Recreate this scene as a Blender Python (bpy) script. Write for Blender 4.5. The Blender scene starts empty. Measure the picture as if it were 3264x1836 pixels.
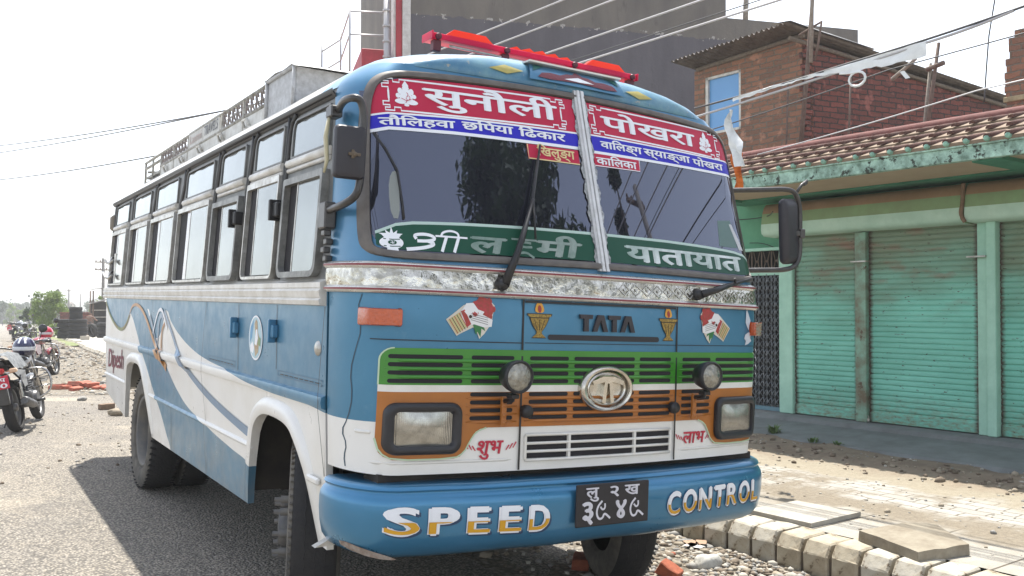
import bpy, bmesh, math, random
from mathutils import Vector, Matrix, noise as mnoise
random.seed(7)
sc = bpy.context.scene
COL = sc.collection
R = math.radians

# ---------------------------------------------------------------- camera
cam_d = bpy.data.cameras.new('camera')
cam_d.sensor_width = 36.0
cam_d.lens = 36.0 * 2950 / 3264
cam_d.clip_start = 0.05
cam_d.clip_end = 3000
cam = bpy.data.objects.new('camera', cam_d)
COL.objects.link(cam)
YAW, PIT = 0.5492198, 0.0183
_f = Vector((math.sin(YAW) * math.cos(PIT), math.cos(YAW) * math.cos(PIT), math.sin(PIT)))
_r = Vector((math.cos(YAW), -math.sin(YAW), 0))
_u = _r.cross(_f)
CAM = Vector((-2.3925, -3.332, 1.5164))
_m = Matrix((_r, _u, -_f)).transposed().to_4x4()
_m.translation = CAM
cam.matrix_world = _m
sc.camera = cam

# ---------------------------------------------------------------- light
SUN_DIR = Vector((0.19, 0.37, 1.0)).normalized()       # towards the sun
elev = math.asin(SUN_DIR.z)
w = bpy.data.worlds.new('World')
sc.world = w
w.use_nodes = True
nt = w.node_tree
bg = nt.nodes['Background']
sky = nt.nodes.new('ShaderNodeTexSky')
sky.sky_type = 'NISHITA'
sky.sun_disc = False
sky.sun_elevation = elev
sky.sun_rotation = math.atan2(SUN_DIR.x, SUN_DIR.y)
sky.air_density = 1.0
sky.dust_density = 1.0
sky.ozone_density = 1.0
hz = nt.nodes.new('ShaderNodeHueSaturation')
hz.inputs['Saturation'].default_value = 0.42            # milky, overexposed haze
nt.links.new(sky.outputs[0], hz.inputs['Color'])
nt.links.new(hz.outputs[0], bg.inputs[0])
bg.inputs[1].default_value = 0.15
sun_d = bpy.data.lights.new('sun', 'SUN')
sun_d.energy = 4.2
sun_d.angle = R(0.6)
sun_d.color = (1.0, 0.955, 0.87)
sun = bpy.data.objects.new('sun', sun_d)
COL.objects.link(sun)
sun.rotation_euler = SUN_DIR.to_track_quat('Z', 'Y').to_euler()
vs = sc.view_settings
vs.view_transform = 'Standard'
vs.look = 'None'
vs.exposure = 1.2
vs.gamma = 1.0
vs.use_curve_mapping = False

# ---------------------------------------------------------------- helpers
def tag(o, label=None, cat=None, group=None, kind=None):
    if label: o['label'] = label
    if cat: o['category'] = cat
    if group: o['group'] = group
    if kind: o['kind'] = kind
    return o

def empty(name, loc=(0, 0, 0), rz=0.0):
    o = bpy.data.objects.new(name, None)
    o.empty_display_size = 0.1
    o.location = loc
    o.rotation_euler = (0, 0, rz)
    COL.objects.link(o)
    return o

def obj(name, bm, mats, parent=None, smooth=None, loc=None):
    """link a bmesh as ONE mesh object; smooth = auto-smooth angle in degrees"""
    me = bpy.data.meshes.new(name)
    bm.normal_update()
    if smooth is not None:
        a = R(smooth)
        for f in bm.faces: f.smooth = True
        for e in bm.edges:
            if len(e.link_faces) == 2 and e.calc_face_angle(0) > a: e.smooth = False
    bm.to_mesh(me)
    bm.free()
    if not isinstance(mats, (list, tuple)): mats = [mats]
    for m in mats: me.materials.append(m)
    o = bpy.data.objects.new(name, me)
    COL.objects.link(o)
    if parent is not None: o.parent = parent
    if loc is not None: o.location = loc
    return o

def struct(name, bm, mats, smooth=None):
    return tag(obj(name, bm, mats, None, smooth), kind='structure')

def copy_tree(o, parent=None):
    c = o.copy()
    COL.objects.link(c)
    if parent is not None: c.parent = parent
    for ch in list(o.children): copy_tree(ch, c)
    return c

def B(): return bmesh.new()

def box(bm, c, s, rot=None, bev=0.0, mi=0, seg=1):
    r = bmesh.ops.create_cube(bm, size=1.0)
    vs_ = r['verts']
    M = Matrix.Translation(c) @ (rot.to_4x4() if rot is not None else Matrix.Identity(4)) @ Matrix.Diagonal((s[0], s[1], s[2], 1))
    bmesh.ops.transform(bm, matrix=M, verts=vs_)
    fs = list({f for v in vs_ for f in v.link_faces})
    for f in fs: f.material_index = mi
    if bev > 0:
        es = list({e for v in vs_ for e in v.link_edges})
        g = bmesh.ops.bevel(bm, geom=es, offset=bev, segments=seg, affect='EDGES', profile=0.5)
        for f in g['faces']: f.material_index = mi
    return bm

def bx(bm, x0, x1, y0, y1, z0, z1, bev=0.0, mi=0, seg=1):
    return box(bm, ((x0 + x1) / 2, (y0 + y1) / 2, (z0 + z1) / 2), (abs(x1 - x0), abs(y1 - y0), abs(z1 - z0)), None, bev, mi, seg)

def frames_along(pts, closed=False):
    out = []
    n = len(pts)
    up = Vector((0, 0, 1))
    prev = None
    for i in range(n):
        a = pts[(i - 1) % n] if (closed or i > 0) else pts[0]
        b = pts[(i + 1) % n] if (closed or i < n - 1) else pts[-1]
        t = (b - a)
        t = t.normalized() if t.length > 1e-9 else Vector((0, 0, 1))
        if prev is None:
            s = t.cross(up)
            if s.length < 1e-3: s = t.cross(Vector((1, 0, 0)))
        else:
            s = prev - t * prev.dot(t)
            if s.length < 1e-6: s = t.cross(up)
        s.normalize()
        prev = s
        out.append((t, s, t.cross(s).normalized()))
    return out

def tube(bm, pts, r, n=8, mi=0, closed=False, caps=True, flat=1.0):
    """sweep a circle (radius or list of radii) along points"""
    pts = [Vector(p) for p in pts]
    fr = frames_along(pts, closed)
    rings = []
    for i, (p, (t, s, u)) in enumerate(zip(pts, fr)):
        ri = r[i] if isinstance(r, (list, tuple)) else r
        rings.append([bm.verts.new(p + s * (ri * math.cos(2 * math.pi * k / n)) + u * (ri * flat * math.sin(2 * math.pi * k / n))) for k in range(n)])
    m = len(rings)
    for i in range(m if closed else m - 1):
        A, Bq = rings[i], rings[(i + 1) % m]
        for k in range(n):
            f = bm.faces.new((A[k], A[(k + 1) % n], Bq[(k + 1) % n], Bq[k]))
            f.material_index = mi
            f.smooth = True
    if caps and not closed:
        f = bm.faces.new(list(reversed(rings[0]))); f.material_index = mi
        f = bm.faces.new(rings[-1]); f.material_index = mi
    return bm

def lathe(bm, prof, c=(0, 0, 0), axis='Z', n=24, mi=0, a0=0, a1=2 * math.pi, M=None):
    """revolve (radius, height) profile"""
    full = abs(a1 - a0 - 2 * math.pi) < 1e-6
    rings = []
    steps = n if full else n + 1
    for k in range(steps):
        a = a0 + (a1 - a0) * k / n
        ring = []
        for (r, h) in prof:
            p = Vector((r * math.cos(a), r * math.sin(a), h))
            if axis == 'X': p = Vector((p.z, p.x, p.y))
            elif axis == 'Y': p = Vector((p.x, p.z, p.y))
            if M is not None: p = M @ p
            ring.append(bm.verts.new(p + Vector(c)))
        rings.append(ring)
    for k in range(n):
        A, Bq = rings[k], rings[(k + 1) % steps]
        for i in range(len(prof) - 1):
            try:
                f = bm.faces.new((A[i], Bq[i], Bq[i + 1], A[i + 1]))
                f.material_index = mi
                f.smooth = True
            except ValueError: pass
    bmesh.ops.remove_doubles(bm, verts=[v for r_ in rings for v in r_], dist=1e-5)
    return bm

def prism(bm, poly, h0, h1, fn=None, mi=0):
    """extrude a 2D polygon between h0 and h1; fn(u, v, h) -> point"""
    fn = fn or (lambda u, v, h: Vector((u, v, h)))
    a = [bm.verts.new(fn(u, v, h0)) for u, v in poly]
    b = [bm.verts.new(fn(u, v, h1)) for u, v in poly]
    n = len(poly)
    fs = [bm.faces.new(list(reversed(a))), bm.faces.new(b)]
    if n > 4:
        for f in fs: f.normal_update()
        g = bmesh.ops.triangulate(bm, faces=fs)
        fs = list(g['faces'])
    for i in range(n): fs.append(bm.faces.new((a[i], a[(i + 1) % n], b[(i + 1) % n], b[i])))
    for f in fs: f.material_index = mi
    return bm

def grid(bm, us, vs_, fn, mi=0, smooth=True):
    V = [[bm.verts.new(fn(u, v)) for v in vs_] for u in us]
    for i in range(len(us) - 1):
        for j in range(len(vs_) - 1):
            f = bm.faces.new((V[i][j], V[i + 1][j], V[i + 1][j + 1], V[i][j + 1]))
            f.material_index = mi
            f.smooth = smooth
    return V

def lerp(x, xs_, ys_):
    if x <= xs_[0]: return ys_[0]
    for i in range(len(xs_) - 1):
        if x <= xs_[i + 1]:
            t = (x - xs_[i]) / (xs_[i + 1] - xs_[i])
            return ys_[i] + t * (ys_[i + 1] - ys_[i])
    return ys_[-1]

def rrect(x0, x1, z0, z1, r, n=5):
    if not isinstance(r, (list, tuple)): r = [r] * 4
    P = []
    for (cx, cz, a, rr) in ((x1, z1, 0, r[2]), (x0, z1, 90, r[3]), (x0, z0, 180, r[0]), (x1, z0, 270, r[1])):
        sx = 1 if cx == x1 else -1
        sz = 1 if cz == z1 else -1
        ox, oz = cx - sx * rr, cz - sz * rr
        for k in range(n + 1):
            t = R(a + 90 * k / n)
            P.append((ox + rr * math.cos(t), oz + rr * math.sin(t)))
    return P

def smooth_poly(P, it=2, closed=True):
    for _ in range(it):
        Q_ = []
        n = len(P)
        for i in range(n if closed else n - 1):
            a, b = P[i], P[(i + 1) % n]
            Q_.append((a[0] * .75 + b[0] * .25, a[1] * .75 + b[1] * .25))
            Q_.append((a[0] * .25 + b[0] * .75, a[1] * .25 + b[1] * .75))
        P = Q_ if closed else [P[0]] + Q_ + [P[-1]]
    return P

def crv(P, it=2):
    P = [Vector(p) for p in P]
    for _ in range(it):
        Q_ = [P[0]]
        for a, b in zip(P, P[1:]): Q_ += [a * .75 + b * .25, a * .25 + b * .75]
        P = Q_ + [P[-1]]
    return P

# ---------------------------------------------------------------- materials
MATS = {}
def pbr(name, col, rough=0.5, metal=0.0, var=None, bump=None, coat=0.0, ior=1.5, col2=None, spots=None, alpha=1.0, coord='Object', trans=0.0, vstretch=None):
    """var=(scale, amount): noise mixes col towards col2 (or darker); spots=(scale, threshold, colour)"""
    if name in MATS: return MATS[name]
    m = bpy.data.materials.new(name)
    m.use_nodes = True
    t = m.node_tree
    p = t.nodes['Principled BSDF']
    L = t.links.new
    p.inputs['Base Color'].default_value = (*col, 1)
    p.inputs['Roughness'].default_value = rough
    p.inputs['Metallic'].default_value = metal
    p.inputs['IOR'].default_value = ior
    p.inputs['Coat Weight'].default_value = coat
    p.inputs['Coat Roughness'].default_value = 0.08
    p.inputs['Alpha'].default_value = alpha
    p.inputs['Transmission Weight'].default_value = trans
    tc = t.nodes.new('ShaderNodeTexCoord')
    co = tc.outputs[coord]
    if vstretch:
        mp = t.nodes.new('ShaderNodeMapping')
        mp.inputs['Scale'].default_value = vstretch
        L(co, mp.inputs['Vector'])
        co = mp.outputs[0]
    cur = None
    if var:
        n = t.nodes.new('ShaderNodeTexNoise')
        n.inputs['Scale'].default_value = var[0]
        n.inputs['Detail'].default_value = 8
        n.inputs['Roughness'].default_value = 0.65
        L(co, n.inputs['Vector'])
        rp = t.nodes.new('ShaderNodeMapRange')
        rp.inputs['From Min'].default_value = 0.35
        rp.inputs['From Max'].default_value = 0.65
        rp.inputs['To Max'].default_value = var[1]
        L(n.outputs['Fac'], rp.inputs['Value'])
        mx = t.nodes.new('ShaderNodeMix')
        mx.data_type = 'RGBA'
        mx.inputs[6].default_value = (*col, 1)
        c2 = col2 or tuple(c * 0.45 for c in col)
        mx.inputs[7].default_value = (*c2, 1)
        L(rp.outputs[0], mx.inputs[0])
        cur = mx.outputs[2]
        rr = t.nodes.new('ShaderNodeMapRange')
        rr.inputs['To Min'].default_value = max(0.02, rough - 0.08)
        rr.inputs['To Max'].default_value = min(1, rough + 0.15)
        L(n.outputs['Fac'], rr.inputs['Value'])
        L(rr.outputs[0], p.inputs['Roughness'])
    if spots:
        n2 = t.nodes.new('ShaderNodeTexNoise')
        n2.inputs['Scale'].default_value = spots[0]
        n2.inputs['Detail'].default_value = 6
        n2.inputs['Roughness'].default_value = 0.7
        L(co, n2.inputs['Vector'])
        r2 = t.nodes.new('ShaderNodeMapRange')
        r2.inputs['From Min'].default_value = spots[1]
        r2.inputs['From Max'].default_value = spots[1] + 0.05
        L(n2.outputs['Fac'], r2.inputs['Value'])
        m2 = t.nodes.new('ShaderNodeMix')
        m2.data_type = 'RGBA'
        if cur: L(cur, m2.inputs[6])
        else: m2.inputs[6].default_value = (*col, 1)
        m2.inputs[7].default_value = (*spots[2], 1)
        L(r2.outputs[0], m2.inputs[0])
        cur = m2.outputs[2]
    if cur: L(cur, p.inputs['Base Color'])
    if bump:
        n3 = t.nodes.new('ShaderNodeTexNoise')
        n3.inputs['Scale'].default_value = bump[0]
        n3.inputs['Detail'].default_value = 6
        L(co, n3.inputs['Vector'])
        b = t.nodes.new('ShaderNodeBump')
        b.inputs['Strength'].default_value = bump[1]
        b.inputs['Distance'].default_value = bump[2] if len(bump) > 2 else 0.01
        L(n3.outputs['Fac'], b.inputs['Height'])
        L(b.outputs[0], p.inputs['Normal'])
    MATS[name] = m
    return m

def mixnode(t, fac, a, b):
    m = t.nodes.new('ShaderNodeMix')
    m.data_type = 'RGBA'
    for i, s in ((0, fac), (6, a), (7, b)):
        if hasattr(s, 'is_output') or isinstance(s, bpy.types.NodeSocket): t.links.new(s, m.inputs[i])
        elif i == 0: m.inputs[0].default_value = s
        else: m.inputs[i].default_value = (*s, 1)
    return m.outputs[2]

def mathn(t, op, a, b=None):
    m = t.nodes.new('ShaderNodeMath')
    m.operation = op
    for i, s in ((0, a), (1, b)):
        if s is None: continue
        if isinstance(s, bpy.types.NodeSocket): t.links.new(s, m.inputs[i])
        else: m.inputs[i].default_value = s
    return m.outputs[0]

def fcurve(t, val, pts, xr, yr):
    """float curve: val in metres -> value in metres, straight segments"""
    a = mathn(t, 'DIVIDE', mathn(t, 'SUBTRACT', val, xr[0]), xr[1] - xr[0])
    n = t.nodes.new('ShaderNodeFloatCurve')
    c = n.mapping.curves[0]
    P = sorted(((x - xr[0]) / (xr[1] - xr[0]), (y - yr[0]) / (yr[1] - yr[0])) for x, y in pts)
    while len(c.points) < len(P): c.points.new(0.5, 0.5)
    for q, (x, y) in zip(c.points, P):
        q.location = (x, y)
        q.handle_type = 'AUTO'
    n.mapping.update()
    t.links.new(a, n.inputs['Value'])
    return mathn(t, 'ADD', mathn(t, 'MULTIPLY', n.outputs[0], yr[1] - yr[0]), yr[0])

def noise_n(t, co, scale, detail=6, rough=0.6):
    n = t.nodes.new('ShaderNodeTexNoise')
    n.inputs['Scale'].default_value = scale
    n.inputs['Detail'].default_value = detail
    n.inputs['Roughness'].default_value = rough
    t.links.new(co, n.inputs['Vector'])
    return n.outputs['Fac']

def ramp(t, fac, lo, hi, a=0.0, b=1.0):
    n = t.nodes.new('ShaderNodeMapRange')
    n.inputs['From Min'].default_value = lo
    n.inputs['From Max'].default_value = hi
    n.inputs['To Min'].default_value = a
    n.inputs['To Max'].default_value = b
    t.links.new(fac, n.inputs['Value'])
    return n.outputs[0]

def newmat(name):
    m = bpy.data.materials.new(name)
    m.use_nodes = True
    t = m.node_tree
    return m, t, t.nodes['Principled BSDF'], t.nodes.new('ShaderNodeTexCoord')

def bumpn(t, h, p, strength=0.5, dist=0.01):
    b = t.nodes.new('ShaderNodeBump')
    b.inputs['Strength'].default_value = strength
    b.inputs['Distance'].default_value = dist
    t.links.new(h, b.inputs['Height'])
    t.links.new(b.outputs[0], p.inputs['Normal'])

# ---------------------------------------------------------------- text
_tc = {}
def text_polys(s, bold=0.0, shear=0.0):
    """glyph outlines of s as (verts2d, faces, island depth) using the built-in font"""
    key = (s, shear)
    if key not in _tc:
        c = bpy.data.curves.new('t', 'FONT')
        c.body = s
        c.size = 1.0
        c.shear = shear
        c.resolution_u = 4
        o = bpy.data.objects.new('t', c)
        COL.objects.link(o)
        dg = bpy.context.evaluated_depsgraph_get()
        me = bpy.data.meshes.new_from_object(o.evaluated_get(dg))
        b = bmesh.new()
        b.from_mesh(me)
        bmesh.ops.remove_doubles(b, verts=b.verts[:], dist=1e-6)
        b.verts.index_update()
        isl = {}
        k = 0
        for v in b.verts:
            if v.index in isl: continue
            st = [v]
            isl[v.index] = k
            while st:
                q = st.pop()
                for e in q.link_edges:
                    o2 = e.other_vert(q)
                    if o2.index not in isl:
                        isl[o2.index] = k
                        st.append(o2)
            k += 1
        _tc[key] = ([(v.co.x, v.co.y, isl[v.index] % 5) for v in b.verts], [[v.index for v in f.verts] for f in b.faces])
        b.free()
        bpy.data.objects.remove(o)
        bpy.data.curves.remove(c)
        bpy.data.meshes.remove(me)
    V, F = _tc[key]
    if bold <= 0: return [(V, F, 0)]
    return [([(x + dx * bold, y + dy * bold, i) for x, y, i in V], F, n) for n, (dx, dy) in enumerate(((-.5, 0), (.5, 0), (0, .35), (0, -.35)))]

def text2d(bm, s, x0, x1, zb, zt, ref='न', bold=0.0, shear=0.0, mi=0, slope=0.0):
    """lay text s flat in bm (x, depth, z): width x0..x1, baseline zb, height of ref glyph zt"""
    V0, _, _ = text_polys(ref)[0]
    h = max(v[1] for v in V0)
    layers = text_polys(s, bold, shear)
    xs_ = [v[0] for l in layers for v in l[0]]
    a, b = min(xs_), max(xs_)
    for V, F, n in layers:
        vv = []
        for (x, y, i) in V:
            t = (x - a) / (b - a)
            vv.append(bm.verts.new((x0 + t * (x1 - x0), -(i * 0.00012 + n * 0.0007), zb + y / h * (zt - zb) + slope * t)))
        for f in F:
            try:
                q = bm.faces.new([vv[k] for k in f])
                q.material_index = mi
            except ValueError: pass
    return bm

def poly2d(bm, P, d=0.0, mi=0):
    vv = [bm.verts.new((x, -d, z)) for x, z in P]
    f = bm.faces.new(vv)
    f.material_index = mi
    f.normal_update()
    g = bmesh.ops.triangulate(bm, faces=[f])
    for q in g['faces']: q.material_index = mi
    return bm

def ribbon2d(bm, P, w, d=0.0, mi=0, closed=False):
    """flat stroke of width w (or list) along 2D points"""
    n = len(P)
    L_, R_ = [], []
    for i in range(n):
        a = P[(i - 1) % n] if (closed or i) else P[0]
        b = P[(i + 1) % n] if (closed or i < n - 1) else P[-1]
        tx, tz = b[0] - a[0], b[1] - a[1]
        l = math.hypot(tx, tz) or 1
        wi = (w[i] if isinstance(w, (list, tuple)) else w) / 2
        nx, nz = -tz / l * wi, tx / l * wi
        L_.append(bm.verts.new((P[i][0] + nx, -d, P[i][1] + nz)))
        R_.append(bm.verts.new((P[i][0] - nx, -d, P[i][1] - nz)))
    for i in range(n if closed else n - 1):
        j = (i + 1) % n
        f = bm.faces.new((L_[i], R_[i], R_[j], L_[j]))
        f.material_index = mi
    return bm
# ---- livery paint (one material: where the paint is white or blue is part of the paint job)
def livery():
    m, t, p, tc = newmat('bus_livery_paint')
    co = tc.outputs['Object']
    sx = t.nodes.new('ShaderNodeSeparateXYZ')
    t.links.new(co, sx.inputs[0])
    y, z = sx.outputs['Y'], sx.outputs['Z']
    G = [(0, 0), (3.30, .0), (3.425, .469), (3.552, .549), (3.773, .69), (4.008, .808), (4.3, .98), (4.523, 1.101), (4.732, 1.229), (5.0, 1.365), (5.06, 1.38), (5.206, 1.284), (5.422, 1.227), (5.717, 1.231), (6.179, 1.337), (6.478, 1.497), (7, 1.6)]
    U = [(0, 1.062), (.319, 1.062), (.5, 1.073), (.846, 1.08), (1.36, 1.096), (1.813, 1.127), (2.347, 1.156), (2.683, 1.191), (3.125, 1.274), (3.40, 1.355), (3.598, 1.431), (3.70, 1.30), (3.95, 1.22), (4.061, 1.30), (4.16, 1.37), (4.291, 1.432), (4.33, 1.30), (4.45, 1.0), (7, .5)]
    Lo = [(0, .0), (1.2, .0), (1.30, .60), (1.472, .674), (1.826, .706), (2.203, .739), (2.518, .776), (2.866, .818), (3.183, .899), (3.528, 1.033), (3.839, 1.168), (4.061, 1.30), (4.291, 1.43), (4.45, 1.6), (7, 1.7)]
    g = fcurve(t, y, G, (0, 7), (0, 2))
    u = fcurve(t, y, U, (0, 7), (0, 2))
    l = fcurve(t, y, Lo, (0, 7), (0, 2))
    m1 = mathn(t, 'LESS_THAN', z, g)
    m2 = mathn(t, 'MULTIPLY', mathn(t, 'LESS_THAN', z, u), mathn(t, 'GREATER_THAN', z, l))
    w_ = mathn(t, 'MAXIMUM', m1, m2)
    blue = mixnode(t, ramp(t, noise_n(t, co, 3.0), .35, .7), (.048, .178, .295), (.066, .212, .340))
    blue = mixnode(t, ramp(t, noise_n(t, co, 14, 9, .7), .60, .80, 0, .5), blue, (.14, .27, .38))
    white = mixnode(t, ramp(t, noise_n(t, co, 2.2, 7), .45, .75, 0, .6), (.74, .73, .70), (.60, .57, .50))
    col = mixnode(t, w_, blue, white)
    # road dirt thrown up on the lower flanks
    low = ramp(t, z, .45, .85, .42, 0.0)
    dirt = mathn(t, 'MULTIPLY', low, ramp(t, noise_n(t, co, 5, 8, .7), .40, .66))
    col = mixnode(t, dirt, col, (.30, .26, .20))
    chips = ramp(t, noise_n(t, co, 38, 4, .6), .765, .785)
    col = mixnode(t, mathn(t, 'MULTIPLY', chips, .7), col, (.40, .42, .42))
    t.links.new(col, p.inputs['Base Color'])
    t.links.new(ramp(t, noise_n(t, co, 9), .3, .7, .26, .46), p.inputs['Roughness'])
    p.inputs['Coat Weight'].default_value = .15
    t.links.new(mathn(t, 'MULTIPLY', mathn(t, 'SUBTRACT', 1.0, w_), .35), p.inputs['Metallic'])
    p.inputs['Coat Roughness'].default_value = .10
    bumpn(t, noise_n(t, co, 4.5, 3, .5), p, .12, .02)
    return m
PAINT = livery()
BLUE = pbr('blue_coach_paint', (.046, .176, .295), .28, .3, (2.5, .8), None, .4, 1.5, (.07, .21, .37), (26, .71, (.16, .25, .32)))
def roofpaint():
    m, t, p, tc = newmat('roof_paint')
    sx = t.nodes.new('ShaderNodeSeparateXYZ')
    co = tc.outputs['Object']
    t.links.new(co, sx.inputs[0])
    n = noise_n(t, co, 6, 8, .7)
    blue = mixnode(t, ramp(t, n, .4, .7), (.05, .17, .29), (.13, .28, .34))
    blue = mixnode(t, ramp(t, noise_n(t, co, 30, 6, .7), .62, .68), blue, (.30, .30, .26))
    back = mathn(t, 'GREATER_THAN', sx.outputs['Y'], mathn(t, 'ADD', mathn(t, 'MULTIPLY', n, .1), .62))
    t.links.new(mixnode(t, back, blue, mixnode(t, ramp(t, n, .4, .7), (.62, .62, .60), (.40, .38, .34))), p.inputs['Base Color'])
    p.inputs['Roughness'].default_value = .35
    p.inputs['Coat Weight'].default_value = .25
    bumpn(t, noise_n(t, co, 8, 4), p, .25, .012)
    return m
ROOFP = roofpaint()
CREAM = pbr('white_coach_paint', (.74, .73, .70), .32, 0, (4, .7), None, .3, 1.5, (.58, .55, .48))
DARKFR = pbr('grimy_window_surround', (.115, .12, .12), .5, .2, (9, .9), (40, .2), 0, 1.5, (.22, .22, .21), (17, .66, (.33, .32, .29)))
RUB = pbr('black_rubber', (.018, .018, .019), .6, 0, (20, .6), None, 0, 1.5, (.05, .05, .05))
GASK = pbr('weathered_rubber_gasket', (.085, .075, .070), .55, 0, (12, .8), None, 0, 1.5, (.15, .135, .12))
ALU = pbr('dull_aluminium', (.62, .61, .58), .38, .75, (14, .9), (60, .1), 0, 1.5, (.34, .32, .28), (22, .66, (.12, .11, .10)))
WHITEM = pbr('white_moulding', (.72, .71, .68), .4, 0, (7, .8), None, .1, 1.5, (.50, .47, .41), (24, .68, (.18, .17, .15)))
CHROME = pbr('chrome', (.74, .72, .68), .14, 1.0, (30, .5), (25, .15))
BLACK = pbr('black_trim', (.012, .012, .014), .45)
OPENSH = pbr('opening_shade_paint', (.010, .009, .012), .8)  # near-black colour standing for the shade inside openings
UND = pbr('underbody', (.020, .017, .015), .9, 0, (5, .8), None, 0, 1.5, (.055, .045, .035))
GLASS = pbr('windscreen_glass', (.012, .013, .019), .015, 0, None, None, 0, 2.3)
GLASS.node_tree.nodes['Principled BSDF'].inputs['Specular Tint'].default_value = (.72, .78, 1.0, 1)
TINT = pbr('mirrored_window_film', (.25, .268, .268), .05, .82, (1.5, .5), (2.2, .05, .05), 0, 1.6, (.17, .185, .19))
LENS = pbr('headlight_glass', (.16, .155, .135), .10, .55, (40, .7), (55, .7), .8, 1.5, (.42, .40, .34))
REDP = pbr('red_vinyl', (.47, .012, .055), .45, 0, (5, .5), None, 0, 1.4, (.40, .010, .045))
BLUV = pbr('blue_vinyl', (.018, .014, .44), .45, 0, None, None, 0, 1.4)
GREV = pbr('green_vinyl', (.003, .062, .034), .35, 0, None, None, 0, 1.4)
WHV = pbr('white_vinyl', (.78, .80, .84), .4)
SILV = pbr('faded_silver_vinyl', (.30, .36, .33), .35, .2, (9, .9), None, 0, 1.5, (.10, .19, .15))
YEL = pbr('yellow_paint', (.62, .32, .015), .4)
MUST = pbr('faded_yellow_paint', (.45, .38, .10), .5, 0, (12, .6), None, 0, 1.5, (.30, .27, .10))
GRN = pbr('grille_green', (.040, .235, .018), .34, 0, (6, .5), None, .3, 1.5, (.03, .17, .015), (30, .70, (.03, .08, .02)))
ORG = pbr('grille_orange', (.40, .135, .014), .36, 0, (6, .6), None, .3, 1.5, (.30, .095, .01), (28, .69, (.18, .10, .03)))
AMB = pbr('amber_lens', (.52, .085, .012), .15, 0, (60, .5), (90, .4), .8, 1.5, (.34, .05, .01))
def acrylic(name, c):
    m, t, p, tc = newmat(name)
    p.inputs['Base Color'].default_value = (*c, 1)
    p.inputs['Roughness'].default_value = .3
    tr = t.nodes.new('ShaderNodeBsdfTranslucent')
    tr.inputs['Color'].default_value = (*c, 1)
    mx = t.nodes.new('ShaderNodeMixShader')
    mx.inputs[0].default_value = .4
    t.links.new(p.outputs[0], mx.inputs[1])
    t.links.new(tr.outputs[0], mx.inputs[2])
    t.links.new(mx.outputs[0], t.nodes['Material Output'].inputs['Surface'])
    return m
REDB = acrylic('red_acrylic', (.72, .008, .085))
REDO = acrylic('orange_acrylic', (.85, .075, .03))
REDL = pbr('red_lettering', (.48, .02, .05), .4)
TYRE = pbr('tyre_rubber', (.013, .013, .015), .8, 0, (18, .8), (60, .5), 0, 1.5, (.030, .028, .027))
TYRW = pbr('dusty_tyre_wall', (.135, .122, .102), .9, 0, (9, .9), (40, .3), 0, 1.5, (.055, .052, .048))
RIM = pbr('wheel_rim_grey', (.085, .088, .095), .6, .2, (8, .8), None, 0, 1.5, (.17, .155, .13))
BLUEDK = pbr('shadow_blue_lettering', (.012, .045, .11), .4)

# ================================================================ SETTING
SHOP_A = R(5.06)                       # the street runs 5 degrees off the bus
cA, sA = math.cos(SHOP_A), math.sin(SHOP_A)
def NS(n, s, z=0.0): return Vector((cA * n - sA * s, sA * n + cA * s, z))
def clamp(v, a, b): return max(a, min(b, v))
def zg(x, y): return -.037 * clamp(x, -2, 2.2) + .0116 * clamp(y - 3, -4.5, 4) - .017 * clamp(y - 36, 0, 155)
KERB = [(3.4, -14), (2.43, -4), (1.985, 1.2), (1.62, 5.2), (1.40, 11), (1.36, 18), (1.47, 25.4), (1.62, 31.5), (1.94, 38), (2.27, 47), (2.9, 60)]
def kerb_x(y): return lerp(y, [p[1] for p in KERB], [p[0] for p in KERB])

# ---- road
def asphalt():
    m, t, p, tc = newmat('worn_asphalt')
    co = tc.outputs['Object']
    v = t.nodes.new('ShaderNodeTexVoronoi')
    v.inputs['Scale'].default_value = 62
    t.links.new(co, v.inputs['Vector'])
    v2 = t.nodes.new('ShaderNodeTexVoronoi')
    v2.inputs['Scale'].default_value = 105
    t.links.new(co, v2.inputs['Vector'])
    sep = t.nodes.new('ShaderNodeSeparateColor')
    t.links.new(v.outputs['Color'], sep.inputs[0])
    base = mixnode(t, ramp(t, noise_n(t, co, .35, 6, .6), .38, .62), (.355, .315, .255), (.265, .240, .205))
    base = mixnode(t, ramp(t, noise_n(t, co, 2.2, 8, .7), .45, .70, 0, .6), base, (.39, .335, .26))
    col = mixnode(t, ramp(t, sep.outputs[0], .25, .9, 0, .55), base, (.46, .42, .36))
    col = mixnode(t, ramp(t, sep.outputs[1], .70, .85, 0, .70), col, (.085, .078, .072))
    col = mixnode(t, ramp(t, v.outputs['Distance'], .25, .62, 0, .75), col, (.07, .064, .058))
    col = mixnode(t, ramp(t, noise_n(t, co, .9, 5, .55), .57, .66, 0, .38), col, (.13, .118, .105))
    col = mixnode(t, ramp(t, noise_n(t, co, .55, 6, .6), .55, .70, 0, .55), col, (.46, .40, .31))
    t.links.new(col, p.inputs['Base Color'])
    p.inputs['Roughness'].default_value = .92
    h = mathn(t, 'ADD', mathn(t, 'MULTIPLY', v.outputs['Distance'], -1.0), mathn(t, 'MULTIPLY', v2.outputs['Distance'], -.35))
    bumpn(t, h, p, .9, .012)
    return m
def axis(segs):
    o = []
    for a, b, st in segs:
        n = max(1, int(round((b - a) / st)))
        o += [a + (b - a) * k / n for k in range(n)]
    return o + [segs[-1][1]]
bm = B()
xs_ = axis([(-900, -60, 280), (-60, -14, 8), (-14, -3, 1.5), (-3, 3, .35), (3, 14, 2), (14, 60, 12), (60, 900, 280)])
ys_ = axis([(-900, -60, 280), (-60, -8, 6), (-8, 8, .5), (8, 30, 2), (30, 200, 8), (200, 1900, 240)])
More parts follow.
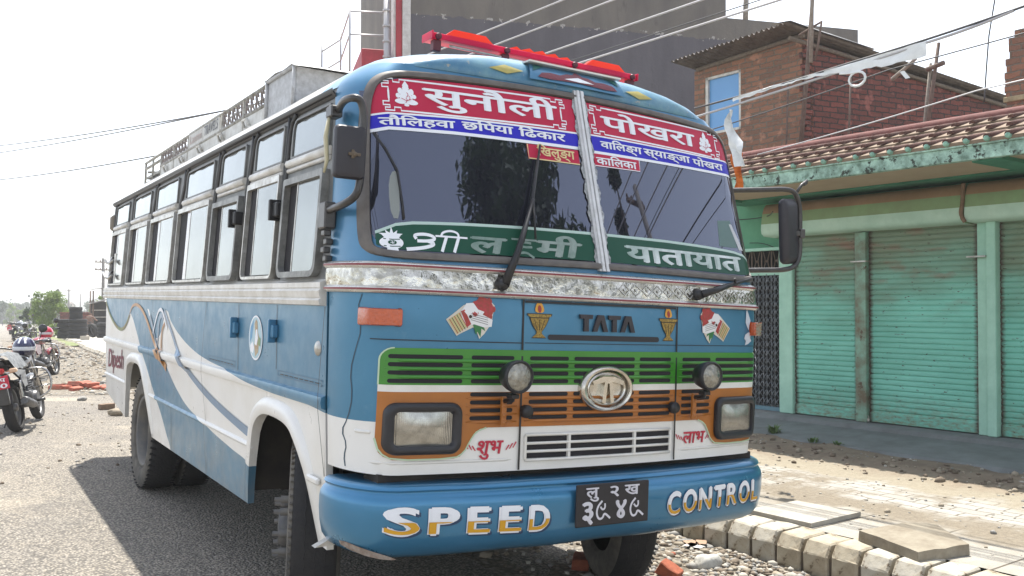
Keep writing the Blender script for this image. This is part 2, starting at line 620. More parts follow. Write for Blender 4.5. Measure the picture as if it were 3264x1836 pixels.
grid(bm, xs_, ys_, lambda x, y: Vector((x, y, zg(x, y) - (.05 if x > 6 or y < -20 else 0) + .012 * mnoise.noise(Vector((x * .7, y * .7, 0))))))
struct('road', bm, asphalt())
# far verge: dusty earth and grass beyond the last bikes, right of the road
bm = B()
grid(bm, [0, .25, .5, .75, 1], axis([(33, 60, 3), (60, 140, 8)]), lambda u, y: Vector((lerp(y, [33, 40, 50, 78, 140], [.9, .9, 1.1, 2.0, 5.5]) + u * (kerb_x(min(y, 60)) + lerp(y, [60, 140], [0, 30]) + .1 - lerp(y, [33, 40, 50, 78, 140], [.9, .9, 1.1, 2.0, 5.5])), y, zg(0, y) + .03 + .05 * mnoise.noise(Vector((u * 4, y * .5, 2))))))
struct('ground_verge', bm, pbr('dusty_grass_verge', (.20, .19, .10), .95, 0, (.8, 1), (6, .6, .05), 0, 1.5, (.10, .15, .035)))

# ---- gravel strip between road and kerb
rs = random.Random(11)
def gravel_mat():
    m, t, p, tc = newmat('river_gravel')
    co = tc.outputs['Object']
    v = t.nodes.new('ShaderNodeTexVoronoi')
    v.inputs['Scale'].default_value = 26
    t.links.new(co, v.inputs['Vector'])
    sep = t.nodes.new('ShaderNodeSeparateColor')
    t.links.new(v.outputs['Color'], sep.inputs[0])
    col = mixnode(t, sep.outputs[0], (.24, .20, .15), (.36, .33, .28))
    col = mixnode(t, ramp(t, v.outputs['Distance'], .2, .6, 0, .8), col, (.10, .085, .065))
    t.links.new(col, p.inputs['Base Color'])
    p.inputs['Roughness'].default_value = .95
    bumpn(t, mathn(t, 'MULTIPLY', v.outputs['Distance'], -1), p, 1.0, .02)
    return m
bm = B()
edge = lambda y: .30 + .25 * mnoise.noise(Vector((0, y * .8, 5))) + (0 if y < 6 else -.2)
grid(bm, [k / 8 for k in range(9)], axis([(-8, 14, .5)]), lambda u, y: Vector((edge(y) + u * (kerb_x(y) + .15 - edge(y)), y, 0)))
for v in bm.verts: v.co.z = zg(v.co.x, v.co.y) + .008 + .012 * mnoise.noise(Vector((v.co.x * 3, v.co.y * 3, 0)))
struct('gravel', bm, gravel_mat())

def pebbles(name, count, place, sizes, mats, seed):
    """many loose stones as one mesh (nobody could count them)"""
    r_ = random.Random(seed)
    proto = []
    for k in range(6):
        b = bmesh.new()
        bmesh.ops.create_icosphere(b, subdivisions=1, radius=1.0)
        for v in b.verts: v.co *= 1 + .34 * mnoise.noise(v.co * 1.3 + Vector((k * 7, 0, 0)))
        b.verts.index_update()
        proto.append(([v.co.copy() for v in b.verts], [[v.index for v in f.verts] for f in b.faces]))
        b.free()
    V, F, MI = [], [], []
    for i in range(count):
        x, y, z = place(r_)
        s = r_.uniform(*sizes) * (1 if r_.random() < .9 else 1.7)
        pv, pf = proto[r_.randrange(6)]
        M = Matrix.Rotation(r_.uniform(0, 6.28), 3, 'Z') @ Matrix.Rotation(r_.uniform(-.3, .3), 3, 'X')
        sc_ = Vector((s * r_.uniform(.8, 1.5), s * r_.uniform(.7, 1.1), s * r_.uniform(.45, .8)))
        o = len(V)
        for c in pv:
            q = M @ Vector((c.x * sc_.x, c.y * sc_.y, c.z * sc_.z))
            V.append((x + q.x, y + q.y, z + q.z + sc_.z * .35))
        mi = r_.randrange(len(mats))
        for f in pf:
            F.append([o + a for a in f])
            MI.append(mi)
    me = bpy.data.meshes.new(name)
    me.from_pydata(V, [], F)
    for m in mats: me.materials.append(m)
    me.polygons.foreach_set('material_index', MI)
    me.polygons.foreach_set('use_smooth', [True] * len(F))
    me.update()
    o = bpy.data.objects.new(name, me)
    COL.objects.link(o)
    return tag(o, name.replace('_', ' ') + ' scattered loosely over the ground', 'stones', None, 'stuff')
STM = [pbr('pebble_tan', (.34, .29, .22), .85, 0, (30, .6)), pbr('pebble_grey', (.30, .29, .27), .85, 0, (30, .6)), pbr('pebble_pale', (.47, .44, .38), .85, 0, (30, .6)), pbr('pebble_brown', (.19, .15, .11), .9, 0, (30, .6))]
def pl_kerb(r_):
    y = r_.uniform(-2.2, 5.0)
    x = kerb_x(y) - abs(r_.gauss(0, .55)) - .03
    if x < edge(y): x = r_.uniform(edge(y), kerb_x(y))
    return x, y, zg(x, y) + .008
pebbles('gravel_stones', 5200, pl_kerb, (.010, .024), STM, 4)
def pl_road(r_):
    y = abs(r_.gauss(0, 7)) + 5
    x = r_.uniform(-4.5, .6)
    return x, y, zg(x, y)
pebbles('loose_chippings', 420, pl_road, (.008, .022), STM, 6)

# ---- rubble mound along the far kerb
def mound_z(x, y):
    t = clamp((y - 13.5) / 5, 0, 1) * clamp((46 - y) / 10, 0, 1)
    xc = kerb_x(y) - 1.05
    return t * .24 * math.exp(-((x - xc) / .62) ** 2) * (1 + .5 * mnoise.noise(Vector((x * 1.2, y * .6, 3))))
bm = B()
grid(bm, axis([(0, 1, 1 / 16)]), axis([(13, 46, .6)]), lambda u, y: Vector((kerb_x(y) - 2.4 + u * 2.4, y, 0)))
for v in bm.verts: v.co.z = zg(v.co.x, v.co.y) + .006 + mound_z(v.co.x, v.co.y) + .03 * mnoise.noise(v.co * 4) * clamp((v.co.y - 13) / 3, 0, 1)
struct('terrain', bm, gravel_mat())
def pl_mound(r_):
    y = 13 + 30 * r_.random() ** 1.5
    x = kerb_x(y) - 1.0 + r_.gauss(0, .5)
    x = min(x, kerb_x(y) - .02)
    return x, y, zg(x, y) + mound_z(x, y)
pebbles('rubble_stones', 2400, pl_mound, (.014, .040), STM, 9)

# ---- pavement behind the kerb: slabs, dirt, hexagonal pavers, sand, dark earth
def pavement_mat():
    m, t, p, tc = newmat('dusty_pavement')
    co = tc.outputs['Object']
    sx = t.nodes.new('ShaderNodeSeparateXYZ')
    t.links.new(co, sx.inputs[0])
    n, s = sx.outputs['X'], sx.outputs['Y']
    wob = mathn(t, 'MULTIPLY', mathn(t, 'SUBTRACT', noise_n(t, co, 2.3, 7, .65), .5), 1.1)
    nn = mathn(t, 'ADD', n, wob)
    fine = noise_n(t, co, 30, 8, .75)
    conc = mixnode(t, ramp(t, noise_n(t, co, 3, 8, .7), .35, .65), (.36, .34, .30), (.27, .245, .205))
    dirt = mixnode(t, ramp(t, fine, .35, .65), (.235, .20, .15), (.15, .125, .092))
    # slab joints
    sj = mathn(t, 'ABSOLUTE', mathn(t, 'SUBTRACT', mathn(t, 'FRACT', mathn(t, 'ADD', mathn(t, 'DIVIDE', s, .56), .13)), .5))
    jm = mathn(t, 'GREATER_THAN', sj, .487)
    conc = mixnode(t, jm, conc, (.10, .085, .065))
    # hexagonal pavers: two shifted voronoi-like rows made with a brick texture
    br = t.nodes.new('ShaderNodeTexBrick')
    br.inputs['Scale'].default_value = 1.0
    br.inputs['Brick Width'].default_value = .26
    br.inputs['Row Height'].default_value = .125
    br.inputs['Mortar Size'].default_value = .006
    br.inputs['Color1'].default_value = (.36, .345, .315, 1)
    br.inputs['Color2'].default_value = (.30, .285, .255, 1)
    br.inputs['Mortar'].default_value = (.13, .112, .088, 1)
    mp = t.nodes.new('ShaderNodeMapping')
    mp.inputs['Rotation'].default_value = (0, 0, R(90))
    t.links.new(co, mp.inputs['Vector'])
    vd = t.nodes.new('ShaderNodeVectorMath')
    vd.operation = 'ADD'
    nz = t.nodes.new('ShaderNodeTexNoise')
    nz.inputs['Scale'].default_value = 9
    t.links.new(co, nz.inputs['Vector'])
    sc_ = t.nodes.new('ShaderNodeVectorMath')
    sc_.operation = 'SCALE'
    sc_.inputs['Scale'].default_value = .045
    t.links.new(nz.outputs['Color'], sc_.inputs[0])
    t.links.new(mp.outputs[0], vd.inputs[0])
    t.links.new(sc_.outputs[0], vd.inputs[1])
    t.links.new(vd.outputs[0], br.inputs['Vector'])
    pav = mixnode(t, ramp(t, noise_n(t, co, 1.7, 8, .7), .50, .60), br.outputs['Color'], dirt)
    c1 = mixnode(t, ramp(t, nn, 2.85, 3.05), conc, dirt)
    c2 = mixnode(t, ramp(t, nn, 3.25, 3.5), c1, pav)
    sand = mixnode(t, ramp(t, fine, .35, .7), (.29, .255, .195), (.21, .18, .13))
    c3 = mixnode(t, ramp(t, nn, 3.95, 4.15), c2, sand)
    dark = mixnode(t, ramp(t, noise_n(t, co, 5, 8, .7), .35, .65), (.165, .125, .09), (.25, .20, .145))
    c4 = mixnode(t, ramp(t, nn, 4.35, 4.8), c3, dark)
    t.links.new(c4, p.inputs['Base Color'])
    p.inputs['Roughness'].default_value = .95
    h = mathn(t, 'ADD', mathn(t, 'MULTIPLY', fine, .6), mathn(t, 'MULTIPLY', noise_n(t, co, 8, 6, .6), 1.0))
    h = mathn(t, 'SUBTRACT', h, mathn(t, 'MULTIPLY', jm, .6))
    h = mathn(t, 'ADD', h, mathn(t, 'MULTIPLY', br.outputs['Fac'], -.25))
    bumpn(t, h, p, .55, .03)
    return m
def pav_z(n, s): return .098 + .020 * mnoise.noise(Vector((n * 1.5, s * 1.5, 7))) * clamp((n - 2.9) / .6, 0, 1) + .035 * clamp((n - 4.3) / .8, 0, 1) * mnoise.noise(Vector((n * 3, s * 3, 1)))
bm = B()
grid(bm, axis([(2.352, 2.36, .01), (2.36, 6.4, .11)]), axis([(-14, -2.5, 1.2), (-2.5, 4.5, .11), (4.5, 12, .5)]), lambda n, s: Vector((n, s, pav_z(n, s))))
pv = struct('pavement', bm, pavement_mat())
pv.rotation_euler = (0, 0, SHOP_A)
bm = B()
grid(bm, [0, .5, 1], axis([(10, 60, 3)]), lambda u, y: Vector((kerb_x(y) + .18 + u * 16, y, zg(2, y) + .16)))
struct('far_pavement', bm, pbr('far_concrete', (.46, .43, .38), .9, 0, (1.5, .7), (10, .3), 0, 1.5, (.34, .31, .26)))
# small stones on the pavement
def pl_pav(r_):
    n, s = r_.uniform(2.5, 5.6), r_.uniform(-2.5, 4)
    q = NS(n, s, pav_z(n, s))
    return q.x, q.y, q.z
pebbles('pavement_grit', 620, pl_pav, (.005, .014), STM[:3], 21)
def pl_dark(r_):
    n, s = 4.9 + r_.gauss(0, .25), r_.uniform(-1.5, 4.6)
    q = NS(n, s, pav_z(n, s))
    return q.x, q.y, q.z
pebbles('earth_clods', 260, pl_dark, (.010, .030), [pbr('earth_clod', (.15, .115, .08), .95, 0, (20, .7)), STM[3], STM[0]], 23)

# ---- kerb stones, one object each
KM = [pbr('kerb_concrete_pale', (.46, .44, .39), .9, 0, (7, .9), (30, .5), 0, 1.5, (.31, .27, .20), (16, .59, (.17, .13, .09))), pbr('kerb_concrete_tan', (.40, .36, .28), .9, 0, (7, .9), (30, .5), 0, 1.5, (.26, .215, .15), (14, .59, (.14, .11, .075)))]
def kerb_mesh(ln, mi, seed):
    bm = B()
    r_ = random.Random(seed)
    pr = [(0, -.16), (0, .022), (.006, .032), (.046, .094), (.058, .100), (.262, .102), (.262, -.16)]
    a = ln / 2 - .009
    rows = [[bm.verts.new((x + .004 * r_.uniform(-1, 1), y, z + .003 * r_.uniform(-1, 1))) for x, z in pr] for y in (-a, -a + .012, 0, a - .012, a)]
    for i in (0, 4):
        for k, v in enumerate(rows[i]): v.co += Vector((.010 if k < 3 else .004, 0, -.008 if 2 < k < 6 else 0))
    for p_, q in zip(rows, rows[1:]):
        for k in range(len(pr)): bm.faces.new((p_[k], p_[(k + 1) % len(pr)], q[(k + 1) % len(pr)], q[k]))
    bm.faces.new(rows[0]); bm.faces.new(list(reversed(rows[-1])))
    bmesh.ops.recalc_face_normals(bm, faces=bm.faces[:])
    me = bpy.data.meshes.new('kerb_stone')
    bm.to_mesh(me); bm.free()
    me.materials.append(KM[mi])
    return me
bm = B()
grid(bm, [2.096, 2.33], axis([(-2, 3.4, .3)]), lambda n, s: NS(n + .012, s, .012))
V0 = [bm.verts.new(NS(2.108, s_, z)) for s_, z in ((-2, .012), (3.4, .012), (3.4, -.2), (-2, -.2))]
bm.faces.new(V0)
struct('kerb_bedding', bm, pbr('dirty_joint_mortar', (.12, .095, .07), .95, 0, (20, .7)))
kms = [kerb_mesh(.19, k % 2, k) for k in range(4)]
s = -1.66
i = 0
while s < 3.2:
    o = bpy.data.objects.new('kerb_stone', kms[(i * 7 // 3) % 4])
    COL.objects.link(o)
    o.location = NS(2.084 + rs.uniform(-.006, .006), s, rs.uniform(-.006, .004))
    o.rotation_euler = (rs.uniform(-.02, .02), 0, SHOP_A + rs.uniform(-.02, .02))
    tag(o, 'small chamfered concrete kerb stone in the row between gravel and pavement', 'kerb stone', 'kerb stones beside the bus')
    s += .1945
    i += 1
kfar = kerb_mesh(1.2, 0, 77)
y = 12.6
while y < 50:
    o = bpy.data.objects.new('kerb_stone', kfar)
    COL.objects.link(o)
    dx = kerb_x(y + .6) - kerb_x(y - .6)
    o.location = (kerb_x(y), y, zg(2, y) + .07 + rs.uniform(-.02, .01))
    o.rotation_euler = (0, rs.uniform(-.03, .03), -math.atan2(dx, 1.2) + rs.uniform(-.01, .01))
    tag(o, 'long pale kerb stone edging the rubble along the far street', 'kerb stone', 'kerb stones far down the street')
    y += 1.215

# ---- loose things on the near ground
def rock(name, loc, s, mat, seed, label, cat='stone', squash=.7, rz=0, ang=False, group=None):
    bm = B()
    bmesh.ops.create_icosphere(bm, subdivisions=3, radius=1.0)
    for v in bm.verts:
        d = v.co.copy()
        k = 1 + .30 * mnoise.noise(d * 1.1 + Vector((seed * 3.1, 0, 0))) + .10 * mnoise.noise(d * 3.5 + Vector((0, seed, 0)))
        v.co = Vector((d.x * s[0], d.y * s[1], d.z * s[2])) * k
    z0 = min(v.co.z for v in bm.verts)
    for v in bm.verts: v.co.z -= z0 * .8
    o = obj(name, bm, mat, None, 60 if not ang else 25, loc)
    o.rotation_euler = (0, 0, rz)
    return tag(o, label, cat, group)
def onroad(x, y, dz=0): return (x, y, zg(x, y) + dz)
rock('stone', onroad(1.56, .86), (.095, .06, .05), pbr('white_stone', (.50, .49, .45), .85, 0, (14, .7), (40, .5)), 3, 'large pale boulder lying on the gravel beside the kerb-side front tyre')
def brick_piece(loc, rz, rx, label, sz=(.11, .10, .07), mat=None, group=None, seed=1):
    bm = B()
    box(bm, (0, 0, sz[2] / 2), sz, None, .006)
    bmesh.ops.subdivide_edges(bm, edges=bm.edges[:], cuts=1)
    for v in bm.verts: v.co += Vector((mnoise.noise(v.co * 30 + Vector((seed, 0, 0))), mnoise.noise(v.co * 30 + Vector((0, seed, 0))), mnoise.noise(v.co * 30 + Vector((0, 0, seed))))) * .008
    o = obj('brick', bm, mat or pbr('red_brick_piece', (.34, .095, .045), .9, 0, (20, .8), (60, .4), 0, 1.5, (.20, .06, .035)), None, None, loc)
    o.rotation_euler = (rx, 0, rz)
    return tag(o, label, 'brick', group)
brick_piece(onroad(1.20, .82), .5, .5, 'broken red brick leaning against the kerb-side front tyre', (.10, .13, .08), seed=2)
brick_piece(onroad(.86, 1.20), .9, .1, 'dull red brick in the shade beneath the bumper', (.20, .10, .07), seed=3)
brick_piece(onroad(1.53, 1.17), .2, 0, 'thin red brick shard on the gravel near the kerb litter', (.10, .04, .02), seed=4)
bm = B()
for k, (dx, dy, a, s_) in enumerate(((0, 0, .3, .05), (.05, -.02, 1.2, .06), (-.04, .02, 2.0, .045), (.09, -.06, .8, .05))):
    V = grid(bm, [-1, 0, 1], [-1, 0, 1], lambda u, v: Vector((dx + s_ * u, dy + s_ * .7 * v, .03 + .035 * mnoise.noise(Vector((u * 2 + k, v * 2, k))))), k % 2)
    for row in V:
        for v in row: v.co = Matrix.Rotation(a, 3, 'Z') @ v.co
litter = obj('litter', bm, [pbr('white_plastic_litter', (.62, .60, .58), .6), pbr('brown_paper_litter', (.30, .19, .12), .7)], None, 60, onroad(1.80, 1.26))
tag(litter, 'crumpled white and brown plastic litter on the gravel at the kerb', 'litter')
# lifted concrete slab lying on the pavement
bm = B()
P = [NS(a, b) for a, b in ((2.30, .12), (2.68, .055), (2.80, -.08), (2.53, -.42), (2.17, -.33))]
c = sum((p for p in P), Vector()) / 5
rng = random.Random(8)
ring = []
for i in range(5):
    a, b = P[i], P[(i + 1) % 5]
    for k in range(6):
        q = a.lerp(b, k / 6) - c
        ring.append((q.x + rng.uniform(-.008, .008), q.y + rng.uniform(-.008, .008)))
prism(bm, ring, 0, .062)
for v in bm.verts:
    if v.co.z > .03: v.co *= .985
    v.co.z += .006 * mnoise.noise(v.co * 12)
sl = obj('broken_slab', bm, pbr('slab_concrete', (.27, .24, .185), .95, 0, (9, .9), (35, .5), 0, 1.5, (.18, .15, .11), (15, .66, (.10, .08, .06))), None, None, (c.x, c.y, .108))
sl.rotation_euler = (R(1.5), R(-1.5), 0)
tag(sl, 'broken concrete slab with ragged edges lying loose on the pavement above the kerb', 'slab')
# raised slab piece near the bus corner
bm = B()
P = [NS(a, b) for a, b in ((2.37, .51), (2.90, .50), (2.86, .98), (2.37, 1.02))]
c = sum((p for p in P), Vector()) / 4
prism(bm, [(p.x - c.x, p.y - c.y) for p in P], 0, .03)
sl = obj('paving_slab', bm, pbr('slab_pale', (.38, .36, .32), .92, 0, (5, .9), (30, .4), 0, 1.5, (.28, .255, .215)), None, None, (c.x, c.y, .100))
sl.rotation_euler = (0, R(-.5), 0)
tag(sl, 'pale square concrete drain slab raised above the pavement beside the kerb', 'slab')
for k, (x, y, s_, lab) in enumerate(((-.47, 9.75, .10, 'rounded grey cobble on the sunlit road behind the rear wheel'), (-.62, 12.0, .07, 'small tan stone on the road near the red brick heap'))):
    rock('stone', onroad(x, y), (s_, s_ * .7, s_ * .5), STM[k], 20 + k, lab)
brick_piece(onroad(-.47, 10.6), .3, 0, 'single brown brick on the sunlit road behind the bus', (.20, .10, .08), pbr('brown_brick', (.22, .15, .10), .9, 0, (20, .7)), seed=6)
for k in range(16):
    x, y = -.25 + rs.gauss(0, .28), 14.1 + rs.gauss(0, .38)
    brick_piece((x, y, zg(x, y) + (.06 if k > 9 else 0)), rs.uniform(0, 3), rs.uniform(-.2, .4), 'red brick tumbled in the low heap behind the bus', (.22, .11, .07), pbr('heap_brick', (.40, .09, .055), .9, 0, (14, .8), None, 0, 1.5, (.30, .16, .11)), 'red bricks in the heap', k + 10)
# weeds at the foot of the plinth
def weed(loc, n_, h, label):
    bm = B()
    r_ = random.Random(int(h * 1000) + n_)
    for k in range(n_):
        a, l = r_.uniform(0, 6.28), h * r_.uniform(.5, 1.2)
        d = Vector((math.cos(a), math.sin(a), 0))
        w_ = Vector((-d.y, d.x, 0)) * .010
        p0 = d * r_.uniform(0, .05)
        p1 = p0 + d * l * .3 + Vector((0, 0, l * .6))
        p2 = p0 + d * l * .7 + Vector((0, 0, l * .75))
        A = [bm.verts.new(q) for q in (p0 - w_ * .4, p0 + w_ * .4, p1 + w_, p1 - w_)]
        bm.faces.new(A)
        t_ = bm.verts.new(p2)
        bm.faces.new((A[3], A[2], t_))
    return tag(obj('weed', bm, pbr('weed_green', (.06, .13, .03), .7, 0, (9, .7), None, 0, 1.5, (.12, .17, .05)), None, None, loc), label, 'plant')
for n_, s_, h, lab in ((5.62, 3.30, .13, 'bushiest green weed at the shop plinth near the bus'), (5.50, 2.72, .07, 'tiny weed tuft along the plinth below the narrow shutter'), (5.52, 2.45, .05, 'sparse grass sprig along the plinth below the wide shutter')):
    q = NS(n_, s_)
    weed((q.x, q.y, .10), 46 if h > .1 else 20, h, lab)

# ================================================================ SHOP
def thing_ns(name, n, s, z, label, cat, group=None, rot=0):
    q = NS(n, s, z)
    e = empty(name, q, SHOP_A + rot)
    e['ns0'] = (n, s, z)
    return tag(e, label, cat, group)
def part(name, bm, mat, parent, smooth=None):
    n, s, z = parent['ns0']
    return obj(name, bm, mat, parent, smooth, (-n, -s, -z))
MINT = pbr('mint_plaster', (.40, .66, .53), .8, 0, (4, .8), (30, .2), 0, 1.5, (.29, .52, .41), (13, .69, (.14, .16, .12)))
GREENW = pbr('green_wall_plaster', (.12, .33, .195), .85, 0, (2.5, .8), (30, .2), 0, 1.5, (.085, .26, .155))
FASC = pbr('mildewed_mint', (.44, .66, .56), .85, 0, (9, 1), (30, .3), 0, 1.5, (.13, .21, .165), (8.5, .55, (.035, .045, .035)))
SOFF = pbr('beige_soffit', (.44, .34, .24), .85, 0, (3, .5), None, 0, 1.5, (.37, .28, .19))
TEAL = pbr('teal_beam', (.055, .235, .145), .8, 0, (3, .6))
PLIN = pbr('grey_cement_plinth', (.185, .205, .205), .9, 0, (3, .9), (25, .4), 0, 1.5, (.125, .135, .135), (20, .70, (.30, .30, .28)))
def shutter_mat():
    m, t, p, tc = newmat('rusty_turquoise_shutter')
    co = tc.outputs['Object']
    sx = t.nodes.new('ShaderNodeSeparateXYZ')
    t.links.new(co, sx.inputs[0])
    mp = t.nodes.new('ShaderNodeMapping')
    mp.inputs['Scale'].default_value = (1, 1, 3.2)
    t.links.new(co, mp.inputs['Vector'])
    n1 = noise_n(t, mp.outputs[0], 1.1, 8, .6)
    n2 = noise_n(t, mp.outputs[0], 13, 8, .7)
    col = mixnode(t, ramp(t, n1, .35, .65), (.20, .56, .45), (.145, .44, .345))
    top = ramp(t, mathn(t, 'ADD', sx.outputs['Z'], mathn(t, 'MULTIPLY', n1, 1.1)), 1.9, 2.75, 0, .85)
    col = mixnode(t, top, col, (.155, .17, .10))
    n3 = noise_n(t, mp.outputs[0], 1.9, 6, .6)
    red = mathn(t, 'MULTIPLY', ramp(t, n3, .55, .70), ramp(t, sx.outputs['Z'], 1.3, 1.9))
    col = mixnode(t, mathn(t, 'MULTIPLY', red, .75), col, (.22, .105, .07))
    low = mathn(t, 'MULTIPLY', ramp(t, sx.outputs['Z'], .60, .22), ramp(t, n2, .40, .60))
    col = mixnode(t, mathn(t, 'MULTIPLY', low, .75), col, (.20, .135, .07))
    chip = mathn(t, 'GREATER_THAN', n2, .635)
    col = mixnode(t, chip, col, (.055, .04, .03))
    # rust creeping in from the side edges of each curtain (edges at s = -1.0, 1.37, 1.59, 2.80, 2.95, 3.78)
    e = None
    for s_ in (1.37, 1.59, 2.80, 2.95, 3.78):
        d = mathn(t, 'ABSOLUTE', mathn(t, 'SUBTRACT', sx.outputs['Y'], s_))
        e = d if e is None else mathn(t, 'MINIMUM', e, d)
    em = ramp(t, mathn(t, 'ADD', e, mathn(t, 'MULTIPLY', n2, .10)), .10, .055)
    col = mixnode(t, em, col, (.075, .05, .035))
    t.links.new(col, p.inputs['Base Color'])
    p.inputs['Roughness'].default_value = .55
    return m
SHM = shutter_mat()
shop = thing_ns('shop', 6.75, 1.0, .1, 'green shop row with tiled roof edge and rolled-down rusty shutters', 'shop building')
S0, S1 = -5.0, 6.6
bm = B()
pr = [(5.46, .06), (5.50, .108), (5.62, .125), (6.36, .165), (6.385, .205), (6.40, .212), (7.4, .215), (7.4, .06)]
prism(bm, [(a, b) for a, b in pr], S0, S1, lambda u, v, h: Vector((u, h, v)))
bmesh.ops.recalc_face_normals(bm, faces=bm.faces[:])
part('plinth', bm, PLIN, shop, 30)
bm = B()
bx(bm, 6.76, 6.95, S0, 3.985, 2.30, 3.0)
bx(bm, 6.76, 6.95, 5.30, S1, .2, 3.0)
bx(bm, 6.76, 6.95, 3.985, 5.30, 2.22, 3.0)
part('wall', bm, GREENW, shop)
for q in ((6.60, 6.80, 3.79, 3.985, .216, 2.34), (6.60, 6.80, 1.47, 1.575, .216, 2.36), (6.56, 6.80, 1.375, 1.468, .216, 2.36)):
    bm = B()
    bx(bm, *q, .008)
    part('pillar', bm, MINT, shop)
bm = B()
bx(bm, 6.59, 6.68, 2.81, 2.945, .216, 2.33, .006)
part('shutter_post', bm, pbr('rusty_mint_post', (.22, .42, .32), .6, .1, (4, 1), (30, .2), 0, 1.5, (.15, .12, .075), (5, .58, (.10, .065, .04))), shop)
for a, b in ((2.95, 3.785), (1.585, 2.805), (-1.0, 1.37), (-4.6, -1.2)):
    bm = B()
    pitch = .058
    prof = []
    z = .235
    while z < 2.33:
        for du, dz in ((0, 0), (.009, .003), (.0125, .014), (.013, .030), (.011, .044), (.008, .0515), (0, .0545)):
            prof.append((6.66 - du, z + dz))
        z += pitch
    V = grid(bm, [a, (a + b) / 2, b], prof, lambda s_, q: Vector((q[0] + .004 * mnoise.noise(Vector((s_ * 3, q[1] * 2, 0))), s_, q[1])), 0, True)
    for f in bm.faces: f.normal_flip()
    sh = part('shutter', bm, SHM, shop)
    bm = B()
    bx(bm, 6.635, 6.665, a + .005, b - .005, .2165 + .008, .33, .004)
    o = obj('bottom_rail', bm, SHM, sh)
for s_, z in ((2.87, 2.0), (1.56, 2.0)):
    bm = B()
    bx(bm, 6.53, 6.60, s_ - .10, s_ + .09, z - .008, z + .008, .002)
    part('shutter_bolt', bm, ALU, shop)
bm = B()
bx(bm, 6.60, 6.625, 2.785, 2.83, .225, .265, .005)
tube(bm, crv([(6.612, 2.795, .262), (6.612, 2.797, .29), (6.612, 2.818, .29), (6.612, 2.82, .262)]), .004, 6)
part('padlock', bm, ALU, shop)
# curved shutter-box band with three painted stripes
for a, b in ((1.645, 4.09), (S0, 1.60)):
    bm = B()
    pr = [(6.66, 2.335), (6.46, 2.345), (6.415, 2.375), (6.405, 2.42), (6.410, 2.49), (6.420, 2.56), (6.432, 2.615), (6.46, 2.69), (6.50, 2.732), (6.76, 2.738)]
    V = grid(bm, [a, b], pr, lambda s_, q: Vector((q[0], s_, q[1])), 0, True)
    for f in bm.faces:
        z = f.calc_center_median().z
        f.material_index = 0 if z < 2.49 else (1 if z < 2.615 else 2)
    for row in V:
        f = bm.faces.new(row + [bm.verts.new((6.76, row[0].co.y, 2.335))])
        f.material_index = 1
    bmesh.ops.recalc_face_normals(bm, faces=bm.faces[:])
    part('shutter_box', bm, [pbr('pale_mint_band', (.48, .66, .54), .8, 0, (3, .9), (25, .2), 0, 1.5, (.36, .54, .43)), pbr('olive_band', (.23, .36, .18), .8, 0, (3, .9), None, 0, 1.5, (.21, .28, .15)), pbr('brown_band', (.33, .21, .125), .8, 0, (3, .8), None, 0, 1.5, (.25, .16, .09))], shop, 50)
bm = B()
tube(bm, crv([(6.44, 1.622, 2.73), (6.425, 1.622, 2.62), (6.40, 1.612, 2.52), (6.395, 1.635, 2.43), (6.42, 1.60, 2.34)]), .022, 6)
part('drain_chase', bm, pbr('brown_chase', (.24, .16, .10), .9, 0, (9, .7)), shop)
bm = B()
bx(bm, 5.36, 6.30, S0, 4.62, 2.795, 2.86)
part('soffit', bm, SOFF, shop)
bm = B()
bx(bm, 6.30, 6.76, S0, 4.62, 2.775, 2.86)
for s_ in (.86, 4.42, -2.2): bx(bm, 5.37, 6.30, s_ - .13, s_ + .13, 2.762, 2.795)
part('soffit_beam', bm, TEAL, shop)
bm = B()
bx(bm, 5.29, 5.36, S0, 4.64, 2.775, 2.895, .004)
bx(bm, 5.27, 5.37, S0, 4.65, 2.895, 2.912, .004)
part('fascia', bm, FASC, shop)
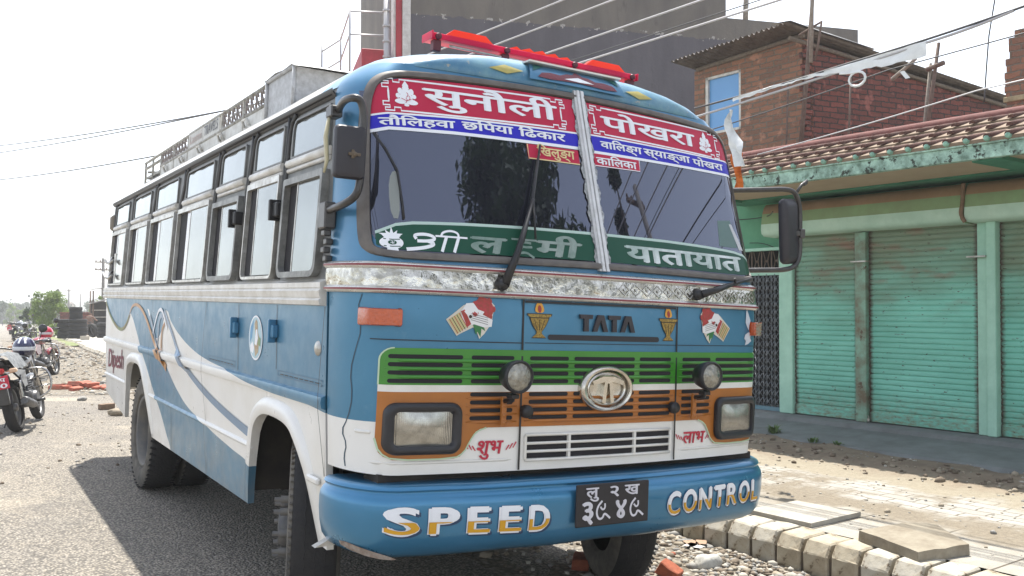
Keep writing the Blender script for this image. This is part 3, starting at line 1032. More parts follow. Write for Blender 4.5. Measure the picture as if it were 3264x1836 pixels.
# stepped roof tiles: flat pans and short half-round cover tiles in three courses
TILE = pbr('red_brown_tile', (.115, .052, .040), .9, 0, (12, .9), (60, .3), 0, 1.5, (.070, .038, .032), (22, .64, (.20, .15, .115)))
PAN = pbr('sandy_tile_pan', (.25, .19, .135), .9, 0, (10, .9), (60, .3), 0, 1.5, (.17, .125, .09), (16, .66, (.34, .28, .20)))
bm = B()
n0, z0_, n1, z1_ = 5.27, 2.915, 6.50, 3.36
def rp(t, h=0): return n0 + (n1 - n0) * t - h * .34, z0_ + (z1_ - z0_) * t + h * .94
C3 = 3
s_ = S0
while s_ < 4.7:
    for c in range(C3):
        t0, t1 = c / C3, (c + 1) / C3 + .05
        h0, h1 = .030, .006
        # pan
        a, b = rp(t0, h0 * .9), rp(min(1, t1), h1)
        lo = rp(t0, -.02)
        w_ = .176 / 2
        jit = .004 * mnoise.noise(Vector((s_ * 9, c * 5, 0)))
        V = [bm.verts.new((q[0], s_ + u, q[1] + jit)) for q, u in ((lo, -w_), (lo, w_), (a, w_), (a, -w_), (b, w_), (b, -w_))]
        for f in ((0, 1, 2, 3), (3, 2, 4, 5)):
            ff = bm.faces.new([V[k] for k in f]); ff.material_index = 1
        # cover
        rws = []
        for tt, rr, hh in ((t0 - .012, .031, h0 + .006), (t0 + .3 / C3, .029, h0 * .8), (t0 + .74 / C3, .020, h1 * .4)):
            q = rp(tt, hh)
            ring = []
            for k in range(9):
                an = math.pi * k / 8
                ring.append(bm.verts.new((q[0] - .36 * rr * math.sin(an) * 1.1, s_ + .088 + rr * math.cos(an) + jit * 2, q[1] + rr * math.sin(an) * 1.0)))
            rws.append(ring)
        for p_, q in zip(rws, rws[1:]):
            for k in range(8):
                ff = bm.faces.new((p_[k], p_[k + 1], q[k + 1], q[k])); ff.smooth = True
        ff = bm.faces.new(rws[0])
    q = rp(-.02, .02)
    lathe(bm, [(0, -.010), (.020, -.008), (.025, 0), (.025, .05)], (q[0], s_ + .088, q[1] + .012), 'X', 10, 2)
    s_ += .1785
bmesh.ops.recalc_face_normals(bm, faces=bm.faces[:])
part('tile_roof', bm, [TILE, PAN, pbr('mint_mortar_cap', (.27, .48, .37), .9, 0, (20, .8), None, 0, 1.5, (.12, .22, .17))], shop)
bm = B()
tube(bm, [(6.55, S0 + .5 * k, 3.372 + .006 * mnoise.noise(Vector((k, 0, 0)))) for k in range(int((4.7 - S0) / .5) + 2)], .062, 10)
bx(bm, 6.55, 8.1, S0, 5.2, 3.25, 3.33)
part('roof_ridge', bm, pbr('red_oxide_ridge', (.17, .060, .052), .85, 0, (9, .9), (40, .3), 0, 1.5, (.12, .052, .046), (18, .67, (.24, .18, .15))), shop)
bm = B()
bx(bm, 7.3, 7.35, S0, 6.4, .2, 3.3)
part('back_wall', bm, OPENSH, shop)  # near-black colour stands for the shade behind the gate
# folding lattice gate in the passage
bm = B()
for k in range(22):
    s_ = 4.0 + 1.28 * k / 21
    bx(bm, 6.70 + (.012 if k % 2 else 0), 6.708 + (.012 if k % 2 else 0), s_ - .008, s_ + .008, .225, 1.90)
gate = thing_ns('lattice_gate', 6.71, 4.6, .22, 'grey folding lattice gate closing the passage between bus and mint pillar', 'gate')
part('bar', bm, pbr('gate_steel', (.20, .22, .24), .45, .5, (14, .7), None, 0, 1.5, (.10, .11, .12)), gate)
bm = B()
z = .28
for j in range(16):
    for k in range(20):
        s_ = 4.0 + 1.28 * k / 21
        d = .061
        za = z + j * .10
        tube(bm, [(6.695, s_, za), (6.695, s_ + d, za + .09)], .0055, 4)
        tube(bm, [(6.690, s_ + d, za), (6.690, s_, za + .09)], .0055, 4)
part('lattice', bm, pbr('gate_steel', (.2, .2, .2)), gate)
bm = B()
bx(bm, 6.70, 6.80, 3.99, 5.3, 1.885, 1.92)
bx(bm, 6.66, 6.78, 3.99, 5.3, 2.19, 2.225)
part('lintel', bm, MINT, gate)
bm = B()
for k in range(9):
    s_ = 4.03 + .15 * k
    bx(bm, 6.715, 6.73, s_ - .006, s_ + .006, 1.92, 2.19)
    for q in (-1, 1):
        tube(bm, crv([(6.72, s_ + .075 + q * .06, 1.93), (6.72, s_ + .075 + q * .01, 2.05), (6.72, s_ + .075 + q * .05, 2.18)]), .006, 5)
    lathe(bm, [(0, -.006), (.018, 0), (0, .006)], (6.72, s_ + .075, 2.06), 'X', 8)
bx(bm, 6.715, 6.73, 3.99, 5.3, 1.92, 1.935)
part('vent_grille', bm, pbr('brown_ironwork', (.17, .125, .095), .6, .2, (14, .7)), gate)
bm = B()
bx(bm, 6.74, 7.3, 3.985, 4.0, .22, 2.25)
bx(bm, 6.69, 6.76, 3.99, 5.3, .216, .262)
part('threshold', bm, pbr('blue_threshold', (.13, .24, .29), .7), gate)
# thin wire sagging along the wall
bm = B()
tube(bm, crv([(6.72, 4.9, 2.62), (6.70, 4.5, 2.60), (6.45, 4.0, 2.585), (6.0, 3.6, 2.585)]), .006, 5)
tube(bm, crv([(6.70, 4.5, 2.30), (6.70, 4.3, 2.29), (6.69, 4.1, 2.22), (6.70, 4.0, 2.18)]), .005, 5)
part('wall_cable', bm, BLACK, shop)

# ================================================================ BRICK ROOM ABOVE THE SHOP
def brick_mat(name, c1, c2, mortar, rough_amt=1.0, coord_u='x'):
    m, t, p, tc = newmat(name)
    co = tc.outputs['UV'] if False else tc.outputs['Object']
    sx = t.nodes.new('ShaderNodeSeparateXYZ')
    t.links.new(co, sx.inputs[0])
    cb = t.nodes.new('ShaderNodeCombineXYZ')
    nz = noise_n(t, co, 7, 4, .6)
    nz2 = noise_n(t, co, 5.3, 4, .6)
    u = mathn(t, 'ADD', sx.outputs['X'], sx.outputs['Y'])
    t.links.new(mathn(t, 'ADD', u, mathn(t, 'MULTIPLY', nz2, .09)), cb.inputs[0])
    t.links.new(mathn(t, 'ADD', sx.outputs['Z'], mathn(t, 'MULTIPLY', nz, .055)), cb.inputs[1])
    br = t.nodes.new('ShaderNodeTexBrick')
    br.inputs['Scale'].default_value = 1
    br.inputs['Brick Width'].default_value = .235
    br.inputs['Row Height'].default_value = .078
    br.inputs['Mortar Size'].default_value = .010
    br.inputs['Mortar Smooth'].default_value = .35
    br.inputs['Bias'].default_value = -.1
    br.inputs['Color1'].default_value = (*c1, 1)
    br.inputs['Color2'].default_value = (*c2, 1)
    br.inputs['Mortar'].default_value = (*mortar, 1)
    t.links.new(cb.outputs[0], br.inputs['Vector'])
    col = mixnode(t, ramp(t, noise_n(t, co, 16, 7, .7), .50, .72, 0, .6), br.outputs['Color'], mortar)
    col = mixnode(t, ramp(t, noise_n(t, co, 4.6, 5, .6), .58, .66, 0, .6), col, tuple(min(1, c * 1.7 + .03) for c in c1))
    t.links.new(col, p.inputs['Base Color'])
    p.inputs['Roughness'].default_value = .95
    h = mathn(t, 'ADD', mathn(t, 'MULTIPLY', br.outputs['Fac'], -1.0), mathn(t, 'MULTIPLY', noise_n(t, co, 22, 6, .7), 1.1))
    bumpn(t, h, p, 1.0, .03)
    return m
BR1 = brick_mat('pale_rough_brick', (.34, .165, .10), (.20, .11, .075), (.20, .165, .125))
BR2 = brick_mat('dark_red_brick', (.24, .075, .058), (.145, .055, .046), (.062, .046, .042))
bc = NS(8.2, 4.80)
room = empty('brick_room', (bc.x, bc.y, 3.33), 0)
tag(room, 'unplastered brick room with a blue window and tin roof standing on the shop terrace', 'brick building')
def rel(p, z): return Vector((p.x - bc.x, p.y - bc.y, z - 3.33))
e1 = Vector((math.sin(R(98)), math.cos(R(98)), 0))        # along the side wall, away from the street
e2 = (NS(8.2, 6.75) - bc).normalized()                     # along the street wall
W2, L1 = 1.98, 5.6
def wall_strip(bm, p, d, length, zb, zt0, zt1, th, inward):
    a, b = p, p + d * length
    vs_ = []
    for off in (0, th):
        o = inward * off
        vs_.append([bm.verts.new(rel(q + o, z)) for q, z in ((a, zb), (b, zb), (b, zt1), (a, zt0))])
    bm.faces.new(vs_[0]); bm.faces.new(list(reversed(vs_[1])))
    for k in range(4): bm.faces.new((vs_[0][k], vs_[0][(k + 1) % 4], vs_[1][(k + 1) % 4], vs_[1][k]))
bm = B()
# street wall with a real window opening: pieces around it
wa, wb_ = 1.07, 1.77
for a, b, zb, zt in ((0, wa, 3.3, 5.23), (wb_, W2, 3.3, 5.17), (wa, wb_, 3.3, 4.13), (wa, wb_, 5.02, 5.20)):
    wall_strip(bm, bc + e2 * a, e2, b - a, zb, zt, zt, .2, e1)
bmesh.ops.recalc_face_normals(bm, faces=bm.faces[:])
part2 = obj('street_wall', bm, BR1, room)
bm = B()
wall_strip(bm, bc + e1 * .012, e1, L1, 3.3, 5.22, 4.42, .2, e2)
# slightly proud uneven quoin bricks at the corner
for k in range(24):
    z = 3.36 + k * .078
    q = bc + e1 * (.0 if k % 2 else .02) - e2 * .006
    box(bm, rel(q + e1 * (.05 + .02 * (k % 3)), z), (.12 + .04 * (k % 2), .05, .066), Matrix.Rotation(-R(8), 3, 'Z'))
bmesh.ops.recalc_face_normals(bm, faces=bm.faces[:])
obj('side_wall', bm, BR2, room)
bm = B()
q = bc + e2 * ((wa + wb_) / 2) + e1 * .05
ang = math.atan2(e2.y, e2.x)
rot = Matrix.Rotation(ang, 3, 'Z')
ww = wb_ - wa
for du, dz, su, sz in ((-ww / 2 + .025, 0, .05, .9), (ww / 2 - .025, 0, .05, .9), (0, .43, ww, .045), (0, -.43, ww, .045)):
    box(bm, rel(q + e2 * du, 4.575 + dz), (su, .09, sz), rot)
wfr = obj('window', bm, pbr('white_window_frame', (.66, .64, .58), .6, 0, (9, .6)), room)
bm = B()
box(bm, rel(q + e1 * .01, 4.575), (ww - .08, .03, .84), rot)
obj('pane', bm, pbr('blue_window_sheet', (.105, .30, .60), .35, 0, (1.2, .7), None, .2, 1.5, (.14, .36, .66), (40, .73, (.3, .4, .5))), wfr)
# corrugated roof sheets
bm = B()
def roofpt(a, b):
    """a along the street edge (0 = corner), b back along the side wall"""
    z = 5.30 - .045 * a - .150 * b + .018 * math.sin((a) * 2 * math.pi / .085) + (.02 * mnoise.noise(Vector((a * 2, b, 0))))
    return bc + e2 * a + e1 * b, z
def rpv(a, b):
    q, z = roofpt(a, b)
    return rel(q, z)
grid(bm, [-.15 + 2.15 * k / 190 for k in range(191)], [-.38 + .03 * math.sin(5), -.1, .3, 1.0, 2.5, L1 + .2], lambda a, b: rpv(a, b - (.10 * mnoise.noise(Vector((math.floor(a / .55) * 3.7, 0, 0))) if b < -.3 else 0)))
obj('tin_roof', bm, pbr('rusted_tin', (.19, .165, .14), .6, .45, (7, 1), None, 0, 1.5, (.10, .085, .07), (12, .66, (.26, .19, .14))), room, 60)
bm = B()
for b in (-.02, .9, 1.8, 2.9, 4.2):
    tube(bm, [rpv(-.06 if b < .5 else .05, b) - Vector((0, 0, .06)), rpv(1.9, b) - Vector((0, 0, .06))], .035, 6)
tube(bm, [rel(bc - e2 * .03 - e1 * .25, 5.20), rel(bc - e2 * .03 + e1 * 5.6, 4.40)], .03, 6)
obj('roof_beam', bm, pbr('weathered_pole_wood', (.20, .16, .12), .9, 0, (20, .8), None, 0, 1.5, (.11, .09, .07)), room)
bm = B()
P = [rpv(.10, -.42), rpv(-.16, -.36), rpv(-.18, .15), rpv(-.14, 1.2), rpv(.02, 1.2), rpv(.08, .1)]
bm.faces.new([bm.verts.new(p + Vector((0, 0, .035))) for p in P])
obj('roof_flashing', bm, ALU, room)
# steel rods, poles and junk on the terrace, each its own thing
def pole_thing(name, p0, p1, r_, mat, label, cat, extra=None, n=7):
    p0, p1 = Vector(p0), Vector(p1)
    bm = B()
    tube(bm, [Vector((0, 0, 0)), (p1 - p0) * .5 + Vector((.01, 0, 0)), p1 - p0], [r_ * 1.1, r_, r_ * .85], n)
    if extra: extra(bm, p0)
    return tag(obj(name, bm, mat, None, None, p0), label, cat)
RUSTR = pbr('rusty_rod', (.115, .075, .060), .8, .1, (25, .7), None, 0, 1.5, (.20, .15, .12))
WOOD = pbr('grey_bamboo', (.30, .27, .23), .85, 0, (25, .8), None, 0, 1.5, (.18, .15, .12))
pole_thing('bamboo_pole', NS(7.9, 4.64, 3.33), NS(7.9, 4.36, 6.05), .030, RUSTR, 'long leaning brown pole at the corner of the brick room', 'pole')
pole_thing('bamboo_pole', NS(7.85, 4.40, 4.75), NS(7.85, 4.37, 6.3), .026, WOOD, 'grey bamboo mast tied to the leaning pole above the tin roof', 'pole')
def hook(bm, p0): tube(bm, [NS(7.88, 4.25, 5.27) - p0, NS(7.9, 4.62, 5.18) - p0], .014, 6)
pole_thing('steel_rod', NS(7.88, 4.36, 4.78), NS(7.88, 4.25, 5.28), .016, RUSTR, 'bent rusty rod forming a hook in front of the tin roof edge', 'rod', hook)
pole_thing('steel_rod', NS(8.0, 3.97, 3.33), NS(8.0, 3.90, 4.53), .014, RUSTR, 'thin upright rusty rod in the middle of the dark brick wall', 'rod')
pole_thing('steel_rod', NS(8.0, 4.94, 3.33), NS(8.0, 4.88, 4.62), .014, RUSTR, 'thin rusty rod standing against the pale brick street wall', 'rod')
def cross(bm, p0): tube(bm, [NS(7.98, 2.86, 4.36) - p0, NS(7.98, 2.64, 4.40) - p0], .03, 6)
pole_thing('bamboo_pole', NS(8.0, 2.93, 3.33), NS(8.0, 2.715, 4.66), .024, RUSTR, 'taller cross-tied brown pole beside the end of the plastic sheeting', 'pole', cross)
pole_thing('bamboo_pole', NS(8.02, 2.97, 3.33), NS(8.02, 2.83, 4.44), .020, WOOD, 'shorter slim grey pole beside the end of the plastic sheeting', 'pole')
pole_thing('timber_offcut', NS(8.05, 3.35, 4.35), NS(7.9, 2.95, 4.50), .025, WOOD, 'short timber end poking out beneath the tin roof', 'timber')
rock('cement_lump', NS(7.6, 4.55, 3.33), (.16, .12, .11), pbr('pale_cement', (.42, .39, .33), .9, 0, (14, .8), (30, .5), 0, 1.5, (.26, .23, .18)), 31, 'pale lump of hardened cement on the terrace by the brick corner', 'cement lump')
# second unfinished brick wall at the frame edge
bw = NS(8.2, 1.9)
bm = B()
rr = random.Random(5)
for k in range(17):
    z = 3.33 + k * .078
    a = 2.035 + rr.uniform(-.015, .015) - (.04 if k > 12 else 0) - (.05 if k > 15 else 0)
    bx(bm, 8.2, 8.45, .2, a, z, z + .0775)
e = thing_ns('brick_wall', 8.2, 1.2, 3.33, 'unfinished brick wall stub with toothed end rising above the tile roof', 'brick wall')
part('brickwork', bm, BR1, e)
bm = B()
bx(bm, 8.17, 8.48, .2, 2.05, 3.84, 3.90, .006)
part('string_course', bm, pbr('yellowish_plaster', (.40, .34, .20), .9, 0, (9, .8)), e)

# ================================================================ GREY BUILDING BEHIND
P0 = Vector((5.18, 13.01, 0))
e3 = Vector((math.sin(R(106)), math.cos(R(106)), 0))
e4 = Vector((-e3.y, e3.x, 0))            # away from the camera
ga = math.atan2(e3.y, e3.x)
gb = empty('rendered_building', P0, ga)
tag(gb, 'tall windowless grey cement building with patchy render and red street trim', 'building')
def cement():
    m, t, p, tc = newmat('patchy_cement_render')
    co = tc.outputs['Object']
    sx = t.nodes.new('ShaderNodeSeparateXYZ')
    t.links.new(co, sx.inputs[0])
    mp = t.nodes.new('ShaderNodeMapping')
    mp.inputs['Scale'].default_value = (1, 1, .35)
    t.links.new(co, mp.inputs['Vector'])
    n = noise_n(t, mp.outputs[0], 1.2, 8, .65)
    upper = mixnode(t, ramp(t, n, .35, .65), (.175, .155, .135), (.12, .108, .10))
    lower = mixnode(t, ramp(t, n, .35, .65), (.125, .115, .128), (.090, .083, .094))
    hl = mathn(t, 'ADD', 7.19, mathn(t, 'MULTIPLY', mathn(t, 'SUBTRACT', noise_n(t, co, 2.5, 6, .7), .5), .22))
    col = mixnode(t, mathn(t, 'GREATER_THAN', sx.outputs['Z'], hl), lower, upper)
    d = mathn(t, 'ABSOLUTE', mathn(t, 'SUBTRACT', sx.outputs['Z'], hl))
    fl = mathn(t, 'MULTIPLY', mathn(t, 'LESS_THAN', d, .045), mathn(t, 'GREATER_THAN', noise_n(t, co, 6, 4, .6), .58))
    col = mixnode(t, fl, col, (.34, .32, .30))
    dr = noise_n(t, mp.outputs[0], 3.2, 6, .7)
    col = mixnode(t, ramp(t, dr, .60, .72, 0, .6), col, (.05, .047, .05))
    pt = mathn(t, 'MULTIPLY', mathn(t, 'LESS_THAN', mathn(t, 'ABSOLUTE', mathn(t, 'SUBTRACT', sx.outputs['X'], mathn(t, 'ADD', 6.5, mathn(t, 'MULTIPLY', n, .5)))), .16), mathn(t, 'LESS_THAN', sx.outputs['Z'], 6.5))
    col = mixnode(t, mathn(t, 'MULTIPLY', pt, .5), col, (.20, .19, .16))
    t.links.new(col, p.inputs['Base Color'])
    p.inputs['Roughness'].default_value = .95
    bumpn(t, noise_n(t, co, 9, 8, .7), p, .5, .02)
    return m
CEM = cement()
bm = B()
bx(bm, 0, 6.91, 0, 8, 0, 10.5)
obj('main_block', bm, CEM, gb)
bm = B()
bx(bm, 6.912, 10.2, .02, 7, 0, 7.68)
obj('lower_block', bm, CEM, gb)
bm = B()
bx(bm, -.06, .10, -.05, .6, 0, 10.5, .01, 0)
bx(bm, -.18, -.062, .0, .5, 0, 10.5, .01, 1)
bx(bm, -.22, -.182, .05, .4, 0, 10.5, .0, 0)
obj('street_trim', bm, [pbr('white_trim', (.62, .60, .58), .8, 0, (9, .8), (20, .4), 0, 1.5, (.40, .37, .35)), pbr('red_trim', (.40, .03, .045), .6, 0, (5, .5))], gb)
bm = B()
bx(bm, -.82, -.34, .2, 4.0, 5.2, 6.50, .01)
bx(bm, -1.05, -.82, .8, 4.0, 5.0, 6.1, .01)
obj('balcony', bm, pbr('red_trim', (.4, .03, .045)), gb)
bm = B()
tube(bm, [(-.36, .05, 5.0), (-.36, .05, 7.6)], .055, 8)
for z in (6.3, 6.6, 6.9, 7.2): tube(bm, [(-.36, .05, z), (-.36, .05, z + .04)], .075, 8)
for x, y in ((-1.05, .2), (-1.05, 2.2), (-1.4, 2.9)): tube(bm, [(x, y, 6.0), (x, y, 7.35)], .022, 6)
for z in (6.75, 7.2): tube(bm, [(-.36, .1, z), (-1.05, .2, z), (-1.05, 2.2, z), (-1.4, 2.9, z - .1)], .018, 6)
obj('balcony_rail', bm, pbr('pale_pipe', (.42, .41, .42), .5, .3), gb)
for x, h in ((3.2, .9), (7.6, .8)):
    bm = B()
    tube(bm, [(x, .4, 7.6 if x > 7 else 10.4), (x + .03, .4, (7.68 if x > 7 else 10.5) + h)], .06 if x > 7 else .02, 6)
    obj('roof_post', bm, WOOD, gb)

# ================================================================ CABLES
CAB = pbr('pale_cable', (.42, .41, .42), .5, .2)
CABD = pbr('dark_cable', (.06, .06, .065), .6)
def cable(pts, r_, mat, label, sag=0.0, group='overhead cables'):
    pts = [Vector(p) for p in pts]
    c = pts[0]
    P = []
    for a, b in zip(pts, pts[1:]):
        for k in range(12):
            t_ = k / 12
            P.append(a.lerp(b, t_) - Vector((0, 0, sag * 4 * t_ * (1 - t_))) - c)
    P.append(pts[-1] - c)
    bm = B()
    tube(bm, P, r_, 6)
    return tag(obj('cable', bm, mat, None, None, c), label, 'cable', group)
for k, (z, dn, r_, m) in enumerate(((4.77, 0, .010, CAB), (4.565, 0, .010, CAB), (4.26, 0, .010, CAB), (4.10, .02, .005, CABD), (4.04, 0, .010, CAB))):
    cable([NS(3.6 + dn, -9, z - .02), NS(3.6 + dn, 8.2, z + .02)], r_, m, ['uppermost pale line crossing the grey wall', 'second pale line crossing the grey wall', 'middle pale line crossing the grey wall', 'thin dark line above the lowest pale one on the grey wall', 'lowest pale line crossing the grey wall'][k], .02)
cable([NS(3.6, 2.6, 3.29), NS(3.6, 1.0, 3.37), NS(3.6, -.3, 3.475), NS(3.6, -6, 3.6)], .009, CABD, 'dark line carrying the torn plastic sheeting', .01)
cable([NS(3.6, 2.75, 3.20), NS(3.6, .4, 3.385), NS(3.6, -.2, 3.46)], .010, CAB, 'pale line running just below the plastic sheeting', .01)
cable([NS(3.6, 2.6, 3.05), NS(3.6, .7, 3.25), NS(3.6, -4, 3.5)], .005, CABD, 'thin line passing in front of the dark brick wall', .01)
cable([NS(3.6, 1.9, 2.78), NS(3.6, .05, 2.975), NS(3.6, -4, 3.2)], .005, CAB, 'low thin line passing in front of the roof tiles', .01)
q = NS(8.0, 1.5, 5.4)
cable([NS(8.0, 2.18, 3.85), NS(8.0, 2.12, 4.6), NS(8.0, 1.93, 5.6)], .008, CABD, 'slack drop wire hanging in the white sky beside the brick stub', -.03)
def wp(px, py, dist):
    """world point seen at a photo position, placed at a chosen depth (used once to lay out the far street)"""
    return CAM + (_f + _r * ((px - 1632) / 2950) - _u * ((py - 918) / 2950)) * dist
for k in range(4):
    cable([Vector((-7.5 - .25 * k, -12, 5.6 + .45 * k)), Vector((-7.0 - .25 * k, 14, 5.4 + .45 * k)), Vector((-6.5, 46, 5.0 + .4 * k))], .018, CABD, ['lowest', 'second', 'third', 'highest'][k] + ' roadside line across the street mirrored in the bus windows', .35)
for k, (a, b) in enumerate((((-150, 507), (860, 322)), ((-150, 478), (720, 352)), ((-150, 585), (560, 485)))):
    cable([wp(*a, 40), wp(*b, 22)], .018, CABD, ['lower of the two close wires behind the roof rack', 'upper of the two close wires behind the roof rack', 'lowest sagging wire reaching the back of the bus'][k], .12)

# torn plastic sheeting hung on the line
PLAS = pbr('milky_plastic', (.72, .73, .72), .35, 0, (14, .5), (20, .3), .2, 1.5, (.52, .54, .54))
bm = B()
top = [(2.15, 3.300), (1.8, 3.325), (1.4, 3.345), (1.1, 3.355), (.8, 3.372), (.6, 3.384), (.40, 3.396)]
bot = [(2.14, 3.270), (1.8, 3.300), (1.4, 3.322), (1.1, 3.31), (.95, 3.285), (.80, 3.30), (.74, 3.275), (.60, 3.285), (.41, 3.282)]
ss = [2.15 - 1.75 * k / 40 for k in range(41)]
f = lambda s_, P: lerp(-s_, [-a for a, _ in P], [b for _, b in P])
grid(bm, ss, [0, .3, .6, 1], lambda s_, v: NS(3.6 + .02 * mnoise.noise(Vector((s_ * 9, v * 2, 0))) - .012, s_, f(s_, top) + (f(s_, bot) - f(s_, top) + .012 * mnoise.noise(Vector((s_ * 14, 0, 3)))) * v))
ps = obj('plastic_sheet', bm, PLAS, None, 70)
tag(ps, 'long torn strip of milky plastic sheeting hanging along the line', 'plastic sheet')
bm = B()
tube(bm, [NS(3.585, .95 + .07 * math.cos(a), 3.23 + .055 * math.sin(a)) for a in [2 * math.pi * k / 14 for k in range(14)]], .010, 6, closed=True, flat=.5)
tube(bm, crv([NS(3.585, 1.10, 3.30), NS(3.585, 1.04, 3.29), NS(3.585, .97, 3.28)]), .008, 5)
tag(obj('plastic_loop', bm, PLAS, None), 'twisted loop of milky plastic dangling below the hanging strip', 'plastic scrap')
bm = B()
grid(bm, [k / 12 for k in range(13)], [-1, -.4, .3, 1], lambda u, v: NS(3.58 + .03 * math.sin(v * 3 + u * 9), 2.16 + .04 * math.sin(u * 5) + v * lerp(u, [0, .2, .45, .6, .8, 1], [.008, .035, .05, .085, .05, .055]) - .06 * u, 3.20 - .50 * u))
tag(obj('plastic_sheet', bm, PLAS, None, 70), 'limp milky plastic rag hanging upright beside the kerb-side windscreen pillar', 'plastic sheet')
bm = B()
grid(bm, [k / 5 for k in range(6)], [-1, 0, 1], lambda u, v: NS(3.55, .565 - .045 * u + v * .018, 3.205 - .06 * u))
tag(obj('plastic_scrap', bm, PLAS, None, 70), 'small white scrap of plastic below the end of the hanging strip', 'plastic scrap')
bm = B()
grid(bm, [k / 8 for k in range(9)], [-1, -.3, .3, 1], lambda u, v: NS(3.7 + .03 * math.sin(v * 4 + u * 7), 2.20 + v * (.045 + .015 * math.sin(u * 6)) - .02 * u, 2.84 - .34 * u))
tag(obj('orange_cloth', bm, pbr('orange_fabric', (.62, .15, .015), .8, 0, (20, .6)), None, 70), 'bright orange cloth hanging beside the kerb-side windscreen pillar', 'cloth')
# ================================================================ BUS
# bus frame: x across (towards the kerb = +), y to the rear, z up; the whole bus leans with the road
BUS_M = Matrix(((0.99932, -0.00065, 0.037), (0.00108, 0.99993, -0.01157), (-0.03699, 0.01161, 0.99925)))
BUS_Q = Vector((0, 3.0, 0))
bus = empty('bus')
bus.matrix_world = Matrix.Translation(BUS_Q) @ BUS_M.to_4x4() @ Matrix.Translation(-BUS_Q)
tag(bus, 'blue and white passenger bus with painted livery parked at the broken kerb', 'bus')
BW, LEN = 1.10, 6.43

def half_w(z): return lerp(z, [0, .47, 1.1, 1.6, 2.40, 2.44, 2.475, 2.515, 2.54], [1.05, 1.065, 1.10, 1.112, 1.076, 1.066, 1.042, 1.002, .968])
def base_y(z): return lerp(z, [.8, 1.5, 1.57, 1.69, 1.719, 2.53], [-.0966, -.0966, -.088, -.062, -.055, .191])
def cor_ry(z): return lerp(z, [.8, 1.69, 2.44], [.315, .305, .185])
def yf(x, z, w_=None, b0=None, ry=None, rx=0.16):
    w_ = half_w(z) if w_ is None else w_
    b0 = base_y(z) if b0 is None else b0
    ry = cor_ry(z) if ry is None else ry
    y = b0 + .0966 * (x / BW) ** 2
    xc = w_ - rx
    if abs(x) > xc:
        t = min(1.0, (abs(x) - xc) / rx)
        y += ry * (1 - math.sqrt(max(0, 1 - t * t)))
    return y

def cuts(bm, us, vs_):
    for a, no in [((u, 0, 0), (1, 0, 0)) for u in us] + [((0, 0, v), (0, 0, 1)) for v in vs_]:
        bmesh.ops.bisect_plane(bm, geom=bm.verts[:] + bm.edges[:] + bm.faces[:], plane_co=a, plane_no=no, dist=1e-6)
    return bm

XC = [i * .08 for i in range(-11, 12)] + [s * v for s in (-1, 1) for v in (.94, .97, 1.0, 1.025, 1.05, 1.07, 1.085)]
def front(name, bm, mats, parent, off=.004, xc=XC, zc=(), smooth=40, flip=False):
    """wrap a flat drawing (x, depth, z) onto the curved nose of the bus"""
    xs_ = [v.co.x for v in bm.verts]
    cuts(bm, [x for x in xc if min(xs_) < x < max(xs_)], zc)
    for v in bm.verts: v.co.y += yf(v.co.x, v.co.z) - off
    bm.normal_update()
    for f in bm.faces:
        if f.normal.y > 0: f.normal_flip()
    return obj(name, bm, mats, parent, smooth)

RIBS = [(1.075, 1.135, .024, .33, LEN), (.758, .79, .014, 1.40, 4.18), (.758, .79, .014, 5.25, LEN)]
def rib_off(y, z):
    o = 0
    for a, b, h, y0, y1 in RIBS:
        if a <= z <= b and y0 <= y <= y1: o = max(o, h)
    return o
def side(name, bm, mats, parent, off=.003, zc=(), yc=(), smooth=40, ribs=True):
    """wrap a flat drawing (u = -y, depth, z) onto the near flank (-x)"""
    cuts(bm, [-y for y in yc], zc)
    for v in bm.verts:
        u, d, z = v.co
        o = off + (rib_off(-u, z) if ribs else 0)
        v.co = Vector((-half_w(z) - o + d, -u, z))
    bm.normal_update()
    for f in bm.faces:
        if f.normal.x > 0: f.normal_flip()
    return obj(name, bm, mats, parent, smooth)

# ---- outline rings
def front_part(w_, b0, ry, rx, zf, nx=26, nc=9):
    """points from the near seam round the nose to the far seam"""
    P = []
    xs_ = []
    for k in range(nc): xs_.append(-(w_ - rx) - rx * math.cos(math.pi / 2 * k / nc))
    for k in range(nx + 1): xs_.append(-(w_ - rx) + 2 * (w_ - rx) * k / nx)
    for k in range(nc - 1, -1, -1): xs_.append((w_ - rx) + rx * math.cos(math.pi / 2 * k / nc))
    for x in xs_: P.append((x, yf(x, 0, w_, b0, ry, rx)))
    return P

def shell(name, zs, mat, parent, smooth=35):
    bm = B()
    rows = []
    for z in zs:
        rows.append([bm.verts.new((x, y, z)) for x, y in front_part(half_w(z), base_y(z), cor_ry(z), .16, z)])
    for a, b in zip(rows, rows[1:]):
        for i in range(len(a) - 1): bm.faces.new((a[i], a[i + 1], b[i + 1], b[i]))
    return obj(name, bm, mat, parent, smooth)

nose = shell('nose_panel', [.858, .862, .90, .96, 1.02, 1.10, 1.2, 1.3, 1.4, 1.5, 1.57], PAINT, bus)
shell('windscreen_surround', [1.57, 1.62, 1.69, 1.719, 1.8, 1.9, 2.0, 2.1, 2.2, 2.3, 2.4, 2.44, 2.475, 2.515, 2.54], BLUE, bus)

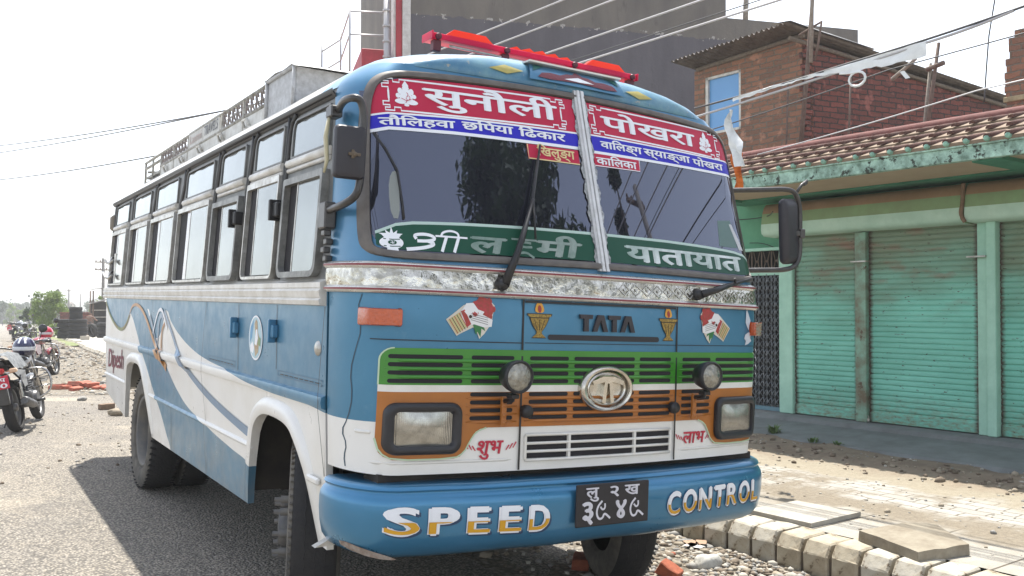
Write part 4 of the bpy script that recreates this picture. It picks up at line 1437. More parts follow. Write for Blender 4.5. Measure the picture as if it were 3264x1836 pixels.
# ---- roof: rings shrinking to the crown
def roof():
    bm = B()
    lv = [(2.435, 1.072, .195, .185, .17), (2.475, 1.038, .200, .19, .18), (2.515, .998, .204, .20, .20), (2.532, .978, .186, .205, .21), (2.55, .955, .182, .22, .24), (2.585, .895, .192, .24, .27), (2.62, .80, .215, .28, .30), (2.652, .67, .26, .32, .32), (2.685, .55, .36, .36, .30), (2.71, .42, .52, .40, .26), (2.727, .26, .75, .40, .16), (2.735, .08, 1.0, .3, .05)]
    rings = []
    for i, (z, w_, b0, ry, rx) in enumerate(lv):
        P = front_part(w_, b0, ry, rx, z)
        yb = LEN - max(0, (z - 2.50)) * 2.0
        ys = P[-1][1]
        far = [(w_, ys + (yb - .12 - ys) * k / 16) for k in range(1, 17)]
        rear = [(w_ * (1 - k / 5), yb) for k in range(1, 10) if k != 0]
        near = [(-x, y) for x, y in reversed(far)]
        ring = P + far + rear + near
        rings.append([bm.verts.new((x, y, z)) for x, y in ring])
    for a, b in zip(rings, rings[1:]):
        n = len(a)
        for k in range(n): bm.faces.new((a[k], a[(k + 1) % n], b[(k + 1) % n], b[k]))
    bm.faces.new(rings[-1])
    bm.faces.new(list(reversed(rings[0])))
    return obj('roof', bm, ROOFP, bus, 30)
roof_o = roof()

# ---- flanks with wheel arches
FA = [(.42, .505), (.486, .626), (.563, .758), (.631, .84), (.715, .922), (.80, .962), (.95, .976), (1.146, .976), (1.254, .946), (1.32, .90), (1.369, .847), (1.432, .708), (1.475, .56), (1.491, .467)]
RA = [(4.093, .462), (4.19, .58), (4.271, .702), (4.32, .80), (4.395, .907), (4.48, .96), (4.577, .987), (4.872, .985), (5.0, .97), (5.082, .944), (5.15, .89), (5.197, .827), (5.27, .65), (5.33, .473)]
def flank(sgn):
    bm = B()
    P = [(.335, .50)] + FA + RA + [(LEN - .02, .60), (LEN, .64), (LEN, 1.60), (.335, 1.60)]
    poly2d(bm, P)
    cuts(bm, [.25 * k for k in range(2, 26)], [.55, .7, .85, 1.0, 1.1, 1.2, 1.35, 1.5])
    for v in bm.verts: v.co = Vector((sgn * half_w(v.co.z), v.co.x, v.co.z))
    bmesh.ops.recalc_face_normals(bm, faces=bm.faces[:])
    bm.normal_update()
    if sum(f.normal.x * f.calc_area() for f in bm.faces) * sgn < 0: bmesh.ops.reverse_faces(bm, faces=bm.faces[:])
    be = [e for e in bm.edges if len(e.link_faces) == 1]
    ex = bmesh.ops.extrude_edge_only(bm, edges=be)
    for v in ex['geom']:
        if isinstance(v, bmesh.types.BMVert): v.co.x -= sgn * .03
    # pressed ribs, part of the same sheet metal and painted over with it
    for a, b, h, y0, y1 in RIBS:
        n = 10
        prof = [(0, a), (h * .8, a + .008), (h, (a + b) / 2), (h * .8, b - .008), (0, b)]
        yy = [y0 + (y1 - y0) * k / n for k in range(n + 1)]
        V = grid(bm, yy, prof, lambda y, q: Vector((sgn * (half_w(q[1]) + q[0]), y, q[1])), 0, False)
        for row in (V[0], V[-1]):
            try: bm.faces.new(row)
            except ValueError: pass
    # flared wheel-arch lips
    for path in (FA, RA):
        Q_ = smooth_poly(path, 2, False)
        n = len(Q_)
        rows = []
        for i in range(n):
            a, b = Q_[max(0, i - 1)], Q_[min(n - 1, i + 1)]
            tx, tz = b[0] - a[0], b[1] - a[1]
            l = math.hypot(tx, tz)
            nx, nz = -tz / l, tx / l
            row = []
            e = min(1, i / (n * .30), (n - 1 - i) / (n * .30)) ** 1.3
            for d, h in ((0, -.02), (-.002, .030), (.012, .042), (.04, .046), (.065, .034), (.088, -.003)):
                row.append(bm.verts.new((sgn * (half_w(Q_[i][1]) + (h if h < 0 else h * (.08 + .55 * e))), Q_[i][0] + nx * d, Q_[i][1] + nz * d)))
            rows.append(row)
        for a, b in zip(rows, rows[1:]):
            for k in range(5): bm.faces.new((a[k], a[k + 1], b[k + 1], b[k]))
    return obj('flank', bm, PAINT, bus, 32)
fl = flank(-1)
flank(1)

# ---- rear wall, floor, chassis
bm = B()
bx(bm, -1.06, 1.06, LEN - .06, LEN - .02, .62, 2.44, .02)
obj('rear_wall', bm, CREAM, bus)
bm = B()
bx(bm, -1.04, 1.04, .12, LEN - .08, 1.0, 1.04)
bx(bm, -.42, -.32, -.05, 6.2, .56, .74)
bx(bm, .32, .42, -.05, 6.2, .56, .74)
for y in (.3, 1.7, 2.6, 3.5, 5.4): bx(bm, -.9, .9, y, y + .08, .72, .86)
bx(bm, -.85, .85, 1.62, 1.66, .50, 1.0)
bx(bm, -1.03, -.55, 1.55, 1.60, .52, 1.0)
bx(bm, -.95, .95, .10, .14, .60, 1.0)
bx(bm, -1.0, 1.0, .0, .14, .80, .86)
bx(bm, .55, .95, 2.2, 3.2, .45, .8, .03)
obj('chassis', bm, UND, bus)  # dark frame and floor, also put in to block light under the bus
bm = B()
for y in (.95, 4.55):
    tube(bm, [(-.95, y, .45), (-.3, y, .45), (-.2, y, .45), (.2, y, .45), (.3, y, .45), (.95, y, .45)], [.06, .06, .17 if y > 2 else .06, .17 if y > 2 else .06, .06, .06], 12)
obj('axle', bm, UND, bus)

# ---- upper flanks: window zone
def win_panel(sgn):
    bm = B()
    zs = [1.60, 1.7, 1.9, 2.1, 2.3, 2.44]
    def fn(u, z):
        y0 = yf(half_w(z), z) - .01
        return Vector((sgn * half_w(z), y0 + (LEN - y0) * u, z))
    grid(bm, [k / 14 for k in range(15)], zs, fn)
    return obj('window_wall', bm, DARKFR, bus, 40)
win_panel(-1)
win_panel(1)
BAYS = [(.44, .93, 'door'), (1.07, 1.58, ''), (1.745, 2.29, 'door'), (2.455, 3.29, ''), (3.46, 4.28, ''), (4.46, 5.21, ''), (5.47, 6.20, '')]
UPP = [(.455, .93), (1.085, 1.54), (1.75, 2.24), (2.45, 3.17), (3.46, 4.20), (4.47, 5.20), (5.48, 6.17)]
def ring2d(bm, o, i, d, mi=0):
    n = len(o)
    a = [bm.verts.new((x, -d, z)) for x, z in o]
    b = [bm.verts.new((x, -d, z)) for x, z in i]
    for k in range(n):
        f = bm.faces.new((a[k], a[(k + 1) % n], b[(k + 1) % n], b[k])); f.material_index = mi
def thick_side(name, P, h, mat, parent, P2=None, base=0.0, smooth=35):
    """raised plate or ring (outer P, inner P2) on the near flank, h proud"""
    bm = B()
    if P2 is None:
        prism(bm, P, 0, 1)
    else:
        n = len(P)
        L_ = [[bm.verts.new((x, z, l)) for x, z in q] for q in (P, P2) for l in (0, 1)]
        for k in range(n):
            j = (k + 1) % n
            for a, b in ((0, 1), (1, 3), (3, 2), (2, 0)):
                bm.faces.new((L_[a][k], L_[a][j], L_[b][j], L_[b][k]))
    for v in bm.verts:
        u, z, l = v.co
        v.co = Vector((-half_w(z) - base - l * h, -u, z))
    bmesh.ops.recalc_face_normals(bm, faces=bm.faces[:])
    return obj(name, bm, mat, parent, smooth)
for i, ((a, b, kind), (ua, ub)) in enumerate(zip(BAYS, UPP)):
    zb, zt = 1.645, (2.115 if kind == '' else 2.075)
    r_ = .05 if kind == '' else .06
    w_ = .014 if kind == '' else .026
    P = rrect(-b - .02, -a + .02, zb - .02, zt + .01, [r_, r_, .015, .015])
    P2 = rrect(-b + w_ - .02, -a - w_ + .02, zb + w_ - .02, zt - .02, [r_ * .6, r_ * .6, .01, .01])
    wf = thick_side('window', P, .026 if kind == '' else .034, ALU if kind == '' else pbr('door_window_frame', (.30, .30, .285), .45, .5, (12, .9), None, 0, 1.5, (.13, .13, .125)), bus, P2)
    wd = (b - a)
    dk = b - wd * .30                     # slid-open part: flat dark sheet painted for the cabin's shade
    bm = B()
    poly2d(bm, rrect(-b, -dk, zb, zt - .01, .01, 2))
    side('gap_shade', bm, OPENSH, wf, .004, ribs=False)
    if i in (3, 4, 5, 6, 1):
        bm = B()
        poly2d(bm, [(-dk - .03, zb), (-dk + wd * .14, zb), (-dk + wd * .14, zt - .01), (-dk - .03, zt - .01)])
        side('inner_pane', bm, pbr('inner_pane_glass', (.44, .42, .46), .12, .5, None, None, 0, 1.5), wf, .007, ribs=False)
    p0 = dk - wd * (.13 if i in (3, 4, 5, 6) else .02)
    pn = thick_side('pane', rrect(-p0, -a, zb, zt - .01, .01, 2), .006, TINT, wf, None, .010)
    thick_side('pane_edge', [(-p0 - .012, zb), (-p0, zb), (-p0, zt - .01), (-p0 - .012, zt - .01)], .008, ALU, wf, None, .010)
    bm = B()
    poly2d(bm, [])  if False else None
    bm.free()
    # upper light
    P = rrect(-ub - .015, -ua + .015, 2.185, 2.372, [.015, .015, .03, .06])
    P2 = rrect(-ub + .001, -ua - .001, 2.195, 2.362, [.01, .01, .02, .045])
    uf = thick_side('top_light', P, .012, DARKFR, bus, P2)
    bm = B()
    rng = random.Random(i)
    top = [(-ua - .005 - (ub - ua) * k / 9, 2.352 - rng.random() * .012) for k in range(10)]
    poly2d(bm, [(-ub + .0, 2.195), (-ua - .0, 2.195)] + top)
    side('pane', bm, TINT, uf, .006, ribs=False)
    # rail between the two rows
    bm = B()
    tube(bm, [(-half_w(2.15) - .006, ua - .03, 2.165), (-half_w(2.15) - .006, ub + .05, 2.165)], .020, 8)
    tube(bm, [(-half_w(2.13) - .004, ua - .03, 2.133), (-half_w(2.13) - .004, ub + .05, 2.133)], .011, 8)
    obj('waist_rail', bm, WHITEM, bus)
    # pillar bead
    bm = B()
    tube(bm, [(-half_w(z) - .004, y_, z) for z, y_ in ((1.62, b + .06), (2.1, b + .075), (2.3, ub + .07), (2.37, ub + .05), (2.40, ub + .0))], .011, 6)
    tube(bm, [(-half_w(z) - .004, y_, z) for z, y_ in ((1.62, b + .10), (2.1, b + .11), (2.3, ub + .105), (2.40, ub + .10))], .008, 6)
    obj('pillar_bead', bm, pbr('dark_bead', (.05, .05, .05), .45, .2), bus)
# kerb-side windows: mirrored copies
for o in [c for c in bus.children if c.name.split('.')[0] in ('window', 'top_light', 'waist_rail', 'pillar_bead')]:
    copy_tree(o, bus).scale = (-1, 1, 1)
# door hinges and catches on the pillars
for y, z in ((1.04, 1.95), (1.78, 1.96)):
    bm = B()
    bx(bm, -half_w(z) - .05, -half_w(z), y - .07, y + .05, z - .035, z + .035, .006)
    bx(bm, -half_w(z) - .065, -half_w(z), y - .012, y + .012, z - .05, z + .05, .004)
    obj('pillar_hinge', bm, BLACK, bus)
for y, z in ((1.70, 1.37), (1.02, 1.375)):
    bm = B()
    bx(bm, -half_w(z) - .03, -half_w(z), y - .04, y + .03, z - .03, z + .03, .005)
    bx(bm, -half_w(z) - .04, -half_w(z), y - .008, y + .012, z - .055, z + .055, .004)
    obj('door_hinge', bm, BLUE, bus)
bm = B()
lathe(bm, [(0, .012), (.018, .012), (.03, .006), (.033, 0)], (0, 0, 0), 'Z', 16, 0, M=Matrix(((0, 0, -1), (0, 1, 0), (1, 0, 0))))
obj('door_lock', bm, ALU, bus, None, (-half_w(1.32), .432, 1.324))
# white belt moulding (three stepped bands)
for yy0, yy1 in ((.345, 1.0), (1.003, 1.665), (1.668, 2.38), (2.383, LEN)):
    for s in (-1, 1):
        bm = B()
        pr = [(0, 1.503), (.030, 1.506), (.036, 1.525), (.026, 1.535), (.030, 1.540), (.036, 1.565), (.026, 1.575), (.030, 1.58), (.030, 1.60), (.012, 1.606), (.0, 1.614)]
        V = grid(bm, [yy0, yy1], pr, lambda y, q: Vector((s * (half_w(q[1]) + q[0]), y, q[1])), 0, False)
        for row in V: bm.faces.new(row)
        obj('belt_moulding', bm, WHITEM, bus)
# gutter
for s in (-1, 1):
    bm = B()
    tube(bm, [(s * 1.082, .45, 2.412), (s * 1.082, LEN, 2.405)], .011, 6)
    grid(bm, [.42, 2, 4, LEN], [(1.074, 2.392), (1.095, 2.412), (1.096, 2.428)], lambda y, q: Vector((s * q[0], y, q[1])))
    obj('gutter', bm, BLACK, bus)
# panel joints on the near flank
for y, za, zb in ((.352, .80, 1.50), (.998, 1.197, 1.50), (1.667, 1.144, 1.50), (2.385, .47, 1.50), (4.06, .80, 1.50), (3.39, .47, .755)):
    bm = B()
    ribbon2d(bm, [(-y, za), (-y - .004, zb)], .006)
    side('panel_joint', bm, BLACK, bus, .0022, zc=[a for r_ in RIBS for a in r_[:2]])
# crack in the near front corner
bm = B()
xk = [(-1.062, 1.555), (-1.072, 1.50), (-1.060, 1.42), (-1.070, 1.34), (-1.078, 1.25), (-1.070, 1.15), (-1.076, 1.06), (-1.083, 1.01), (-1.072, .96), (-1.074, .91), (-1.070, .872)]
ribbon2d(bm, smooth_poly(xk, 1, False), .0020)
front('panel_joint', bm, pbr('dark_crack', (.055, .085, .115), .8), bus, .0025, zc=[.95, 1.05, 1.15, 1.25, 1.35, 1.45])
# vent slots of the lockers
for y0, y1, z0, z1 in ((1.73, 2.33, 1.155, 1.188), (.375, .978, 1.165, 1.194)):
    bm = B()
    ring2d(bm, rrect(-y1, -y0, z0, z1, .004, 2), rrect(-y1 + .006, -y0 - .006, z0 + .005, z1 - .005, .003, 2), 0)
    side('locker_vent', bm, pbr('scuffed_blue', (.10, .19, .27), .5), bus, .003)
    bm = B()
    for k in range(8):
        a = y0 + .03 + (y1 - y0 - .06) * k / 8
        poly2d(bm, [(-a - .05, z0 + .011), (-a, z0 + .011), (-a, z0 + .015), (-a - .05, z0 + .015)])
    side('locker_vent', bm, BLACK, bus, .0028)
# small white block by the front arch
bm = B()
bx(bm, -half_w(.77) - .022, -half_w(.77), .39, .53, .755, .785, .008)
obj('side_marker', bm, CREAM, bus)
# livery ribbons
ZR = [a for r_ in RIBS for a in r_[:2]] + [.85, .95, 1.2, 1.3, 1.4]
def side_ribbon(pts, w_, mat, off):
    bm = B()
    Q_ = smooth_poly([(-y, z) for y, z in pts], 2, False)
    n = len(Q_)
    if isinstance(w_, tuple): w_ = [w_[0] + (w_[1] - w_[0]) * k / (n - 1) for k in range(n)]
    ribbon2d(bm, Q_, w_)
    return side('livery_stripe', bm, mat, bus, off, zc=ZR)
BL2 = pbr('stripe_blue', (.058, .165, .30), .3, 0, None, None, .3)
OR2 = pbr('stripe_orange', (.42, .19, .05), .35)
side_ribbon([(3.63, 1.43), (3.45, 1.33), (3.328, 1.266), (3.11, 1.133), (2.855, 1.052), (2.401, .957), (2.002, .897), (1.648, .856), (1.42, .832)], (.035, .05), BL2, .0035)
side_ribbon([(4.17, 1.385), (4.06, 1.32), (3.93, 1.20), (3.86, 1.15), (3.83, 1.26), (3.80, 1.36), (3.72, 1.395), (3.66, 1.37)], .03, BL2, .004)
side_ribbon([(4.03, 1.25), (3.92, 1.36), (3.83, 1.425), (3.72, 1.44), (3.63, 1.39), (3.51, 1.30)], (.02, .03), WHV, .005)
side_ribbon([(5.06, 1.385), (4.963, 1.444), (4.763, 1.464), (4.518, 1.432), (4.28, 1.345), (4.049, 1.222), (3.833, 1.121), (3.676, 1.069), (3.528, 1.025)], (.015, .055), OR2, .0045)
side_ribbon([(3.60, 1.06), (3.70, 1.12), (3.71, 1.22), (3.68, 1.30), (3.588, 1.34)], (.05, .018), OR2, .0055)
side_ribbon([(6.44, 1.47), (6.17, 1.34), (5.717, 1.235), (5.422, 1.23), (5.22, 1.285), (5.08, 1.37)], (.03, .03), pbr('stripe_green', (.10, .20, .06), .4, 0, (4, .9), None, 0, 1.5, (.25, .16, .07)), .004)
# hand-lettered name on the rear flank
bm = B()
text2d(bm, 'Dipesh', -6.25, -5.36, .855, 1.02, 'D', .03, .25, 0, .035)
side('lettering', bm, pbr('maroon_lettering', (.22, .03, .06), .4), bus, .003)
# oval sticker
bm = B()
def oval(cx, cz, a, b, n=28): return [(cx + a * math.cos(2 * math.pi * k / n), cz + b * math.sin(2 * math.pi * k / n)) for k in range(n)]
poly2d(bm, oval(-1.342, 1.33, .118, .113), 0, 0)
poly2d(bm, oval(-1.342, 1.33, .108, .104), .0006, 1)
poly2d(bm, [(-1.43, 1.38), (-1.37, 1.425), (-1.40, 1.33), (-1.44, 1.30)], .0012, 2)
poly2d(bm, [(-1.43, 1.29), (-1.39, 1.31), (-1.36, 1.28), (-1.38, 1.25), (-1.42, 1.26)], .0012, 0)
poly2d(bm, [(-1.36, 1.40), (-1.335, 1.425), (-1.31, 1.41), (-1.30, 1.36), (-1.27, 1.33), (-1.29, 1.26), (-1.34, 1.235), (-1.36, 1.29), (-1.345, 1.34)], .0014, 3)
poly2d(bm, [(-1.335, 1.37), (-1.31, 1.375), (-1.295, 1.33), (-1.32, 1.29), (-1.35, 1.30)], .0020, 0)
poly2d(bm, [(-1.30, 1.30), (-1.285, 1.34), (-1.25, 1.33), (-1.255, 1.29)], .0020, 4)
side('oval_sticker', bm, [WHV, pbr('sticker_sky', (.38, .55, .62), .4), pbr('sticker_blue', (.08, .28, .50), .4), pbr('sticker_ochre', (.45, .36, .22), .4, 0, (60, 1), None, 0, 1.5, (.30, .18, .10)), pbr('sticker_green', (.16, .25, .10), .4)], bus, .003)
# ladder brackets at the rear corner
bm = B()
for z in (1.72, 1.86):
    tube(bm, [(-half_w(z) - .03 - .03 * math.sin(k * .9), LEN + .02 - k * .055, z + .035 * math.sin(k * 1.25)) for k in range(11)], .011, 6)
bx(bm, -half_w(1.8) - .02, -half_w(1.8), LEN - .52, LEN - .45, 1.66, 1.92, .004)
obj('rear_window_bars', bm, ALU, bus)
bm = B()
bx(bm, -half_w(2.2) - .03, -half_w(2.2) + .02, LEN - .10, LEN + .02, 2.16, 2.31, .02)
obj('rear_marker_lamp', bm, pbr('dusty_brown', (.20, .17, .13), .6), bus)
# ---------------------------------------------------------------- windscreen
def mirror_half(H): return [(-x, z) for x, z in reversed(H[1:])] + H
OUT_H = [(0, 2.533), (.5, 2.524), (.80, 2.512), (.925, 2.498), (.985, 2.462), (1.018, 2.40), (1.036, 2.30), (1.056, 2.0), (1.066, 1.80), (1.058, 1.725), (1.0, 1.698), (.8, 1.697), (.4, 1.702), (0, 1.706)]
def inset(P, d):
    n = len(P)
    o = []
    for i in range(n):
        a, b = P[i - 1], P[(i + 1) % n]
        tx, tz = b[0] - a[0], b[1] - a[1]
        l = math.hypot(tx, tz)
        o.append((P[i][0] + tz / l * d, P[i][1] - tx / l * d))
    return o
OUTP = [(-x, z) for x, z in OUT_H[::-1]][:-1] + OUT_H[:-1]
OUTP = smooth_poly(OUTP, 2)
INP = inset(OUTP, .034)
if sum((INP[i][0] - INP[i - 1][0]) * (INP[i][1] + INP[i - 1][1]) for i in range(len(INP))) < 0: pass
if max(x for x, z in INP) > max(x for x, z in OUTP): INP = inset(OUTP, -.034)
WZ = [1.719, 1.8, 2.0, 2.2, 2.4]
def strip(x0, x1, f0, f1, d, n=14):
    bm = B()
    xs_ = [x0 + (x1 - x0) * k / n for k in range(n + 1)]
    V = [(bm.verts.new((x, -d, f0(x))), bm.verts.new((x, -d, f1(x)))) for x in xs_]
    for a, b in zip(V, V[1:]): bm.faces.new((a[0], b[0], b[1], a[1]))
    return bm
def edge_at(P, x, hi):
    best = 2.4 if hi else 1.9
    for i in range(len(P)):
        a, b = P[i - 1], P[i]
        if (a[0] - x) * (b[0] - x) <= 0 and abs(a[0] - b[0]) > 1e-9:
            z = a[1] + (b[1] - a[1]) * (x - a[0]) / (b[0] - a[0])
            best = max(best, z) if hi else min(best, z)
    return best
XI = max(x for x, z in INP) - 1e-4
NOX = []
paneL = front('windscreen_pane', strip(-XI, 0, lambda x: edge_at(INP, x, False), lambda x: edge_at(INP, x, True), 0, 40), GLASS, bus, .006, xc=NOX, zc=WZ, smooth=60)
paneR = front('windscreen_pane', strip(0, XI, lambda x: edge_at(INP, x, False), lambda x: edge_at(INP, x, True), 0, 40), GLASS, bus, .006, xc=NOX, zc=WZ, smooth=60)
def gasket(o, i, d0, d1, mat, nm):
    bm = B()
    n = len(o)
    m = [((a[0] + b[0]) / 2, (a[1] + b[1]) / 2) for a, b in zip(o, i)]
    rows = [(o, -.004), ([(a[0] * .85 + b[0] * .15, a[1] * .85 + b[1] * .15) for a, b in zip(o, i)], d1), (m, d1 + .004), ([(a[0] * .15 + b[0] * .85, a[1] * .15 + b[1] * .85) for a, b in zip(o, i)], d1), (i, d0)]
    V = [[bm.verts.new((x, yf(x, z) - d, z)) for x, z in r] for r, d in rows]
    for a, b in zip(V, V[1:]):
        for k in range(n): bm.faces.new((a[k], a[(k + 1) % n], b[(k + 1) % n], b[k]))
    bmesh.ops.recalc_face_normals(bm, faces=bm.faces[:])
    return obj(nm, bm, mat, bus, 40)
gasket(OUTP, INP, .004, .018, GASK, 'windscreen_gasket')
IN2 = inset(OUTP, .038) if max(x for x, z in inset(OUTP, .038)) < max(x for x, z in OUTP) else inset(OUTP, -.038)
# left pane: curved strips (the near end dips)
bl_lo = lambda x: lerp(x, [-1.01, -.94, -.65, -.05], [2.228, 2.246, 2.258, 2.266])
bl_hi = lambda x: lerp(x, [-1.01, -.94, -.65, -.05], [2.289, 2.303, 2.318, 2.330])
def top_in(x):
    """height of the glass edge above x"""
    best = 2.4
    for i in range(len(IN2)):
        a, b = IN2[i - 1], IN2[i]
        if (a[0] - x) * (b[0] - x) <= 0 and abs(a[0] - b[0]) > 1e-9:
            z = a[1] + (b[1] - a[1]) * (x - a[0]) / (b[0] - a[0])
            best = max(best, z)
    return best
bnL = front('route_banner', strip(-1.008, -.036, lambda x: bl_hi(x), top_in, 0), REDP, paneL, .0085, zc=WZ)
front('route_strip', strip(-1.012, -.036, bl_lo, bl_hi, 0), BLUV, paneL, .0085, zc=WZ)
front('strip_edge', strip(-1.012, -.036, lambda x: bl_lo(x) - .014, bl_lo, 0), WHV, paneL, .0085)
front('strip_edge', strip(-1.010, -.036, lambda x: bl_hi(x) - .003, lambda x: bl_hi(x) + .005, 0), WHV, paneL, .0092)
br_lo = lambda x: 2.260
br_hi = lambda x: lerp(x, [0, 1.0], [2.335, 2.327])
front('route_banner', strip(.042, 1.008, br_hi, top_in, 0), REDP, paneR, .0085, zc=WZ)
front('route_strip', strip(.042, 1.010, br_lo, br_hi, 0), BLUV, paneR, .0085, zc=WZ)
front('strip_edge', strip(.042, 1.010, lambda x: 2.247, br_lo, 0), WHV, paneR, .0085)
front('strip_edge', strip(.042, 1.008, lambda x: br_hi(x) - .003, lambda x: br_hi(x) + .004, 0), WHV, paneR, .0092)

def fret(bm, q, w_=.0075):
    """rectangle frame with key-pattern corners; q = four corners TL TR BR BL"""
    tl, tr, br, bl = [Vector((a, b)) for a, b in q]
    def at(u, v):
        a = tl + (tr - tl) * u
        b = bl + (br - bl) * u
        p_ = b + (a - b) * v
        return (p_.x, p_.y)
    W_ = (tr - tl).length
    H_ = (tl - bl).length
    cx, cz = .072 / W_, .034 / H_
    for u in (0, 1):
        for v in (0, 1):
            su, sv = (1 if u == 0 else -1), (1 if v == 0 else -1)
            f = lambda a, b: at(u + su * a * cx, v + sv * b * cz)
            ribbon2d(bm, [f(1.5, .0), f(1.0, 0), f(1.0, .38), f(.62, .38), f(.62, -.05), f(.1, -.05), f(.1, .30), f(.36, .30), f(.36, .62), f(.0, .62), f(.0, 1.1), f(.32, 1.1), f(.32, 1.5)], w_ * .85, .0004)
    for a, b in (((0, 1), (1, 1)), ((0, 0), (1, 0))):
        m = 1.5 * cx
        n = 10
        ribbon2d(bm, [at(m + (1 - 2 * m) * k / n, a[1]) for k in range(n + 1)], w_, 0)
    for u in (0, 1):
        m = 1.5 * cz
        s = (1 if u == 0 else -1) * .32 * cx
        ribbon2d(bm, [at(u + s, m), at(u + s, 1 - m)], w_, 0)

def ganesha(bm, cx, zb, h, mi=0):
    """seated elephant-headed figure with a tall crown, drawn as simple white shapes"""
    s = h
    def E(x, z, a, b, d=0): poly2d(bm, oval(cx + x * s, zb + z * s, a * s, b * s, 18), d, mi)
    E(0, .20, .42, .12, 0)
    E(-.22, .17, .24, .10, .0004)
    E(.22, .17, .24, .10, .0005)
    E(0, .36, .26, .20, .0008)
    E(0, .58, .17, .15, .0012)
    E(-.22, .60, .10, .13, .0006)
    E(.22, .60, .10, .13, .0007)
    E(-.32, .40, .09, .10, .0009)
    E(.32, .42, .09, .09, .001)
    poly2d(bm, [(cx + x * s, zb + z * s) for x, z in ((-.15, .70), (.15, .70), (.11, .80), (.13, .84), (.08, .92), (.02, 1.02), (-.02, 1.02), (-.08, .92), (-.13, .84), (-.11, .80))], .0014, mi)
    E(0, .04, .10, .05, .0003)
    for k, (x, z, w_) in enumerate(((.03, .56, .025), (.10, .44, .02), (-.02, .33, .02))):
        ribbon2d(bm, [(cx + (x + .05 * math.sin(j * .9)) * s, zb + (z - .05 * j) * s) for j in range(5)], w_ * s, .002 + .0002 * k, 1)
    ribbon2d(bm, [(cx - .2 * s, zb + .30 * s), (cx, zb + .22 * s), (cx + .2 * s, zb + .30 * s)], .025 * s, .0026, 1)

def word(parent, mats, name, fn, off=.0095):
    bm = B()
    fn(bm)
    return front(name, bm, mats, parent, off, zc=WZ)
WR_ = [WHV, REDP]
word(paneL, WHV, 'fret_border', lambda bm: fret(bm, [(-.954, 2.456), (-.088, 2.480), (-.089, 2.345), (-.956, 2.318)]))
word(paneL, WHV, 'lettering', lambda bm: text2d(bm, 'सुनौली', -.785, -.130, 2.368, 2.434, 'न', .05, 0, 0, .010))
word(paneL, WR_, 'seated_emblem', lambda bm: ganesha(bm, -.858, 2.343, .108))
for t_, x0, x1, zb, zt, sl_ in (('तौिलहवा', -.980, -.650, 2.250, 2.280, .022), ('छिपया', -.622, -.374, 2.274, 2.306, .006), ('िढकार', -.349, -.105, 2.278, 2.310, .004)):
    word(paneL, WHV, 'lettering', lambda bm: text2d(bm, t_, x0, x1, zb, zt, 'न', .06, 0, 0, sl_))
word(paneR, WHV, 'fret_border', lambda bm: fret(bm, [(.052, 2.480), (.920, 2.472), (.918, 2.336), (.054, 2.349)]))
word(paneR, WHV, 'lettering', lambda bm: text2d(bm, 'पोखरा', .113, .738, 2.376, 2.438, 'न', .05, 0, 0, -.003))
word(paneR, WR_, 'seated_emblem', lambda bm: ganesha(bm, .812, 2.355, .106))
for t_, x0, x1, zb, zt in (('वािलङ्ग', .089, .343, 2.280, 2.311), ('स्याङ्जा', .352, .673, 2.280, 2.311), ('पोखरा', .689, .925, 2.274, 2.305)):
    word(paneR, WHV, 'lettering', lambda bm: text2d(bm, t_, x0, x1, zb, zt, 'न', .06))
# small hanging stop sign, both halves
bm = B()
poly2d(bm, [(-.315, 2.178), (-.045, 2.180), (-.045, 2.248), (-.317, 2.246)])
sgL = front('stop_sign', bm, REDP, paneL, .0082)
bm = B()
ribbon2d(bm, [(-.045, 2.182), (-.312, 2.181), (-.313, 2.246)], .005, 0)
text2d(bm, 'िखलुङ्ग', -.267, -.068, 2.200, 2.236, 'न', .05, 0, 0, .002)
front('lettering', bm, pbr('cream_lettering', (.72, .60, .30), .4), sgL, .0088)
bm = B()
poly2d(bm, [(.040, 2.186), (.312, 2.190), (.318, 2.248), (.040, 2.248)])
sgR = front('stop_sign', bm, REDP, paneR, .0082)
bm = B()
ribbon2d(bm, [(.042, 2.189), (.310, 2.192), (.315, 2.246)], .004, 0)
text2d(bm, 'कािलका', .052, .294, 2.197, 2.229, 'न', .05, 0, 0, .003)
front('lettering', bm, WHV, sgR, .0088)

# green name strip along the foot of the glass
def foot_in(x):
    best = 1.9
    for i in range(len(IN2)):
        a, b = IN2[i - 1], IN2[i]
        if (a[0] - x) * (b[0] - x) <= 0 and abs(a[0] - b[0]) > 1e-9:
            best = min(best, a[1] + (b[1] - a[1]) * (x - a[0]) / (b[0] - a[0]))
    return best
gt = lambda x: lerp(abs(x), [0, .4, .65, .87, .98, 1.022], [1.866, 1.864, 1.858, 1.848, 1.830, 1.80])
for pane, a, b in ((paneL, -1.020, -.034), (paneR, .040, 1.020)):
    gs = front('name_strip', strip(a, b, foot_in, gt, 0), GREV, pane, .0085, zc=WZ)
    front('strip_edge', strip(a, b, lambda x: gt(x) - .006, lambda x: gt(x) + .006, 0), pbr('pale_green_edge', (.42, .55, .50), .4), pane, .0092)
def strokes(bm, S, x0, x1, zb, zt, mi=0, d0=0, sh=0.0):
    for k, (w_, pts) in enumerate(S):
        P = [(x0 + (x1 - x0) * a, zb + (zt - zb) * b) for a, b in pts]
        P = [(x + sh * (z - zb), z) for x, z in P]
        if len(P) > 2: P = smooth_poly(P, 2, False)
        ribbon2d(bm, P, w_ * (zt - zb), d0 + k * .0003, mi)
